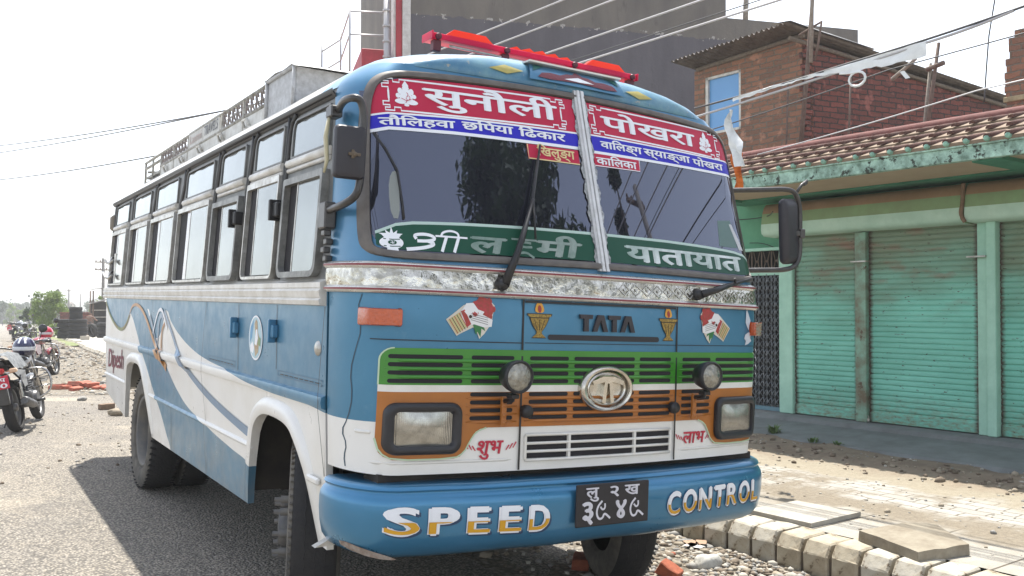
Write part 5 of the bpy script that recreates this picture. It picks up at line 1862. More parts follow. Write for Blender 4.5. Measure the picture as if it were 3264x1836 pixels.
SHRI = [(.20, [(.10, .72), (.04, .98), (.24, 1.08), (.40, .95), (.42, .74), (.30, .62), (.12, .60)]), (.22, [(.30, .63), (.44, .48), (.34, .26), (.14, .10), (-.04, .02)]),
        (.20, [(.58, 0), (.62, 1.0)]), (.20, [(.80, 0), (.84, 1.0)]), (.14, [(.84, .95), (.82, 1.28), (.68, 1.42), (.54, 1.28), (.52, 1.02)]), (.12, [(.42, 1.0), (1.0, 1.0)])]
KSHA = [(.12, [(-.05, 1.0), (1.05, 1.0)]), (.15, [(.80, .80), (.45, .86), (.25, .68), (.48, .52), (.85, .56)]), (.15, [(.42, .50), (.15, .36), (.28, .14), (.62, .20), (.78, .02), (.95, -.12)])]
bm = B()
strokes(bm, SHRI, -.905, -.668, 1.737, 1.800, sh=.25)
front('lettering', bm, WHV, paneL, .0095, zc=WZ)
bm = B()
text2d(bm, 'ल', -.640, -.470, 1.745, 1.808, 'न', .07, .15)
strokes(bm, KSHA, -.455, -.345, 1.745, 1.812, sh=.15)
text2d(bm, 'मी', -.335, -.098, 1.750, 1.813, 'न', .07, .15)
front('lettering', bm, SILV, paneL, .0095, zc=WZ)
bm = B()
text2d(bm, 'यातायात', .137, .925, 1.757, 1.825, 'न', .07, 0, 0, -.004)
front('lettering', bm, pbr('worn_white_vinyl', (.66, .71, .72), .4, 0, (7, 1.0), None, 0, 1.5, (.30, .40, .37)), paneR, .0095, zc=WZ)
# water-pot emblem
bm = B()
cx, zb = -.968, 1.728
for dx, hh in ((-.042, .070), (-.022, .083), (0, .095), (.022, .083), (.042, .070)):
    ribbon2d(bm, [(cx + dx * .35, zb + .062), (cx + dx, zb + hh)], [.018, .001], .0002 + abs(dx) * .01)
poly2d(bm, oval(cx, zb + .034, .043, .025), .001)
poly2d(bm, [(cx - .026, zb + .052), (cx + .026, zb + .052), (cx + .034, zb + .064), (cx - .034, zb + .064)], .0016)
poly2d(bm, [(cx - .022, zb + .002), (cx + .022, zb + .002), (cx + .018, zb + .014), (cx - .018, zb + .014)], .0016)
for q in (.020, .048): ribbon2d(bm, [(cx - .030, zb + q), (cx, zb + q - .002), (cx + .030, zb + q)], .0035, .002, 1)
poly2d(bm, oval(cx, zb + .034, .016, .009), .002, 1)
ribbon2d(bm, [(cx - .006, zb + .030), (cx - .006, zb + .034), (cx + .006, zb + .034), (cx + .006, zb + .039)], .0022, .0026)
ribbon2d(bm, [(cx - .006, zb + .040), (cx, zb + .040), (cx, zb + .028), (cx + .006, zb + .028)], .0022, .0029)
front('pot_emblem', bm, [WHV, GREV], paneL, .0095, zc=WZ)
# centre divider with fretted trim
bm = B()
for x0, x1, d in ((-.017, -.004, .028), (.004, .017, .028), (-.028, .028, .018)):
    zz = [1.70 + .84 * k / 10 for k in range(11)]
    pr = [(x0, .0), (x0, d), (x1, d), (x1, .0)]
    V = grid(bm, zz, pr, lambda z, q: Vector((q[0], yf(q[0], z) - q[1], z)), 0, False)
    for row in (V[0], V[-1]): bm.faces.new(row)
obj('windscreen_divider', bm, pbr('white_divider', (.70, .71, .72), .35, .2, (12, .7), None, .2, 1.5, (.48, .48, .48)), bus)
bm = B()
n = 60
L_ = []
for k in range(n + 1):
    z = 1.71 + .80 * k / n
    s = .025 + .015 * abs(math.sin(k * .42)) + .007 * abs(math.sin(k * 1.26))
    L_.append((s, z))
for s in (-1, 1):
    V = [(bm.verts.new((s * .02, -.0, z)), bm.verts.new((s * w_, 0, z))) for w_, z in L_]
    for a, b in zip(V, V[1:]): bm.faces.new((a[0], a[1], b[1], b[0]))
front('divider_fringe', bm, pbr('tarnished_silver', (.50, .51, .50), .3, .7, (60, 1), (80, .6), 0, 1.5, (.18, .18, .18)), bus, .0125)
# dashboard things seen behind the glass: pillar pad and paper
bm = B()
poly2d(bm, [(.885, 1.99), (.905, 1.99), (.965, 1.86), (.93, 1.86)])
poly2d(bm, [(.78, 1.87), (.80, 2.0), (.90, 2.01), (.92, 1.87)], -.0006, 1)
front('inside_paper', bm, [pbr('paper', (.50, .52, .54), .6), pbr('pale_green_inside', (.10, .17, .16), .5)], paneR, .0072)
bm = B()
poly2d(bm, smooth_poly([(-.962, 1.86), (-.928, 1.86), (-.920, 2.0), (-.925, 2.06), (-.95, 2.05), (-.965, 1.98)], 1))
front('inside_pad', bm, pbr('grey_pad', (.22, .24, .23), .6), paneL, .0072)

# forehead drawings on the front of the roof
ROOFL = ([2.515, 2.532, 2.55, 2.585, 2.62, 2.652, 2.685], [.204, .186, .182, .192, .215, .26, .36])
def roof_front(name, bm, mats, off):
    cuts(bm, [i * .05 for i in range(-10, 11)], ROOFL[0])
    for v in bm.verts: v.co.y += lerp(v.co.z, *ROOFL) + .0966 * (v.co.x / BW) ** 2 - off
    bm.normal_update()
    for f in bm.faces:
        if f.normal.y > 0: f.normal_flip()
    return obj(name, bm, mats, bus, 40)
bm = B()
P = [(-.27, 2.556), (.27, 2.556), (.25, 2.640), (-.25, 2.640)]
poly2d(bm, P)
roof_front('visor_board', bm, BLUE, .016)
bm = B()
bx(bm, -.26, .26, .195, .30, 2.640, 2.648)
obj('visor_lip', bm, CREAM, bus)
bm = B()
for s in (-1, 1):
    poly2d(bm, [(s * .465, 2.578), (s * .375, 2.562), (s * .290, 2.588), (s * .380, 2.606)], 0, 0)
    poly2d(bm, [(s * .245, 2.598), (s * .17, 2.634), (s * .232, 2.632)], .014, 2)
P = [(-.225, 2.572), (-.20, 2.595), (-.15, 2.602), (-.10, 2.598), (-.06, 2.612), (-.03, 2.612), (0, 2.632), (.03, 2.612), (.06, 2.612), (.10, 2.598), (.15, 2.602), (.20, 2.595), (.225, 2.572), (.16, 2.568), (0, 2.575), (-.16, 2.568)]
poly2d(bm, P, .014, 1)
poly2d(bm, [(-.085, 2.582), (0, 2.602), (.085, 2.582), (0, 2.578)], .016, 3)
roof_front('painted_diamond', bm, [MUST, pbr('maroon_paint', (.17, .035, .05), .45), pbr('bottle_green', (.02, .12, .10), .45), WHV], .006)
# red marker bar on the roof
bm = B()
bx(bm, -.60, .60, .50, .515, 2.754, 2.782, .003, 0)
bx(bm, -.60, .60, .515, .60, 2.754, 2.760, .002, 0)
for s in (-1, 1):
    bx(bm, s * .598, s * .606, .49, .60, 2.750, 2.787, .002, 0)
    c = s * .40
    prism(bm, [(c - .13, 2.780), (c + .13, 2.780), (c + .085, 2.814), (c - .085, 2.814)], .506, .55, lambda u, v, h: Vector((u, h, v)), 1)
P = [(-.20, 2.78)] + [(-.19 + .025 * k, 2.790 + .007 * ((k * 7) % 3) - .00015 * (k - 8) ** 2) for k in range(16)] + [(.20, 2.78)]
prism(bm, P, .508, .513, lambda u, v, h: Vector((u, h, v)), 1)
lb = obj('marker_bar', bm, [REDB, REDO], bus)
for x in (-.57, -.2, .2, .57):
    bm = B()
    bx(bm, x - .02, x + .02, .505, .54, 2.70, 2.752, .003)
    lathe(bm, [(0, -.01), (.014, -.01), (.016, 0), (.016, .004)], (x, .498, 2.765), 'Y', 10)
    obj('bracket', bm, pbr('dark_red_bracket', (.10, .012, .02), .5), lb)
bm = B()
tube(bm, [(-.5, .52, 2.738), (.5, .52, 2.733)], .006, 6)
tube(bm, [(-.36, .44, 2.665), (-.26, .40, 2.672)], .012, 6)
obj('roof_cable', bm, ALU, bus)

# ---------------------------------------------------------------- chrome band and rails
def band(name, z0, z1, off, mat, nz=2, bulge=0.0):
    bm = B()
    rows = []
    for k in range(nz + 1):
        z = z0 + (z1 - z0) * k / nz
        P = front_part(half_w(z), base_y(z), cor_ry(z), .16, z, 40, 12)
        n = len(P)
        row = []
        for i, (x, y) in enumerate(P):
            a, b = P[max(0, i - 1)], P[min(n - 1, i + 1)]
            tx, ty = b[0] - a[0], b[1] - a[1]
            l = math.hypot(tx, ty)
            o = off + bulge * math.sin(math.pi * k / nz)
            row.append(bm.verts.new((x + ty / l * o, y - tx / l * o, z)))
        rows.append(row)
    for a, b in zip(rows, rows[1:]):
        for i in range(len(a) - 1): bm.faces.new((a[i], a[i + 1], b[i + 1], b[i]))
    return obj(name, bm, mat, bus, 60)
def embossed():
    m, t, p, tc = newmat('embossed_chrome')
    co = tc.outputs['Object']
    v = t.nodes.new('ShaderNodeTexVoronoi')
    v.inputs['Scale'].default_value = 22
    t.links.new(co, v.inputs['Vector'])
    n = noise_n(t, co, 15, 4, .6)
    h = mathn(t, 'ADD', mathn(t, 'MULTIPLY', v.outputs['Distance'], .8), mathn(t, 'MULTIPLY', n, 1.6))
    bumpn(t, h, p, .6, .010)
    t.links.new(mixnode(t, ramp(t, n, .42, .62), (.66, .63, .56), (.38, .35, .28)), p.inputs['Base Color'])
    p.inputs['Metallic'].default_value = .95
    p.inputs['Roughness'].default_value = .16
    return m
band('chrome_band', 1.588, 1.662, .012, embossed(), 3, .002)
RAILW = pbr('rail_white_metal', (.66, .65, .62), .25, .6, (20, .6), None, .2, 1.5, (.40, .38, .34))
MAR = pbr('rail_maroon', (.20, .025, .03), .35)
for z in (1.576, 1.672):
    band('chrome_rail', z - .014, z + .014, .012, RAILW, 6, .012)
    band('rail_stripe', z - .0035, z + .0045, .0243, MAR, 1)
# diamonds pressed into the band
bm = B()
for k in range(14):
    x = .10 + k * .066
    z = 1.625
    for (a, b) in (((-.03, 0), (0, .026)), ((0, .026), (.03, 0)), ((.03, 0), (0, -.026)), ((0, -.026), (-.03, 0))):
        ribbon2d(bm, [(x + a[0], z + a[1]), (x + b[0], z + b[1])], .004, k % 3 * .0002)
    poly2d(bm, oval(x, z, .007, .007, 8), .001)
front('pressed_diamond', bm, ALU, bus, .0165)

# ---------------------------------------------------------------- grille
def gpatch(name, P, mat, off=.004, parent=bus):
    bm = B()
    poly2d(bm, P)
    return front(name, bm, mat, parent, off, zc=[.9 + .03 * k for k in range(1, 16)])
GL = 1.012
gtop = [(-GL, 1.208), (-GL, 1.30)] + [(-GL + .048 - .048 * math.cos(R(90 * k / 6)), 1.304 + .048 * math.sin(R(90 * k / 6))) for k in range(7)]
gtop = gtop + [(-x, z) for x, z in reversed(gtop)]
def hx(x): return lerp(abs(x), [0, GL - .048] + [GL - .048 + .008 * k for k in range(1, 7)], [1.352, 1.352] + [1.304 + .048 * math.sqrt(max(0, 1 - (k / 6) ** 2)) for k in range(1, 7)])
GX = [-GL + .008 * k for k in range(7)] + [-.92 + 1.84 * k / 24 for k in range(25)] + [GL - .048 + .008 * k for k in range(7)]
def gstrip(name, xs_, f0, f1, mat, off=.005):
    bm = B()
    V = [(bm.verts.new((x, 0, f0(x))), bm.verts.new((x, 0, f1(x)))) for x in xs_]
    for a, b in zip(V, V[1:]): bm.faces.new((a[0], b[0], b[1], a[1]))
    return front(name, bm, mat, bus, off, xc=[], zc=[1.0, 1.1, 1.15, 1.25, 1.3])
grille = gstrip('grille_top', GX, lambda x: 1.208, hx, GRN)
gpatch('grille_stripe', [(-GL, 1.181), (GL, 1.181), (GL, 1.208), (-GL, 1.208)], CREAM, .005)
half = [(0, 1.038), (-.57, 1.038), (-.615, 1.022), (-.640, .985), (-.664, .940), (-.705, .918), (-.955, .918), (-1.0, .945), (-1.014, 1.0), (-GL, 1.181)]
hs_ = sorted((x, z) for x, z in [(0, 1.038), (.56, 1.038), (.595, 1.033), (.615, 1.022), (.640, .985), (.664, .940), (.68, .925), (.705, .918), (.955, .918), (.985, .930), (1.0, .945), (1.008, .97), (GL, 1.0)])
ob = lambda x: lerp(abs(x), [a for a, _ in hs_], [b for _, b in hs_])
OX = sorted({round(s_ * x, 4) for s_ in (-1, 1) for x in [a for a, _ in hs_] + [.1 * k for k in range(1, 10)] + [.605, .628, .652]})
og = gstrip('grille_bottom', OX, ob, lambda x: 1.181, ORG)
ed = smooth_poly([(-x, z) for x, z in half[1:-1]][::1], 1, False)
for P, w_ in (([(-x, z) for x, z in ed], .006), (ed, .006), (gtop[:9], .005), (gtop[9:], .005)):
    bm = B()
    ribbon2d(bm, P, w_, .001)
    front('grille_edge', bm, pbr('pale_green_line', (.45, .58, .40), .4), bus, .0062)
SL_L = [(-.985, -.682), (-.646, -.455)]
SL_C = [(-.382, -.192), (-.164, .164), (.192, .382)]
SL_R = [(.455, .646), (.682, .985)]
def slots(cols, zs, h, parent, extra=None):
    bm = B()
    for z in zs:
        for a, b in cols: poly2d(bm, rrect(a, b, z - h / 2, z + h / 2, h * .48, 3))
    return front('slot_shade', bm, OPENSH, parent, .0064)  # flat dark plates painted as slot shade, nothing is cut
def ribs(cols, zs, r, mat, parent):
    bm = B()
    for z in zs:
        for a, b in cols:
            n = max(3, int((b - a) / .08))
            tube(bm, [(a + (b - a) * k / n, yf(a + (b - a) * k / n, z) - .006, z) for k in range(n + 1)], [r * .3] + [r] * (n - 1) + [r * .3], 6, caps=True)
    return obj('grille_rib', bm, mat, parent)
GZ = [1.319, 1.288, 1.256, 1.224]
OZ = [1.171, 1.139, 1.107, 1.076]
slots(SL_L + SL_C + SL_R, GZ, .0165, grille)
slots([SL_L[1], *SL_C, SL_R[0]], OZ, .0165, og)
ribs([(-.995, -.435), (-.40, .40), (.435, .995)], [1.304, 1.272, 1.240], .0075, GRN, grille)
ribs([(-.66, -.435), (-.40, .40), (.435, .66)], [1.155, 1.123, 1.091, 1.061], .0075, ORG, og)
# lower white grille in the bonnet
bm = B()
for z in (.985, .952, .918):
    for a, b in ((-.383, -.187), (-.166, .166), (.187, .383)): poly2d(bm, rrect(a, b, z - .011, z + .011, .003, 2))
lg = front('lower_grille', bm, OPENSH, bus, .0035)  # openings are dark plates too, their shade is in the colour
bm = B()
for z in (1.003, .9685, .935, .900):
    tube(bm, [(-.39 + .78 * k / 8, yf(-.39 + .78 * k / 8, z) - .006 - (.004 if k == 2 and z < .95 else 0), z) for k in range(9)], .0065, 6)
for x in (-.390, -.1765, .1765, .390):
    bx(bm, x - .006, x + .006, yf(x, .95) - .012, yf(x, .95) + .01, .903, 1.0, .002)
obj('grille_bar', bm, CREAM, lg)
# joints of the bonnet and panels
for P, w_ in (([(-.418, .862), (-.4175, 1.2), (-.418, 1.56)], .009), ([(.418, .862), (.4175, 1.2), (.418, 1.56)], .009), ([(-1.04, 1.383), (-.42, 1.381)], .004), ([(-.41, 1.382), (.41, 1.384)], .003), ([(.42, 1.384), (1.05, 1.385)], .003), ([(-.41, 1.553), (.41, 1.553)], .010)):
    bm = B()
    ribbon2d(bm, P, w_)
    front('panel_joint', bm, BLACK, bus, .0075 if w_ > .005 else .0074, zc=[1.0, 1.2])
for z, xa, xb in ((1.02, -1.06, -1.02), (.905, -1.055, -.43), (.905, .43, 1.055), (1.02, 1.02, 1.06)):
    bm = B()
    n = 12
    tube(bm, [(xa + (xb - xa) * k / n, yf(xa + (xb - xa) * k / n, z) + .003, z) for k in range(n + 1)], [.001] + [.0075] * (n - 1) + [.001], 6)
    obj('nose_crease', bm, CREAM, bus)
# long dark slot and maker's letters on the bonnet
bm = B()
poly2d(bm, rrect(-.298, .305, 1.396, 1.419, .0105, 4))
front('bonnet_slot', bm, pbr('slot_black', (.012, .012, .018), .4), bus, .004)
bm = B()
def letters_tata(bm):
    w_, h, z0 = .068, .072, 1.436
    for i, (x, ch) in enumerate(((-.147, 'T'), (-.073, 'A'), (.004, 'T'), (.078, 'A'))):
        if ch == 'T':
            P = [(x, z0 + h), (x + w_, z0 + h), (x + w_ - .003, z0 + h - .018), (x + w_ / 2 + .011, z0 + h - .018), (x + w_ / 2 + .013, z0), (x + w_ / 2 - .011, z0), (x + w_ / 2 - .011, z0 + h - .018), (x + .003, z0 + h - .018)]
        else:
            P = [(x - .004, z0), (x + .018, z0), (x + w_ / 2 + .002, z0 + h * .70), (x + w_ - .014, z0), (x + w_ + .008, z0), (x + w_ / 2 + .018, z0 + h), (x + w_ / 2 - .014, z0 + h)]
        prism(bm, P, 0, 1, lambda u, v, hh: Vector((u, -hh * .010, v)))
letters_tata(bm)
front('lettering', bm, pbr('worn_black_letters', (.012, .011, .018), .4, 0, (12, .5), None, 0, 1.5, (.06, .05, .05)), bus, .004)
# oil-lamp stickers
SIDEC = [pbr('sticker_gold', (.42, .28, .05), .4, 0, (160, 1), None, 0, 1.5, (.12, .07, .01)), pbr('sticker_dark', (.03, .02, .01), .5), pbr('sticker_flame', (.62, .30, .03), .4), pbr('sticker_red', (.30, .03, .02), .4)]
for c in (-.342, .361):
    bm = B()
    P = [(-.058, 1.503), (.058, 1.503), (.057, 1.494), (.046, 1.492), (.044, 1.482), (.030, 1.452), (.012, 1.430), (.014, 1.420), (.034, 1.404), (-.034, 1.404), (-.014, 1.420), (-.012, 1.430), (-.030, 1.452), (-.044, 1.482), (-.046, 1.492), (-.057, 1.494)]
    poly2d(bm, [(c + x * 1.05, 1.4535 + (z - 1.4535) * 1.04) for x, z in P], 0, 1)
    poly2d(bm, [(c + x * .95, 1.4535 + (z - 1.4535) * .97) for x, z in P], .0006, 0)
    ribbon2d(bm, [(c - .046, 1.487), (c + .046, 1.487)], .004, .0012, 1)
    for k in (-1, 0, 1): ribbon2d(bm, [(c + k * .010, 1.436), (c + k * .024, 1.478)], .003, .0013, 1)
    poly2d(bm, smooth_poly([(c - .020, 1.508), (c - .022, 1.53), (c, 1.566), (c + .022, 1.53), (c + .020, 1.508)], 1), .0006, 2)
    poly2d(bm, oval(c, 1.524, .009, .016, 12), .0012, 3)
    front('lamp_sticker', bm, SIDEC, bus, .004)
# folded-hands stickers with rose and leaves
HC = [pbr('sticker_cream', (.62, .58, .50), .4), pbr('sticker_rose', (.45, .03, .04), .4, 0, (90, .8), None, 0, 1.5, (.20, .05, .02)), pbr('sticker_leaf', (.03, .17, .05), .4), pbr('sticker_hand', (.72, .72, .72), .4), SIDEC[1], pbr('sticker_bangle', (.50, .45, .22), .4)]
for c, s in ((-.655, 1), (.678, -1)):
    bm = B()
    f = lambda P: [(c + s * x, z) for x, z in P]
    poly2d(bm, f([(-.105, 1.468), (-.058, 1.404), (-.045, 1.412), (.012, 1.440), (.030, 1.418), (.040, 1.394), (.062, 1.415), (.09, 1.455), (.105, 1.53), (.075, 1.558), (.04, 1.56), (.01, 1.53), (-.03, 1.528)]), 0, 0)
    poly2d(bm, f(oval(.055, 1.515, .044, .046, 16)), .0006, 1)
    for k in range(7): poly2d(bm, f(oval(.055 + .040 * math.cos(k * .9), 1.515 + .040 * math.sin(k * .9), .014, .014, 8)), .0008 + k * .00004, 1)
    for a in ((.045, 1.430), (.025, 1.410), (.065, 1.425), (.045, 1.400)):
        poly2d(bm, f([(.005, 1.462), a, (.05, 1.468)]), .0007 + a[0] * .003, 2)
    poly2d(bm, f([(-.045, 1.500), (-.02, 1.535), (.01, 1.538), (.03, 1.512), (.058, 1.503), (.050, 1.492), (.095, 1.472), (.092, 1.444), (.060, 1.440), (.015, 1.452), (-.005, 1.446), (-.03, 1.455)]), .0016, 3)
    for k in range(4): ribbon2d(bm, f([(.0, 1.470 + .008 * k), (.075, 1.452 + .009 * k)]), .0018, .0021, 4)
    poly2d(bm, f([(-.045, 1.502), (-.028, 1.510), (.002, 1.452), (-.015, 1.440)]), .0021, 1)
    poly2d(bm, f([(-.098, 1.466), (-.05, 1.498), (-.018, 1.440), (-.058, 1.410)]), .0018, 5)
    for k in range(5): ribbon2d(bm, f([(-.092 + .010 * k, 1.470 + .006 * k), (-.053 + .010 * k, 1.413 + .006 * k)]), .003, .0024, 4 if k % 2 else 1)
    poly2d(bm, f(oval(-.003, 1.482, .007, .007, 8)), .0028, 4)
    front('hands_sticker', bm, HC, bus, .004)
# torn sticker remains on the kerb side
bm = B()
poly2d(bm, [(.915, 1.556), (.925, 1.562), (.935, 1.535), (.945, 1.51), (.935, 1.485), (.932, 1.462), (.918, 1.478), (.905, 1.50), (.912, 1.53)])
poly2d(bm, [(.905, 1.44), (.93, 1.452), (.955, 1.448), (.945, 1.425), (.955, 1.41), (.93, 1.395), (.905, 1.388), (.912, 1.41), (.898, 1.42)])
front('torn_sticker', bm, pbr('torn_white', (.52, .56, .62), .5), bus, .003)
# shubh / labh lettering
for t_, xa, xb, q in (('शुभ', -.607, -.488, ((-.635, -1), (-.455, 1))), ('लाभ', .480, .628, ((.455, -1), (.652, 1)))):
    bm = B()
    text2d(bm, t_, xa, xb, .932, .983, 'न', .05, .15)
    for x0, s in q:
        for k in range(3): ribbon2d(bm, [(x0 - s * .022 + s * k * .016, .945 + .004 * k), (x0 - s * .016 + s * k * .016 + .008 * s, .965 + .006 * k)], [.004, .006], .0001 * k)
    front('lettering', bm, REDL, bus, .0035)

# emblem
bm = B()
def dome(bm, cx, cy, cz, a, b, prof):
    rows = []
    n = 40
    for r_, d in prof:
        rows.append([bm.verts.new((cx + a * r_ * math.cos(2 * math.pi * k / n), cy - d, cz + b * r_ * math.sin(2 * math.pi * k / n))) for k in range(n)])
    for p_, q in zip(rows, rows[1:]):
        for k in range(n): bm.faces.new((p_[k], p_[(k + 1) % n], q[(k + 1) % n], q[k]))
    bm.faces.new(rows[-1])
EY = -.0966
dome(bm, 0, EY, 1.192, .142, .099, [(1.0, -.004), (1.0, .018), (.97, .030), (.90, .037), (.82, .034), (.79, .022), (.77, .010), (.70, .006), (.3, .008)])
# raised T and inner ring
for P in ([(-.085, 1.225), (-.03, 1.245), (.03, 1.245), (.085, 1.225), (.078, 1.208), (.02, 1.222), (.032, 1.135), (.014, 1.128), (.0045, 1.215), (-.0045, 1.215), (-.014, 1.128), (-.032, 1.135), (-.02, 1.222), (-.078, 1.208)],):
    prism(bm, P, EY - .004, EY - .034, lambda u, v, h: Vector((u, h, v)))
n = 36
for k in range(n):
    a0, a1 = 2 * math.pi * k / n, 2 * math.pi * (k + 1) / n
tube(bm, [(.098 * math.cos(2 * math.pi * k / n), EY - .020, 1.192 + .066 * math.sin(2 * math.pi * k / n)) for k in range(n)], .006, 6, closed=True)
bmesh.ops.recalc_face_normals(bm, faces=bm.faces[:])
obj('emblem', bm, pbr('worn_chrome', (.66, .62, .55), .20, .95, (18, .8), (30, .06), 0, 1.5, (.46, .43, .37)), bus, 40)
# rubber bonnet stops
for x in (-.397, .397):
    bm = B()
    lathe(bm, [(0, -.03), (.022, -.03), (.027, -.02), (.027, .0)], (x, yf(x, 1.1) - .008, 1.101), 'Y', 14)
    obj('bonnet_stop', bm, BLACK, bus)

# ---------------------------------------------------------------- lamps
for s in (-1, 1):
    # headlight: thick rubber bezel round a rounded-rectangle lens
    o = rrect(-.155, .155, -.101, .101, .045, 6)
    i = rrect(-.118, .118, -.064, .064, .022, 6)
    c = (s * .838, 1.039)
    bm = B()
    n = len(o)
    def pt(x, z, d): return bm.verts.new((c[0] + x, yf(c[0] + x, c[1] + z) - d, c[1] + z))
    sc_ = lambda P, k: [(x * k, z * (1 - (1 - k) * 1.5)) for x, z in P]
    rows = [[pt(x, z, d) for x, z in P] for P, d in ((o, .0), (o, .020), (sc_(o, .96), .030), (sc_(o, .88), .032), (sc_(i, 1.04), .026), (i, .006))]
    for p_, q in zip(rows, rows[1:]):
        for k in range(n): bm.faces.new((p_[k], p_[(k + 1) % n], q[(k + 1) % n], q[k]))
    bmesh.ops.recalc_face_normals(bm, faces=bm.faces[:])
    hl = obj('headlight', bm, pbr('bezel_rubber', (.010, .010, .014), .35, 0, (12, .7), None, 0, 1.5, (.022, .022, .026)), bus, 50)
    bm = B()
    us = [-.119 + .238 * k / 14 for k in range(15)]
    vs_ = [-.065 + .13 * k / 8 for k in range(9)]
    grid(bm, us, vs_, lambda x, z: Vector((c[0] + x, yf(c[0] + x, c[1] + z) - .012 - .010 * (1 - (x / .12) ** 2) * (1 - (z / .066) ** 2), c[1] + z)))
    m = MATS.get('fluted_lens')
    if not m:
        m, t, p, tc = newmat('fluted_lens')
        MATS['fluted_lens'] = m
        co = tc.outputs['Object']
        wv = t.nodes.new('ShaderNodeTexWave')
        wv.inputs['Scale'].default_value = 42
        wv.inputs['Distortion'].default_value = .4
        t.links.new(co, wv.inputs['Vector'])
        bumpn(t, wv.outputs['Fac'], p, .35, .006)
        t.links.new(mixnode(t, ramp(t, noise_n(t, co, 18, 5), .35, .65), (.46, .45, .41), (.26, .25, .22)), p.inputs['Base Color'])
        p.inputs['Metallic'].default_value = .8
        p.inputs['Roughness'].default_value = .12
        p.inputs['Coat Weight'].default_value = 1
    obj('lens', bm, m, hl)
    # round spot lamp on a strap bracket
    fx, fz, fy = s * .512, 1.252, -.205
    bm = B()
    lathe(bm, [(0, .085), (.03, .08), (.052, .055), (.062, .02), (.066, .0), (.066, -.018), (.058, -.024), (.055, -.016)], (fx, fy, fz), 'Y', 26)
    tube(bm, [(fx, fy + .02, fz - .06), (fx, fy + .03, fz - .095), (fx, -.11, fz - .105)], .010, 8)
    bx(bm, fx - .018, fx + .018, fy + .005, fy + .05, fz - .088, fz - .07, .003)
    fl_ = obj('spot_lamp', bm, BLACK, bus)
    bm = B()
    lathe(bm, [(0, -.030), (.03, -.027), (.055, -.017)], (fx, fy, fz), 'Y', 26)
    obj('lens', bm, LENS, fl_)
    bm = B()
    bx(bm, fx - .011, fx + .011, -.118, -.100, 1.045, 1.165, .003)
    for z in (1.06, 1.09, 1.13): lathe(bm, [(0, -.006), (.008, -.005), (.009, 0)], (fx, -.118, z), 'Y', 8)
    obj('bracket', bm, ORG, fl_)
    # amber indicator on the corner
    bm = B()
    P = [(x, z) for x, z in rrect(-.062, .062, -.034, .034, .008, 3)]
    cx_ = s * 1.005
    n = len(P)
    rows = [[bm.verts.new((cx_ + x * k, yf(cx_ + x, 1.469) * (.55 if d > .01 else 1) + (.45 * yf(cx_, 1.469) if d > .01 else 0) - d, 1.469 + z * k)) for x, z in P] for d, k in ((-.004, 1.06), (.006, 1.06), (.012, 1.0), (.040, .95), (.045, .88))]
    for p_, q in zip(rows, rows[1:]):
        for k in range(n): bm.faces.new((p_[k], p_[(k + 1) % n], q[(k + 1) % n], q[k]))
    bm.faces.new(rows[-1])
    bmesh.ops.recalc_face_normals(bm, faces=bm.faces[:])
    obj('indicator_lamp', bm, AMB, bus, 40)

# ---------------------------------------------------------------- bumper
def bp(x):
    y = -.165 + .11 * (x / 1.1) ** 2
    if abs(x) > .92:
        t = min(1, (abs(x) - .92) / .205)
        y += .27 * (1 - math.sqrt(max(0, 1 - t * t)))
    return y
SEC = [(-.16, .826), (-.05, .828), (-.018, .826), (-.003, .818), (.002, .808), (-.005, .801), (-.005, .795), (.004, .787), (.014, .770), (.018, .75), (.018, .70), (.013, .65), (.002, .60), (-.022, .565), (-.055, .545), (-.10, .538), (-.16, .540)]
def sec_d(z):
    F_ = sorted((zz, d) for d, zz in SEC[3:14])
    return lerp(z, [a for a, _ in F_], [b for _, b in F_])
xsb = [-1.125 + .205 * (1 - math.cos(math.pi / 2 * k / 10)) for k in range(10)] + [-.92 + 1.84 * k / 30 for k in range(31)] + [.92 + .205 * math.sin(math.pi / 2 * k / 10) for k in range(1, 11)]
path = [(-1.122, .25)] + [(x, bp(x)) for x in xsb] + [(1.122, .25)]
bm = B()
rows = []
rng = random.Random(3)
for i, (x, y) in enumerate(path):
    a, b = path[max(0, i - 1)], path[min(len(path) - 1, i + 1)]
    tx, ty = b[0] - a[0], b[1] - a[1]
    l = math.hypot(tx, ty)
    nx, ny = ty / l, -tx / l
    rows.append([bm.verts.new((x + nx * d, y + ny * d, z + .006 * mnoise.noise(Vector((x * 4, z * 3, 0))) * (1 if z < .6 else .3))) for d, z in SEC])
for a, b in zip(rows, rows[1:]):
    for k in range(len(SEC) - 1): bm.faces.new((a[k], a[k + 1], b[k + 1], b[k]))
bmesh.ops.recalc_face_normals(bm, faces=bm.faces[:])
bumper = obj('bumper', bm, pbr('bumper_blue', (.034, .182, .33), .26, .5, (3, .8), (5, .15, .02), .5, 1.5, (.05, .20, .37), (20, .70, (.12, .22, .31))), bus, 50)
bm = B()
bx(bm, -1.0, 1.0, -.03, .10, .60, .80, .02)
obj('bumper_beam', bm, UND, bus)
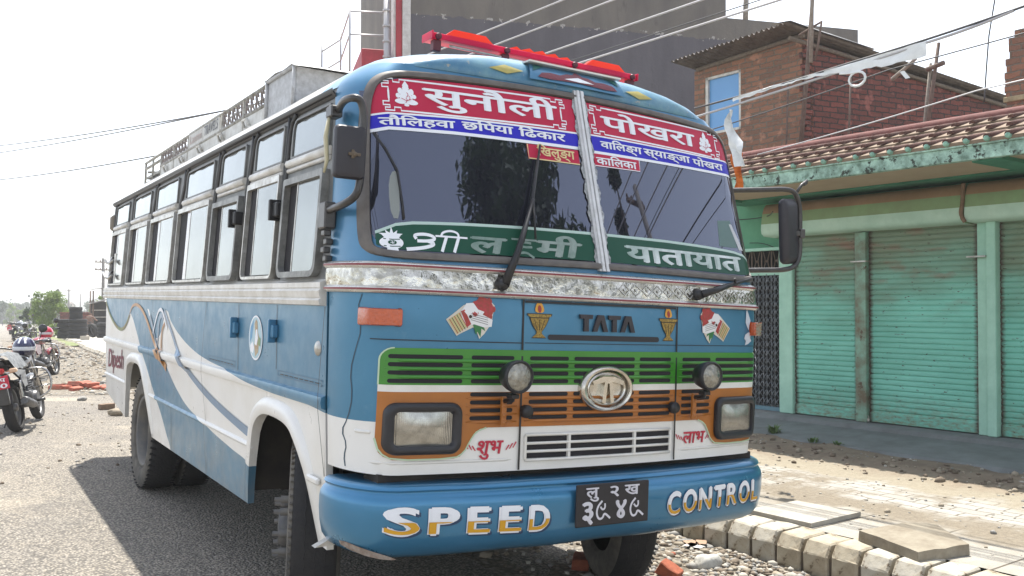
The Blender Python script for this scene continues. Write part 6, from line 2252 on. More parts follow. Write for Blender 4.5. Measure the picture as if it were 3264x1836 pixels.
# rusty chipped lower corner
bm = B()
poly2d(bm, smooth_poly([(-1.10, .575), (-1.02, .548), (-.93, .542), (-.96, .556), (-1.04, .580), (-1.11, .605)], 1))
def on_bumper(name, bm, mats, parent, off):
    xs_ = [v.co.x for v in bm.verts]
    cuts(bm, [x for x in XC if min(xs_) < x < max(xs_)], [.60, .65, .70])
    for v in bm.verts: v.co.y += bp(v.co.x) - sec_d(v.co.z) - off
    bm.normal_update()
    for f in bm.faces:
        if f.normal.y > 0: f.normal_flip()
    return obj(name, bm, mats, parent, 40)
on_bumper('rust_patch', bm, pbr('rusty_primer', (.34, .30, .26), .8, 0, (30, 1), None, 0, 1.5, (.16, .10, .07)), bumper, .0035)
def big_word(L, zb, zt, slope):
    """sign-painted word: one entry (letter, x0, x1) per letter, white over yellow with a dark drop shadow"""
    xa, xb = L[0][1], L[-1][2]
    for dx, dz, mat, off, bold, half_ in ((.010, -.010, BLUEDK, .0025, .05, None), (0, 0, WHV, .0052, .10, None), (0, 0, YEL, .0086, .01, 1)):
        bm = B()
        for ch, x0, x1 in L:
            t0 = (x0 - xa) / (xb - xa) * slope
            i_ = .0035 if half_ else 0
            text2d(bm, ch, x0 + dx + i_, x1 + dx - i_, zb + t0 + dz + i_, zt + t0 + dz - i_, 'E', bold, 0, 0, slope * (x1 - x0) / (xb - xa))
        if half_:
            d = Vector((xb - xa, 0, slope))
            no = Vector((-d.z, 0, d.x)).normalized()
            bmesh.ops.bisect_plane(bm, geom=bm.verts[:] + bm.edges[:] + bm.faces[:], plane_co=(xa, 0, (zb + zt) / 2 - .002), plane_no=no, clear_outer=True, dist=1e-6)
        on_bumper('lettering', bm, mat, bumper, off)
big_word((('S', -1.005, -.868), ('P', -.838, -.710), ('E', -.680, -.578), ('E', -.545, -.440), ('D', -.412, -.312)), .648, .748, -.022)
big_word((('C', .312, .395), ('O', .408, .500), ('N', .512, .600), ('T', .612, .695), ('R', .705, .785), ('O', .795, .880), ('L', .892, .950)), .634, .732, .012)
# number plate
bm = B()
box(bm, (-.008, bp(0) - .032, .716), (.384, .012, .176), None, .004)
plate = obj('number_plate', bm, pbr('plate_black', (.014, .012, .014), .55, 0, (20, .6), None, 0, 1.5, (.030, .026, .028)), bus)
def plate_word(bm):
    for v in bm.verts: v.co.y += bp(0) - .0395
    bm.normal_update()
    for f in bm.faces:
        if f.normal.y > 0: f.normal_flip()
    obj('lettering', bm, pbr('plate_white', (.62, .61, .66), .5), plate)
bm = B()
text2d(bm, 'लु', -.155, -.088, .750, .789, 'न', .05)
text2d(bm, '२', -.030, .018, .747, .790, '२', .05)
text2d(bm, 'ख', .047, .128, .750, .790, 'न', .05)
plate_word(bm)
bm = B()
text2d(bm, '३', -.172, -.114, .648, .730, '३', .07)
text2d(bm, '४', .002, .060, .655, .728, '४', .07)
FIVE = [(.115, [(.42, 1.0), (.12, .72), (.05, .35), (.22, .05), (.48, .10), (.58, .38), (.98, .06)]), (.10, [(.30, .70), (.46, .52), (.62, .62), (.60, .86)])]
for x0 in (-.102, .076): strokes(bm, FIVE, x0, x0 + .078, .652, .732, 0, .0002)
plate_word(bm)
# bent stay below the near corner
bm = B()
prism(bm, [(-1.16, .545), (-1.10, .575), (-1.05, .565), (-1.06, .55)], .22, .26, lambda u, v, h: Vector((u, h, v)))
obj('bumper_stay', bm, ALU, bus)

# ---------------------------------------------------------------- wipers and mirrors
def wy(x, z, o): return yf(x, z) - o
for pv, el, e1, e2 in (((-.52, 1.618), (-.455, 1.755), (-.345, 1.99), (-.258, 2.245)), ((.548, 1.622), (.66, 1.650), (.80, 1.685), (.985, 1.722))):
    bm = B()
    lathe(bm, [(0, -.03), (.02, -.028), (.027, -.01), (.030, .01)], (pv[0], wy(*pv, .018), pv[1]), 'Y', 12)
    tube(bm, [(pv[0], wy(*pv, .04), pv[1]), (el[0], wy(*el, .055), el[1]), (e1[0], wy(*e1, .05), e1[1])], [.020, .014, .007], 8)
    tube(bm, [(e1[0] - .05 * (e2[0] - e1[0]) - .015, wy(*el, .045), el[1] + .06), (e1[0], wy(*e1, .05), e1[1])], .005, 6)
    wpr = obj('wiper', bm, BLACK, bus)
    bm = B()
    st = (e1[0] - (e2[0] - e1[0]) * .75, e1[1] - (e2[1] - e1[1]) * .75)
    tube(bm, [(st[0], wy(*st, .03), st[1]), (e1[0] + .004, wy(*e1, .036), e1[1]), (e2[0], wy(*e2, .026), e2[1])], [.007, .010, .005], 6)
    obj('wiper_blade', bm, BLACK, wpr)
bm = B()
tube(bm, [(-1.0, wy(-1.0, 2.22, .012), 2.215), (-.965, wy(-.96, 2.15, .012), 2.15), (-.925, wy(-.92, 2.06, .012), 2.06), (-.915, wy(-.92, 1.92, .012), 1.92), (-.915, wy(-.92, 1.86, .012), 1.86)], .005, 6)
obj('windscreen_wire', bm, BLACK, bus)
MIR = pbr('mirror_housing', (.020, .018, .024), .45, 0, (15, .5), None, 0, 1.5, (.035, .033, .038))
ARM = pbr('mirror_tube_black', (.030, .028, .028), .35, .2, (30, .8), None, .2, 1.5, (.06, .055, .05))
mr = None
bm = B()
tube(bm, crv([(-1.10, .34, 2.305), (-1.13, .20, 2.33), (-1.122, .10, 2.325), (-1.09, .10, 2.315), (-1.078, .10, 2.25), (-1.08, .10, 2.195), (-1.082, .10, 2.0), (-1.095, .10, 1.94), (-1.125, .16, 1.905), (-1.13, .33, 1.895)]), .016, 8)
bx(bm, -1.15, -1.10, .30, .38, 1.82, 1.93, .006)
bx(bm, -1.14, -1.09, .30, .37, 2.28, 2.33, .006)
for k in range(4): bx(bm, -1.145 + .01 * (k % 2), -1.115 + .01 * (k % 2), .31, .35, 1.79 - .035 * k, 1.815 - .035 * k, .004)
mr = obj('mirror', bm, ARM, bus)
bm = B()
P = rrect(-.063, .063, -.104, .104, .018, 4)
n = len(P)
rows = [[bm.verts.new((-1.137 + x * k, .085 - d, 2.104 + z * k)) for x, z in P] for d, k in ((-.030, .95), (-.015, 1.0), (.0, 1.0), (.012, .93), (.016, .80))]
for p_, q in zip(rows, rows[1:]):
    for k in range(n): bm.faces.new((p_[k], p_[(k + 1) % n], q[(k + 1) % n], q[k]))
bm.faces.new(rows[-1])
bmesh.ops.recalc_face_normals(bm, faces=bm.faces[:])
obj('mirror_housing', bm, MIR, mr, 40)
bm = B()
poly2d(bm, [(-1.137 + x * .94, 2.104 + z * .94) for x, z in P])
for v in bm.verts: v.co.y += .117
obj('mirror_glass', bm, CHROME, mr)
bm = B()
lathe(bm, [(0, -.012), (.010, -.010), (.012, 0)], (-1.125, .069, 2.095), 'Y', 8)
box(bm, (-1.125, .064, 2.095), (.05, .008, .012), None, .002)
box(bm, (-1.132, .064, 2.095), (.012, .008, .034), None, .002)
obj('mirror_clamp', bm, pbr('rusty_clamp', (.12, .09, .06), .7), mr)
bm = B()
tube(bm, [(-1.135, .34, 2.28), (-1.145, .34, 2.20), (-1.14, .33, 2.1), (-1.15, .33, 2.05)], [.012, .018, .016, .008], 6, flat=.5)
obj('pillar_flap', bm, pbr('yellowed_plastic', (.40, .36, .22), .5), bus)
# kerb-side mirror on a square loop
bm = B()
tube(bm, crv([(.98, .25, 2.185), (1.20, .12, 2.20), (1.335, .10, 2.215), (1.385, .10, 2.195), (1.418, .10, 2.135), (1.424, .10, 2.0), (1.430, .10, 1.86), (1.392, .10, 1.805), (1.31, .10, 1.783), (1.15, .14, 1.775), (1.02, .22, 1.765)], 2), .0135, 8)
mr = obj('mirror', bm, ARM, bus)
bm = B()
n = 20
M_ = Matrix.Translation((1.340, .10, 1.99)) @ Matrix.Rotation(R(16), 4, 'Z') @ Matrix.Rotation(R(-6), 4, 'Y')
P = rrect(-.075, .075, -.172, .172, .03, 4)
n = len(P)
rows = [[bm.verts.new(M_ @ Vector((x * k, -d, z * k))) for x, z in P] for d, k in ((-.022, .96), (-.012, 1.0), (.004, 1.0), (.02, .90), (.026, .76))]
for p_, q in zip(rows, rows[1:]):
    for k in range(n): bm.faces.new((p_[k], p_[(k + 1) % n], q[(k + 1) % n], q[k]))
bm.faces.new(rows[-1])
bmesh.ops.recalc_face_normals(bm, faces=bm.faces[:])
obj('mirror_housing', bm, MIR, mr, 40)
bm = B()
poly2d(bm, [(x * .95, z * .95) for x, z in P])
for v in bm.verts: v.co = M_ @ Vector((v.co.x, .0225, v.co.z))
obj('mirror_glass', bm, CHROME, mr)
bm = B()
box(bm, (1.385, .10, 1.985), (.07, .03, .03), None, .004)
box(bm, (1.430, .10, 1.985), (.035, .04, .05), None, .004)
tube(bm, [(1.385, .10, 2.195), (1.425, .10, 2.245), (1.47, .10, 2.275)], .008, 6)
box(bm, (1.45, .10, 2.258), (.03, .02, .02), Matrix.Rotation(R(-35), 3, 'Y'), .003)
obj('mirror_clamp', bm, ARM, mr)

# ---------------------------------------------------------------- wheels
def make_wheel(name, front_=True):
    """wheel about the X axis, outer face towards -x"""
    bm = B()
    Rr, wd = .45, .22
    prof = [(.285, -.085), (.30, -.105), (.36, -.118), (.41, -.112), (.435, -.098), (.447, -.085), (.45, -.03), (.45, .03), (.447, .085), (.435, .098), (.41, .112), (.36, .118), (.30, .105), (.285, .085)]
    lathe(bm, prof, (0, 0, 0), 'X', 56)
    for f in bm.faces:
        c = f.calc_center_median()
        r_ = math.hypot(c.y, c.z)
        f.material_index = 1 if (r_ < .44) else 0
    # tread lugs at the shoulder
    for k in range(0 if front_ else 56):
        a = 2 * math.pi * (k + .5) / 56
        for s in (-1, 1):
            rot = Matrix.Rotation(a, 3, 'X') @ Matrix.Rotation(s * .35, 3, 'Z')
            p_ = Matrix.Rotation(a, 3, 'X') @ Vector((s * .088, 0, .4445))
            box(bm, p_, (.050, .016, .007), rot)
        p_ = Matrix.Rotation(a, 3, 'X') @ Vector((0, 0, .4475))
        box(bm, p_, (.035, .03, .004), Matrix.Rotation(a, 3, 'X') @ Matrix.Rotation(.5 if k % 2 else -.5, 3, 'Z'))
    if front_:
        for x in (-.045, 0, .045): tube(bm, [(x + .006 * (k % 2), .4495 * math.cos(2 * math.pi * k / 90), .4495 * math.sin(2 * math.pi * k / 90)) for k in range(90)], .0025, 4, closed=True)
        for k in range(80):
            a = 2 * math.pi * k / 80
            box(bm, Matrix.Rotation(a, 3, 'X') @ Vector((-.106, 0, .420)), (.012, .008, .05), Matrix.Rotation(a, 3, 'X') @ Matrix.Rotation(.5, 3, 'X'), 0, 1)
    w_ = obj(name, bm, [TYRE, TYRW], None, 40)
    bm = B()
    if front_:
        lathe(bm, [(.285, -.085), (.275, -.092), (.25, -.080), (.235, -.03), (.20, -.02), (.15, -.055), (.10, -.065), (.085, -.13), (.075, -.16), (.0, -.165)], (0, 0, 0), 'X', 32)
        for k in range(8):
            a = 2 * math.pi * k / 8
            tube(bm, [(-.05, .13 * math.cos(a), .13 * math.sin(a)), (-.155, .13 * math.cos(a), .13 * math.sin(a)), (-.156, .13 * math.cos(a), .13 * math.sin(a)), (-.185, .13 * math.cos(a), .13 * math.sin(a))], [.019, .019, .011, .011], 6)
    else:
        lathe(bm, [(.285, -.085), (.275, -.095), (.255, -.085), (.24, -.02), (.225, .06), (.15, .07), (.10, .06), (.09, -.02), (.07, -.04), (.0, -.04)], (0, 0, 0), 'X', 32)
        for k in range(8):
            a = 2 * math.pi * k / 8
            tube(bm, [(.07, .15 * math.cos(a), .15 * math.sin(a)), (.035, .15 * math.cos(a), .15 * math.sin(a))], .016, 6)
    obj('rim', bm, RIM, w_)
    return w_
wf = make_wheel('front_wheel')
wf.parent = bus
wf.location = (-.905, .95, .45)
wf.rotation_euler = (0, 0, R(-19))
w2 = copy_tree(wf, bus)
w2.location = (.905, .95, .45)
w2.rotation_euler = (0, 0, R(180 - 19))
wr = make_wheel('rear_wheel', False)
wr.parent = bus
for k, x in enumerate((-.96, -.69, .69, .96)):
    q = wr if k == 0 else copy_tree(wr, bus)
    q.location = (x, 4.55, .45)
    if x > 0: q.rotation_euler = (0, 0, math.pi)

# ---------------------------------------------------------------- roof rack and box
RK = pbr('rack_grey_paint', (.42, .42, .39), .55, .1, (18, 1), (60, .15), 0, 1.5, (.20, .18, .15), (25, .63, (.17, .10, .07)))
SCR = pbr('scroll_iron', (.16, .13, .12), .6, .2, (30, 1), None, 0, 1.5, (.28, .25, .23))
WSH = pbr('weathered_white_sheet', (.60, .60, .57), .5, .1, (10, .9), None, 0, 1.5, (.40, .38, .34), (20, .66, (.30, .25, .20)))
for s in (-1, 1):
    xr = s * .93
    bm = B()
    for z, a, b in ((2.755, 1.9, 5.72), (2.645, 1.9, 5.0), (2.56, 5.0, 5.72), (2.70, 5.0, 5.72)):
        tube(bm, [(xr, a, z), (xr, b, z)], .013, 6)
    for y in (1.92, 2.42, 2.94, 3.95, 4.45, 4.98, 5.35, 5.70):
        tube(bm, [(xr, y, 2.52), (xr, y, 2.755)], .011, 6)
    for k in range(3): tube(bm, [(xr, 1.95 + .3 * k, 2.69 + .01 * k), (xr, 2.9 if k < 1 else 2.8, 2.70)], .004, 5)
    rk = obj('roof_rack', bm, RK, bus)
    for y0, y1 in ((1.95, 2.93), (3.97, 4.95)):
        bm = B()
        k = 0
        y = y0 + .03
        while y < y1 - .06:
            c = (y + .045, 2.700)
            for q in (1, -1):
                tube(bm, [(xr - .003, c[0] + q * .030 * math.cos(a) * (1 - .5 * t), c[1] + q * .022 + .026 * math.sin(a) * (1 - .4 * t)) for t, a in ((j / 9, -1.6 + q * 5.0 * j / 9) for j in range(10))], .0075, 5)
            tube(bm, [(xr, y, 2.65), (xr, y + .05, 2.70), (xr, y + .09, 2.75)], .006, 5)
            y += .105
        obj('scrollwork', bm, SCR, rk)
    bm = B()
    bx(bm, xr - .006, xr + .006, 1.88, 5.0, 2.50, 2.635, .002)
    for y in (2.3, 2.9, 3.5, 4.1, 4.7):
        tube(bm, [(xr + s * .012, y - .05, 2.57), (xr + s * .03, y - .045, 2.61), (xr + s * .03, y + .045, 2.61), (xr + s * .012, y + .05, 2.57)], .008, 5)
    obj('side_sheet', bm, WSH, rk)
    bm = B()
    bx(bm, xr - .009, xr + .009, 3.0, 3.92, 2.648, 2.772, .003)
    sg = obj('rack_sign', bm, WSH, rk)
    if s < 0:
        bm = B()
        text2d(bm, 'TRAVELS', -3.42, -3.03, 2.675, 2.742, 'E', .03)
        for v in bm.verts:
            u, d, z = v.co
            v.co = Vector((xr - .011 + d * .3, -u, z))
        obj('lettering', bm, pbr('dark_sign_lettering', (.10, .10, .11), .5), sg)
        bm = B()
        text2d(bm, 'Laxmi', -3.86, -3.50, 2.675, 2.735, 'E', .02)
        for v in bm.verts:
            u, d, z = v.co
            v.co = Vector((xr - .011 + d * .3, -u, z))
        obj('lettering', bm, pbr('faded_red_lettering', (.50, .40, .37), .6), sg)
bm = B()
for y in (2.0, 2.6, 3.2, 3.8, 4.4, 5.0, 5.6): tube(bm, [(-.93, y, 2.66), (0, y, 2.78), (.93, y, 2.66)], .012, 6)
bx(bm, -.93, -.55, 5.05, 5.65, 2.60, 2.625, .003)
obj('rack_crossbar', bm, RK, bus)
bm = B()
BOXM = pbr('scratched_sheet_box', (.50, .51, .52), .5, .15, (26, .9), (90, .2), 0, 1.5, (.33, .33, .33), (14, .69, (.06, .06, .06)))
prism(bm, [(1.42, 2.54), (1.90, 2.545), (1.90, 2.762), (1.42, 2.757)], -.94, .75, lambda u, v, h: Vector((h, u, v)))
for y in (1.42, 1.90):
    for x in (-.945,): tube(bm, [(x, y, 2.54), (x, y, 2.76)], .012, 6)
tube(bm, [(-.945, 1.42, 2.758), (-.945, 1.90, 2.762)], .012, 6)
rb = obj('roof_box', bm, BOXM, bus)
bm = B()
grid(bm, [-.96 + 1.72 * k / 24 for k in range(25)], [1.36 + .58 * k / 8 for k in range(9)], lambda x, y: Vector((x, y, 2.766 + .03 * (1 - abs(x) / 1.0) + .016 * mnoise.noise(Vector((x * 4, y * 5, 1))) - (.02 if y < 1.40 else 0))))
obj('tarpaulin', bm, pbr('white_tarpaulin', (.70, .70, .69), .6, 0, (9, .6), None, 0, 1.5, (.52, .51, .48)), rb, 60)
# ================================================================ MOTORBIKES
MB = dict(black=pbr('bike_black', (.015, .015, .017), .3, 0, (20, .5), None, .4, 1.5, (.04, .04, .04)), red=pbr('bike_red', (.22, .012, .02), .25, 0, None, None, .6), chrome=pbr('bike_chrome', (.42, .41, .40), .2, 1.0), alu=pbr('bike_alloy', (.20, .20, .20), .4, .7),
          silver=pbr('bike_silver', (.26, .26, .28), .3, .3), seat=pbr('seat_vinyl', (.012, .012, .013), .55), plate=pbr('red_plate', (.50, .02, .05), .45), engine=pbr('engine_grey', (.16, .16, .165), .45, .6, (30, .8), None, 0, 1.5, (.05, .05, .05)),
          cloth=pbr('checked_cloth', (.20, .21, .22), .9, 0, (16, 1), None, 0, 1.5, (.07, .08, .09)))
def make_bike(name, label, tank, loc, heading, lean=-.17, bag=False, guard=True):
    """motorbike: x forward, y left, z up, origin under the rear axle"""
    e = empty(name, loc)
    e.rotation_mode = 'XYZ'
    e.rotation_euler = (lean, 0, heading)
    e.scale = (.95, .95, .93)
    tag(e, label, 'motorbike', 'motorbikes parked along the road')
    WB, WR = 1.28, .295
    for x in (0, WB):
        bm = B()
        ww = .052 if x == 0 else .042
        M_ = Matrix.Rotation(R(90), 4, 'X')
        prof = [(.225, -.02), (.235, -ww), (.265, -ww - .006), (.288, -ww * .6), (WR, 0), (.288, ww * .6), (.265, ww + .006), (.235, ww), (.225, .02)]
        lathe(bm, prof, (x, 0, WR), 'Z', 32, 0, M=M_)
        w_ = obj('wheel', bm, TYRE, e, 40)
        bm = B()
        lathe(bm, [(.230, -.025), (.222, -.028), (.212, -.012), (.212, .012), (.222, .028), (.230, .025)], (x, 0, WR), 'Z', 28, 0, M=M_)
        for k in range(5):
            a = 2 * math.pi * k / 5
            tube(bm, [(x + .04 * math.cos(a), 0, WR + .04 * math.sin(a)), (x + .215 * math.cos(a + .12), 0, WR + .215 * math.sin(a + .12))], [.018, .012], 6)
        lathe(bm, [(0, -.05), (.045, -.05), (.05, -.03), (.05, .03), (.045, .05), (0, .05)], (x, 0, WR), 'Z', 14, 0, M=M_)
        if x == 0: lathe(bm, [(.0, -.055), (.085, -.05), (.09, -.03), (.09, -.02)], (x, 0, WR), 'Z', 18, 0, M=M_)
        obj('rim', bm, MB['alu'], w_)
    bm = B()
    for s in (-1, 1):
        tube(bm, [(0, s * .085, WR), (.42, s * .09, .34)], .020, 8)
        tube(bm, [(-.02, s * .12, .33), (.10, s * .12, .66)], .016, 8)
        tube(bm, crv([(.42, s * .09, .34), (.52, s * .09, .55), (.45, s * .08, .70), (-.22, s * .08, .76)]), .017, 8)
    tube(bm, crv([(1.02, 0, .90), (.80, 0, .78), (.70, 0, .45), (.45, 0, .28)]), .022, 8)
    obj('frame', bm, MB['black'], e)
    for s in (-1, 1):
        bm = B()
        tube(bm, [(-.02 + 0, s * .125, .36 + .03 * k) for k in range(9)], [.022, .028] * 4 + [.022], 8)
        obj('shock_absorber', bm, MB['chrome'], e)
    bm = B()
    bx(bm, .42, .74, -.12, .12, .24, .44, .04, 0, 2)
    for k in range(6): bx(bm, .60 + .012 * k, .80 + .012 * k, -.085, .085, .44 + .028 * k, .455 + .028 * k, .006)
    lathe(bm, [(0, -.04), (.09, -.035), (.10, 0)], (.52, -.15, .33), 'Y', 16)
    obj('engine', bm, MB['engine'], e, 40)
    bm = B()
    tube(bm, crv([(.80, -.06, .50), (.88, -.10, .38), (.70, -.15, .24), (.40, -.17, .24), (.25, -.17, .27)]), .020, 8)
    tube(bm, [(.30, -.175, .265), (.20, -.18, .28), (-.20, -.185, .36), (-.26, -.185, .37)], [.028, .048, .052, .040], 12)
    lathe(bm, [(.038, 0), (.030, .004), (.022, .03), (0, .03)], (-.26, -.185, .37), 'X', 12)
    obj('exhaust', bm, MB['engine'], e)
    # tank
    bm = B()
    prof = [(.42, .03, .74), (.50, .10, .82), (.62, .135, .87), (.76, .14, .885), (.88, .11, .87), (.97, .05, .83)]
    rows = []
    for x, hw, zt in prof:
        rows.append([bm.verts.new((x, hw * math.cos(a) * (1.0 if math.sin(a) < .3 else .9), .74 + (zt - .74) * (.5 + .5 * math.sin(a)) - (.03 if math.sin(a) < -.5 else 0))) for a in [2 * math.pi * k / 14 for k in range(14)]])
    for p_, q in zip(rows, rows[1:]):
        for k in range(14): bm.faces.new((p_[k], p_[(k + 1) % 14], q[(k + 1) % 14], q[k]))
    bm.faces.new(rows[0]); bm.faces.new(rows[-1])
    bmesh.ops.recalc_face_normals(bm, faces=bm.faces[:])
    tk = obj('fuel_tank', bm, MB[tank], e, 50)
    bm = B()
    for s in (-1, 1): grid(bm, [.52, .62, .74, .86], [.79, .83], lambda x, z: Vector((x, s * (.145 - .3 * abs(x - .70) ** 1.6), z + .02 * math.sin(x * 9))))
    obj('tank_stripe', bm, MB['silver'], tk)
    bm = B()
    rows = []
    for x, hw, z0, z1 in ((.47, .09, .74, .79), (.36, .12, .73, .80), (.15, .125, .74, .81), (0, .11, .78, .85), (-.20, .10, .81, .87), (-.34, .07, .82, .86)):
        rows.append([bm.verts.new(p) for p in ((x, -hw, z0), (x, -hw * .9, z1), (x, 0, z1 + .012), (x, hw * .9, z1), (x, hw, z0), (x, 0, z0 - .01))])
    for p_, q in zip(rows, rows[1:]):
        for k in range(6): bm.faces.new((p_[k], p_[(k + 1) % 6], q[(k + 1) % 6], q[k]))
    bm.faces.new(rows[0]); bm.faces.new(rows[-1])
    bmesh.ops.recalc_face_normals(bm, faces=bm.faces[:])
    obj('seat', bm, MB['seat'], e, 50)
    bm = B()
    for s in (-1, 1):
        prism(bm, [(.42, .70), (.40, .52), (.22, .50), (.10, .62), (-.30, .76), (-.36, .81), (.0, .74)], s * .10, s * .125, lambda u, v, h: Vector((u, h, v)))
    obj('side_cover', bm, MB[tank], e)
    bm = B()
    tube(bm, crv([(-.28, -.09, .84), (-.42, -.09, .90), (-.46, 0, .91), (-.42, .09, .90), (-.28, .09, .84)]), .013, 6)
    obj('grab_rail', bm, MB['black'], e)
    # rear mudguard, lamp, plate
    bm = B()
    pts = [(.33 * math.cos(a), .325 * math.sin(a) + WR + .02) for a in [R(40 + 130 * k / 10) for k in range(11)]]
    rows = [[bm.verts.new((x, y, z - abs(y) * .35)) for y in (-.075, -.04, 0, .04, .075)] for x, z in pts]
    for p_, q in zip(rows, rows[1:]):
        for k in range(4): bm.faces.new((p_[k], p_[k + 1], q[k + 1], q[k]))
    bx(bm, -.42, -.36, -.07, .07, .36, .62, .01)
    obj('rear_mudguard', bm, MB['black'], e, 40)
    bm = B()
    bx(bm, -.44, -.36, -.075, .075, .72, .79, .02, 0, 2)
    obj('tail_lamp', bm, pbr('tail_red', (.40, .01, .015), .15, 0, None, None, .8), e)
    for s in (-1, 1):
        bm = B()
        tube(bm, [(-.34, s * .08, .74), (-.35, s * .13, .74)], .010, 6)
        bx(bm, -.40, -.32, s * .12, s * .20, .715, .765, .016, 0, 2)
        obj('turn_signal', bm, pbr('pale_amber_lens', (.62, .42, .28), .2), e)
    bm = B()
    bx(bm, -.445, -.437, -.11, .11, .55, .70, .004)
    pl = obj('number_plate', bm, MB['plate'], e)
    bm = B()
    text2d(bm, '00', -.06, .09, .565, .615, '0', .05)
    text2d(bm, 'प', .02, .08, .635, .675, 'न', .05)
    for v in bm.verts:
        u, d, z = v.co
        v.co = Vector((-.447 + d, -u, z))
    obj('lettering', bm, WHV, pl)
    # fork, lamp, bars
    bm = B()
    for s in (-1, 1): tube(bm, [(WB, s * .085, WR), (1.16, s * .085, .60), (1.03, s * .085, .94)], [.026, .022, .020], 8)
    bx(bm, .99, 1.08, -.11, .11, .90, .93, .008)
    obj('fork', bm, MB['chrome'], e)
    bm = B()
    pts = [(WB + .325 * math.cos(a), .325 * math.sin(a) + WR + .01) for a in [R(15 + 130 * k / 9) for k in range(10)]]
    rows = [[bm.verts.new((x, y, z - abs(y) * .4)) for y in (-.06, -.03, 0, .03, .06)] for x, z in pts]
    for p_, q in zip(rows, rows[1:]):
        for k in range(4): bm.faces.new((p_[k], p_[k + 1], q[k + 1], q[k]))
    obj('front_mudguard', bm, MB[tank], e, 40)
    bm = B()
    lathe(bm, [(.0, -.07), (.05, -.06), (.085, .0), (.088, .04)], (1.13, 0, .86), 'X', 18)
    hl = obj('headlight', bm, MB[tank], e)
    bm = B()
    lathe(bm, [(.086, .04), (.05, .06), (0, .066)], (1.13, 0, .86), 'X', 18)
    obj('lens', bm, LENS, hl)
    bm = B()
    tube(bm, crv([(.88, -.36, 1.00), (.96, -.22, 1.03), (1.02, -.08, .97), (1.02, .08, .97), (.96, .22, 1.03), (.88, .36, 1.00)]), .012, 8)
    for s in (-1, 1): tube(bm, [(.90, s * .30, 1.01), (.85, s * .39, .99)], .019, 8)
    hb = obj('handlebar', bm, MB['black'], e)
    for s in (-1, 1):
        bm = B()
        tube(bm, [(.95, s * .25, 1.03), (.97, s * .30, 1.15)], .006, 6)
        lathe(bm, [(0, -.012), (.05, -.008), (.055, .0), (.0, .003)], (.965, s * .315, 1.17), 'X', 14)
        obj('mirror', bm, MB['black'], hb)
    if guard:
        bm = B()
        for s in (-1, 1):
            tube(bm, crv([(.86, s * .06, .70), (.92, s * .24, .68), (.90, s * .30, .55), (.88, s * .28, .36), (.80, s * .10, .30)]), .013, 8)
            tube(bm, [(.91, s * .28, .60), (.90, s * .08, .56)], .009, 6)
            tube(bm, [(.90, s * .27, .45), (.88, s * .08, .44)], .009, 6)
        obj('crash_guard', bm, MB['chrome'], e)
    bm = B()
    for s in (-1, 1):
        tube(bm, [(.45, s * .10, .30), (.45, s * .26, .30)], .012, 6)
        tube(bm, [(.45, s * .17, .30), (.45, s * .27, .30)], .020, 6)
    obj('foot_peg', bm, MB['black'], e)
    bm = B()
    tube(bm, [(.42, .10, .28), (.36, .26, -.02), (.32, .27, -.02)], .011, 6)
    obj('side_stand', bm, MB['black'], e)
    return e
def helmet(loc, rz, mats, label, tilt=0):
    e = empty('helmet', loc, rz)
    e.rotation_euler = (0, tilt, rz)
    tag(e, label, 'helmet')
    bm = B()
    bmesh.ops.create_uvsphere(bm, u_segments=28, v_segments=20, radius=1)
    for v in list(bm.verts):
        v.co = Vector((v.co.x * .145 * (1.06 if v.co.x > 0 else 1), v.co.y * .125, v.co.z * .135))
    bmesh.ops.delete(bm, geom=[v for v in bm.verts if v.co.z < -.095 or (v.co.x > .07 and -.065 < v.co.z < .045)], context='VERTS')
    for f in bm.faces:
        c = f.calc_center_median()
        f.material_index = 1 if (abs(c.y) < .035 and c.z > 0 and abs(c.y) > .018) or (c.z < .02 and c.x < -.02 and c.z > -.03) else 0
    obj('shell', bm, mats[:2], e, 60)
    bm = B()
    grid(bm, [R(-58 + 116 * k / 14) for k in range(15)], [-.06, -.02, .02, .048], lambda a, z: Vector((.152 * math.cos(a) * math.sqrt(1 - (z / .16) ** 2), .128 * math.sin(a) * math.sqrt(1 - (z / .16) ** 2), z)))
    obj('visor', bm, mats[2], e)
    return e
VIS = pbr('smoked_visor', (.04, .045, .05), .06, 0, None, None, .8)
HBLUE = [pbr('helmet_navy', (.012, .016, .07), .15, 0, (4, .6), None, .8, 1.5, (.015, .015, .02)), pbr('helmet_white', (.60, .62, .66), .2, 0, None, None, .5), VIS]
HRED = [pbr('helmet_red', (.42, .015, .045), .18, 0, None, None, .8), pbr('helmet_silver', (.55, .52, .54), .2, 0, None, None, .5), VIS]
b1 = make_bike('motorbike', 'black motorbike with chrome crash guard, checked cloth and navy helmet', 'black', onroad(-1.69, 8.30), R(90 - 14.5), -.20)
helmet(tuple(wp(77, 1110, 10.9)), R(75), HBLUE, 'navy and white full-face helmet hung on the black motorbike')
bm = B()
grid(bm, [k / 10 for k in range(11)], [-1, -.6, -.2, .2, .6, 1], lambda u, v: Vector((-.30 + .62 * u, v * .17, .885 - .09 * v * v + .03 * mnoise.noise(Vector((u * 5, v * 3, 0))) - (.10 if abs(v) > .9 else 0))))
cl = obj('jacket', bm, MB['cloth'], None, 70, onroad(-1.69, 8.30))
cl.rotation_euler = (-.20, 0, R(90 - 14.5))
tag(cl, 'crumpled grey checked cloth lying over the black motorbike seat', 'cloth')
b2 = make_bike('motorbike', 'dark red motorbike with a red helmet standing before the rubble', 'red', onroad(-.98, 16.4), R(90 - 24), -.17)
helmet(tuple(wp(147, 1062, 18.0)), R(60), HRED, 'red and silver helmet hung on the dark red motorbike')
b3 = make_bike('motorbike', 'silver motorbike far down the road with two helmets on its bars', 'silver', onroad(.22, 41.2), R(90 - 35), -.15, False, False)
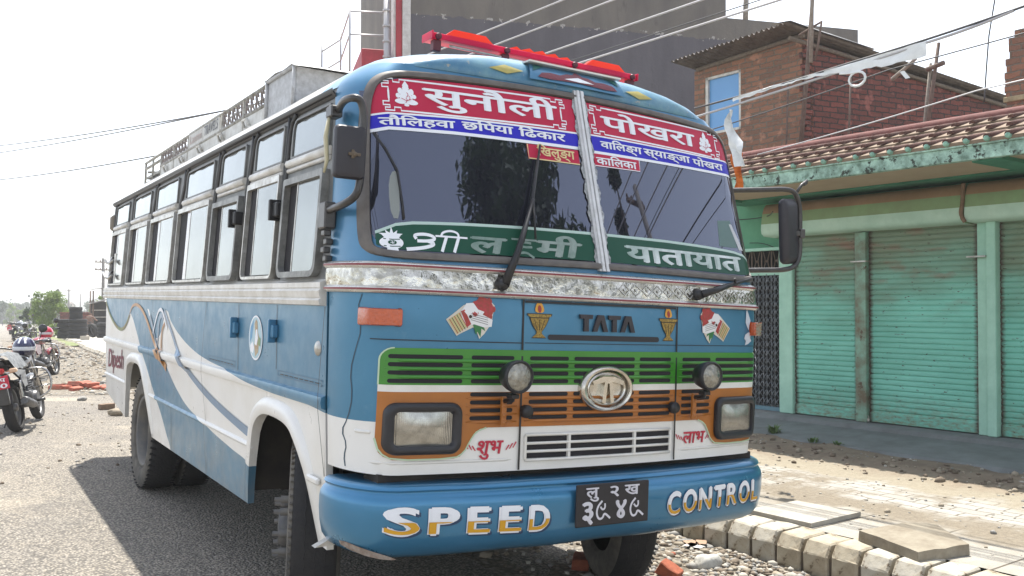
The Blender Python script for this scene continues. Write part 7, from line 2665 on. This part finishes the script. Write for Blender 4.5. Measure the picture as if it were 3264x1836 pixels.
helmet(tuple(wp(64, 1030, 44.5)), R(60), [HBLUE[1], HBLUE[0], VIS], 'white helmet hung on the silver motorbike')
helmet(tuple(wp(48, 1036, 44.5)), R(60), [MB['black'], MB['seat'], VIS], 'black helmet hung on the silver motorbike')

# ================================================================ FAR STREET, LEFT OF THE BUS
def tyre_mesh(Rr, w_):
    bm = B()
    lathe(bm, [(Rr * .62, -w_ * .3), (Rr * .66, -w_ * .45), (Rr * .85, -w_ * .5), (Rr * .95, -w_ * .42), (Rr, -w_ * .25), (Rr, w_ * .25), (Rr * .95, w_ * .42), (Rr * .85, w_ * .5), (Rr * .66, w_ * .45), (Rr * .62, w_ * .3)], (0, 0, 0), 'Z', 26)
    me = bpy.data.meshes.new('tyre')
    bm.to_mesh(me); bm.free()
    me.materials.append(TYRE)
    return me
TW = .172
TM = {r_: tyre_mesh(r_, TW) for r_ in (.375, .33, .27)}
def tyre(x, y, z, r_, label, rx=0):
    o = bpy.data.objects.new('tyre', TM[r_])
    COL.objects.link(o)
    o.location = (x, y, z)
    o.rotation_euler = (rx, rs.uniform(-.03, .03), rs.uniform(0, 6))
    tag(o, label, 'tyre', 'old tyres stacked on the far pavement')
def fpz(y): return zg(2, y) + .16
for k in range(5): tyre(2.50 + rs.uniform(-.03, .03), 40.6, fpz(40.6) + TW * (k + .5), .375, ['bottom', 'second', 'middle', 'fourth', 'top'][k] + ' tyre of the wide near stack on the far pavement')
for k in range(5): tyre(2.16 + rs.uniform(-.03, .03), 42.0, fpz(42) + TW * (k + .5), .33, 'worn tyre in the back stack beside the bushy tree')
for k in range(3): tyre(2.42 + rs.uniform(-.02, .02), 40.7, fpz(40.6) + TW * (5.5 + k), .27, ['lower', 'middle', 'uppermost open'][k] + ' small tyre piled over the wide near stack')
for k in range(4): tyre(3.75 + rs.uniform(-.04, .04), 42.0, fpz(42) + TW * (k + .5), .33, 'tyre in the dark stack by the shack beside the bus rear')
for k in range(2): tyre(3.45 + .3 * k, 43.6, fpz(43.6) + .33, .33, 'tyre leaning upright under the shack', R(80))
brick_piece((2.40, 37.4, fpz(37.4)), .2, 0, 'pale concrete block lying on the far pavement before the tyres', (.30, .22, .16), pbr('pale_block', (.36, .33, .28), .9), seed=15)
# far brick wall, shack, house
bm = B()
bx(bm, 2.9, 12, 52, 52.3, -.6, 1.05)
bx(bm, 2.86, 12, 51.95, 52.35, 1.05, 1.12)
tag(obj('boundary_wall', bm, BR2, None), 'long dark red brick boundary wall behind the tyre stacks', 'wall')
q = wp(322, 1000, 47)
sk = empty('shack', (q.x, q.y, fpz(q.y)))
tag(sk, 'dark roadside shack with sloping tin awning behind the bus rear', 'shack')
for x, y in ((-.42, -.4), (.5, -.4), (-.42, .7), (.5, .7)):
    bm = B()
    tube(bm, [(x, y, 0), (x, y, 2.3)], .04, 6)
    obj('post', bm, RUSTR, sk)
bm = B()
for z in (.55, .95, 1.3): bx(bm, -.45, .55, -.42, -.2, z, z + .04)
bx(bm, -.45, -.41, -.42, -.38, .5, 1.4)
obj('shelf', bm, pbr('pale_goods', (.45, .42, .38), .8, 0, (5, .8)), sk)
bm = B()
box(bm, (-.05, -.2, 1.78), (1.2, 1.3, .03), Matrix.Rotation(R(-15), 3, 'Y'))
obj('awning', bm, pbr('dusty_tin', (.24, .22, .20), .6, .2, (5, .7)), sk)
bm = B()
box(bm, (.15, -.1, 2.42), (1.15, 1.1, .04), Matrix.Rotation(R(-4), 3, 'Y'))
obj('roof', bm, pbr('dusty_tin', (.24, .22, .20), .6, .2, (5, .7)), sk)
bm = B()
bx(bm, -.40, .6, .72, .76, 0, 1.75)
bx(bm, -.3, .6, 0, .6, .05, .6)
obj('back_panel', bm, pbr('dark_shack', (.035, .032, .032), .9, 0, (4, .9)), sk)
q = wp(226, 1000, 300)
hs = empty('house', (q.x, q.y, zg(q.x, q.y)))
tag(hs, 'tiny distant cream house with pitched roof between the far utility poles', 'house')
bm = B()
bx(bm, -1.25, 1.25, -1.2, 1.2, 0, 4.0)
obj('wall', bm, pbr('cream_house', (.55, .48, .36), .8), hs)
bm = B()
prism(bm, [(-1.5, 4.0), (1.5, 4.0), (0, 5.2)], -1.4, 1.4, lambda u, v, h: Vector((u, h, v)))
obj('roof', bm, pbr('pale_roof', (.42, .33, .26), .8), hs)
for x in (-.6, .5):
    bm = B()
    bx(bm, x - .18, x + .18, -1.23, -1.19, 2.9, 3.6)
    obj('window', bm, OPENSH, hs)
def upole(loc, h, r_, label, arms=1, lean=(0, 0)):
    e = empty('utility_pole', loc)
    tag(e, label, 'utility pole')
    bm = B()
    tube(bm, [(0, 0, 0), (lean[0] * .5, lean[1] * .5, h * .5), (lean[0], lean[1], h)], [r_ * 1.2, r_, r_ * .8], 8)
    obj('mast', bm, pbr('weathered_mast', (.22, .20, .18), .85, 0, (3, .7)), e)
    for k in range(arms):
        bm = B()
        z = h - .35 - .55 * k
        bx(bm, lean[0] - .55, lean[0] + .55, -.05, .05, z, z + .09)
        for q in (-.48, -.2, .2, .48): lathe(bm, [(0, .12), (.04, .1), (.05, .05), (.03, 0)], (lean[0] + q, 0, z + .09), 'Z', 8)
        obj('crossarm', bm, RUSTR, e)
    return e
def at(px, py, d):
    q = wp(px, py, d)
    return q
# poles are set by photo position once, at their own distances
for px, top, d, r_, ar, lab in ((219, 921, 150, .14, 1, 'utility pole with bracket rising behind the bushy green tree'), (256, 936, 165, .11, 0, 'slim utility pole between the bushy tree and the shack'), (328, 822, 66, .12, 2, 'tall dark utility pole with crossarms beside the bus rear'), (47, 963, 195, .14, 0, 'far utility pole standing against the distant wood')):
    q = at(px, 1000, d)
    g_ = zg(q.x, q.y)
    upole((q.x, q.y, g_), at(px, top, d).z - g_, r_, lab, ar)

# ---- vegetation
LEAF = {}
def leafmat(name, c1, c2):
    m, t, p, tc = newmat(name)
    oi = noise_n(t, tc.outputs['Object'], 1.3, 4, .6)
    g = t.nodes.new('ShaderNodeNewGeometry')
    col = mixnode(t, ramp(t, oi, .35, .65), c1, c2)
    col = mixnode(t, mathn(t, 'MULTIPLY', g.outputs['Random Per Island'], .55), col, tuple(c * .45 for c in c1))
    t.links.new(col, p.inputs['Base Color'])
    p.inputs['Roughness'].default_value = .6
    tr = t.nodes.new('ShaderNodeBsdfTranslucent')
    t.links.new(col, tr.inputs['Color'])
    mx = t.nodes.new('ShaderNodeMixShader')
    mx.inputs[0].default_value = .35
    out = t.nodes['Material Output']
    t.links.new(p.outputs[0], mx.inputs[1])
    t.links.new(tr.outputs[0], mx.inputs[2])
    t.links.new(mx.outputs[0], out.inputs['Surface'])
    return m
BARK = pbr('bark', (.13, .10, .075), .9, 0, (9, .8), (30, .4), 0, 1.5, (.07, .055, .045))
def tree(name, loc, h, cw, clumps, leaf_n, leaf_s, mat, label, trunk_h=.4, seed=1, cat='tree', group=None, drop=0.0):
    """tapered trunk with limbs; crown = thousands of leaf quads in uneven clumps"""
    r_ = random.Random(seed)
    e = empty(name, loc)
    tag(e, label, cat, group)
    bm = B()
    th = h * trunk_h
    tr = max(.04, h * .018)
    tube(bm, [(0, 0, -.1), (.03 * h * r_.uniform(-1, 1), .03 * h * r_.uniform(-1, 1), th * .6), (0, 0, th), (0, 0, h * .8)], [tr * 1.3, tr, tr * .8, tr * .2], 8)
    C_ = []
    for k in range(clumps):
        a = r_.uniform(0, 6.283)
        u = k / max(1, clumps - 1)
        z = th * .75 + (h - th * .75) * (u ** .85) * r_.uniform(.86, 1.0)
        rad = cw * math.sin(math.pi * clamp((z - th * .55) / (h * 1.04 - th * .55), .03, 1)) ** .7 * r_.uniform(.25, 1.0)
        c = Vector((rad * math.cos(a), rad * math.sin(a), z))
        C_.append((c, cw * r_.uniform(.22, .46)))
        tube(bm, [(0, 0, clamp(z - rad * .9, th * .5, h * .75)), tuple(c * .55 + Vector((0, 0, clamp(z - rad * .5, th * .5, h * .8) * .45))), tuple(c)], [tr * .5, tr * .3, tr * .1], 5)
    obj('trunk', bm, BARK, e)
    V, F = [], []
    per = leaf_n // clumps
    for c, cr in C_:
        for _ in range(per):
            d = Vector((r_.gauss(0, 1), r_.gauss(0, 1), r_.gauss(0, .8)))
            d = d.normalized() * (cr * r_.random() ** .45)
            p_ = c + d + Vector((0, 0, -drop * r_.random() * cr))
            s = leaf_s * r_.uniform(.6, 1.35)
            n1 = Vector((r_.gauss(0, 1), r_.gauss(0, 1), r_.gauss(0, 1) + .6)).normalized()
            t1 = n1.cross(Vector((r_.gauss(0, 1), r_.gauss(0, 1), r_.gauss(0, 1)))).normalized()
            t2 = n1.cross(t1)
            o = len(V)
            V += [tuple(p_ - t1 * s), tuple(p_ + t2 * s * .45), tuple(p_ + t1 * s), tuple(p_ - t2 * s * .45)]
            F.append((o, o + 1, o + 2, o + 3))
    me = bpy.data.meshes.new('crown')
    me.from_pydata(V, [], F)
    me.materials.append(mat)
    o = bpy.data.objects.new('crown', me)
    COL.objects.link(o)
    o.parent = e
    return e
L1m = leafmat('leaf_bright', (.24, .33, .07), (.14, .22, .045))
L2m = leafmat('leaf_dark', (.050, .085, .030), (.030, .055, .022))
L3m = leafmat('leaf_hazy', (.085, .125, .065), (.055, .09, .05))
def plant(name, px, top, d, cw, clumps, leaves, ls, mat, label, th, seed, cat='tree', group=None):
    q = at(px, 1000, d)
    g_ = zg(q.x, q.y)
    return tree(name, (q.x, q.y, g_), at(px, top, d).z - g_, cw, clumps, leaves, ls, mat, label, th, seed, cat, group)
plant('bushy_tree', 158, 926, 51, 1.0, 36, 9500, .060, L1m, 'bushy bright green tree standing beside the tyre stacks', .20, 2)
plant('shrub', 92, 985, 56, .50, 14, 2400, .05, L2m, 'dark shrub left of the bushy bright tree', .15, 3, 'shrub')
plant('shrub', 193, 1028, 49, .50, 12, 2400, .05, L1m, 'low bright green bush spilling over the kerb by the tyres', .15, 4, 'shrub')
plant('shrub', 208, 975, 54, .45, 10, 1800, .05, L2m, 'dark green shrub between the bushy tree and the tyre stacks', .15, 14, 'shrub')
plant('shrub', 88, 1034, 47, .35, 8, 900, .05, L1m, 'low grassy clump on the verge behind the silver motorbike', .15, 5, 'shrub')
plant('slender_tree', 182, 922, 150, 1.0, 7, 700, .16, L2m, 'slender tree with a flat tuft of foliage above the bushy tree', .8, 6)
plant('slender_tree', 97, 940, 150, .55, 5, 450, .14, L2m, 'slim sparse tree poking up left of the bushy tree', .75, 7)
plant('roadside_tree', 287, 962, 150, 2.2, 16, 2200, .17, L3m, 'hazy round tree behind the brick boundary wall', .3, 8)
plant('roadside_tree', 317, 948, 56, .55, 9, 1300, .06, L1m, 'yellowish tree beside the dark utility pole at the bus rear', .3, 9)
plant('roadside_tree', -4, 938, 150, 1.2, 12, 1500, .16, L3m, 'tall hazy tree beyond the far bend of the street', .4, 10)
plant('roadside_tree', 30, 972, 150, 1.2, 10, 1300, .14, L1m, 'paler green young tree before the distant wood', .2, 41)
plant('roadside_tree', 70, 985, 120, .8, 10, 1300, .11, L1m, 'small yellow-green tree on the road bend before the distant wood', .2, 42)
rt = random.Random(13)
for k, px in enumerate(range(-60, 200, 17)):
    plant('roadside_tree', px + rt.uniform(-6, 6), 966 + rt.uniform(-8, 10), rt.uniform(200, 255), rt.uniform(2.2, 3.6), 13, 1300, .28, L3m if k % 3 else L2m, 'hazy tree in the distant wood closing the far street', .12, 30 + k, 'tree', 'trees of the distant wood')
# distant low hills / wood line all round the horizon
bm = B()
n = 90
rows = []
for k in range(n + 1):
    a = 2 * math.pi * k / n
    h = 2 + 5 * mnoise.noise(Vector((math.cos(a) * 5, math.sin(a) * 5, 0)))
    rows.append([bm.verts.new((r_ * math.cos(a), r_ * math.sin(a), z)) for r_, z in ((780, -3), (800, h * .7), (840, h), (900, h * .8), (980, -5))])
for p_, q in zip(rows, rows[1:]):
    for j in range(4): bm.faces.new((p_[j], p_[j + 1], q[j + 1], q[j]))
struct('hills', bm, pbr('far_wooded_hill', (.075, .10, .065), .95, 0, (.02, .8)), 60)

# ---- people far off: simple standing figures grown from a skeleton
def person(loc, rz, h, cloth, pants, label, pose='walk'):
    e = empty('person', loc, rz)
    tag(e, label, 'person')
    k = h / 1.7
    if pose == 'walk':
        J = [(0, 0, .92, .13), (0, .01, 1.15, .125), (0, .0, 1.38, .15), (0, .0, 1.47, .06), (0, .02, 1.56, .085), (0, .02, 1.66, .075),
             (.09, .10, .50, .075), (.09, .02, .08, .048), (.09, .14, .03, .04), (-.09, -.06, .50, .075), (-.09, -.22, .10, .048), (-.09, -.10, .03, .04),
             (.20, -.04, 1.38, .06), (.24, -.10, 1.12, .045), (.23, -.02, .88, .036), (-.20, .04, 1.38, .06), (-.24, .10, 1.12, .045), (-.23, .18, .90, .036)]
    else:
        J = [(0, 0, .78, .14), (0, .10, 1.0, .13), (0, .18, 1.20, .15), (0, .22, 1.28, .06), (0, .27, 1.36, .085), (0, .27, 1.45, .075),
             (.12, .38, .62, .08), (.12, .28, .22, .05), (.12, .40, .18, .04), (-.12, .34, .58, .08), (-.12, .20, .20, .05), (-.12, .32, .16, .04),
             (.21, .16, 1.19, .06), (.26, .38, 1.02, .045), (.24, .58, .98, .036), (-.21, .16, 1.19, .06), (-.26, .38, 1.02, .045), (-.24, .58, .98, .036)]
    E_ = [(0, 1), (1, 2), (2, 3), (3, 4), (4, 5), (0, 6), (6, 7), (7, 8), (0, 9), (9, 10), (10, 11), (2, 12), (12, 13), (13, 14), (2, 15), (15, 16), (16, 17)]
    me = bpy.data.meshes.new('body')
    me.from_pydata([(x * k, y * k, z * k) for x, y, z, r_ in J], E_, [])
    o = bpy.data.objects.new('body', me)
    COL.objects.link(o)
    o.parent = e
    md = o.modifiers.new('skin', 'SKIN')
    for i, v in enumerate(me.skin_vertices[0].data):
        v.radius = (J[i][3] * k, J[i][3] * k)
        v.use_root = (i == 0)
    sb = o.modifiers.new('sub', 'SUBSURF')
    sb.levels = 1
    sb.render_levels = 1
    m, t, p, tc = newmat('clothed_figure')
    sx = t.nodes.new('ShaderNodeSeparateXYZ')
    t.links.new(tc.outputs['Object'], sx.inputs[0])
    z = sx.outputs['Z']
    zt = (1.47 if pose == 'walk' else 1.28) * k
    zp = (.92 if pose == 'walk' else .78) * k
    c = mixnode(t, mathn(t, 'GREATER_THAN', z, zp), pants, cloth)
    c = mixnode(t, mathn(t, 'GREATER_THAN', z, zt), c, (.16, .09, .06))
    c = mixnode(t, mathn(t, 'GREATER_THAN', z, zt + .14 * k), c, (.012, .010, .010))
    t.links.new(c, p.inputs['Base Color'])
    p.inputs['Roughness'].default_value = .8
    me.materials.append(m)
    return e
q = at(9, 1000, 185)
person((q.x, q.y, zg(q.x, q.y)), R(200), 1.7, (.10, .10, .12), (.04, .04, .05), 'small dark figure walking away down the middle of the sunlit road')
# bicycle with rider between the tyres and the shack
def bicycle(loc, rz, label):
    e = empty('bicycle', loc, rz)
    e.scale = (.8, .8, .8)
    tag(e, label, 'bicycle')
    for x in (0, 1.05):
        bm = B()
        tube(bm, [(x + .33 * math.cos(a), 0, .34 + .33 * math.sin(a)) for a in [2 * math.pi * k / 24 for k in range(24)]], .02, 6, closed=True)
        w_ = obj('wheel', bm, TYRE, e)
        bm = B()
        for k in range(12):
            a = 2 * math.pi * k / 12
            tube(bm, [(x, 0, .34), (x + .32 * math.cos(a), 0, .34 + .32 * math.sin(a))], .004, 4)
        obj('spokes', bm, CHROME, w_)
    bm = B()
    for P in ([(0, 0, .34), (.42, 0, .32), (.28, 0, .85)], [(0, 0, .34), (.30, 0, .72)], [(.42, 0, .32), (.86, 0, .80), (.30, 0, .78)], [(1.05, 0, .34), (.90, 0, .72), (.84, 0, 1.0)], [(.84, -.28, 1.02), (.84, .28, 1.02)]): tube(bm, P, .016, 6)
    obj('frame', bm, MB['black'], e)
    bm = B()
    box(bm, (.26, 0, .88), (.26, .14, .06), None, .02)
    obj('saddle', bm, MB['seat'], e)
    return e
q = at(279, 1074, 44)
bicycle((q.x, q.y, fpz(q.y)), R(55), 'bicycle standing on the far pavement between the tyres and the shack')
pr_ = person((q.x + .06, q.y + .22, fpz(q.y)), R(-35), 1.35, (.17, .10, .075), (.10, .09, .085), 'person in a brown top astride the bicycle beside the tyre stacks', 'ride')

# ---- what stands behind the photographer (seen only mirrored in the windscreen)
tree('roadside_tree', (5.6, -9.6, 0), 11.6, 2.3, 26, 9000, .15, L2m, 'tall dark tree across the street mirrored in the windscreen', .45, 71)
tree('roadside_tree', (10.2, -8.6, 0), 10.2, .8, 8, 1600, .13, L2m, 'small tree mirrored in the kerb half of the windscreen', .6, 72)
e = upole((11.6, -8.0, 0), 9.6, .13, 'leaning pole across the street mirrored in the windscreen', 1, (-.8, .2))
# ---------------------------------------------------------------- hazy air
bm = B()
bx(bm, -1960, 1960, -1000, 1990, -5.0, 22.0)
hzo = obj('haze', bm, [], None)
m = bpy.data.materials.new('haze_air')
m.use_nodes = True
t = m.node_tree
for n_ in list(t.nodes):
    if n_.type != 'OUTPUT_MATERIAL': t.nodes.remove(n_)
pvn = t.nodes.new('ShaderNodeVolumePrincipled')
pvn.inputs['Color'].default_value = (.98, .99, 1.0, 1)
pvn.inputs['Density'].default_value = .0014
pvn.inputs['Anisotropy'].default_value = .2
t.links.new(pvn.outputs[0], [n_ for n_ in t.nodes if n_.type == 'OUTPUT_MATERIAL'][0].inputs['Volume'])
hzo.data.materials.append(m)
hzo.visible_shadow = True
tag(hzo, 'pale hazy air filling the whole street', 'haze', None, 'stuff')
bpy.context.view_layer.update()
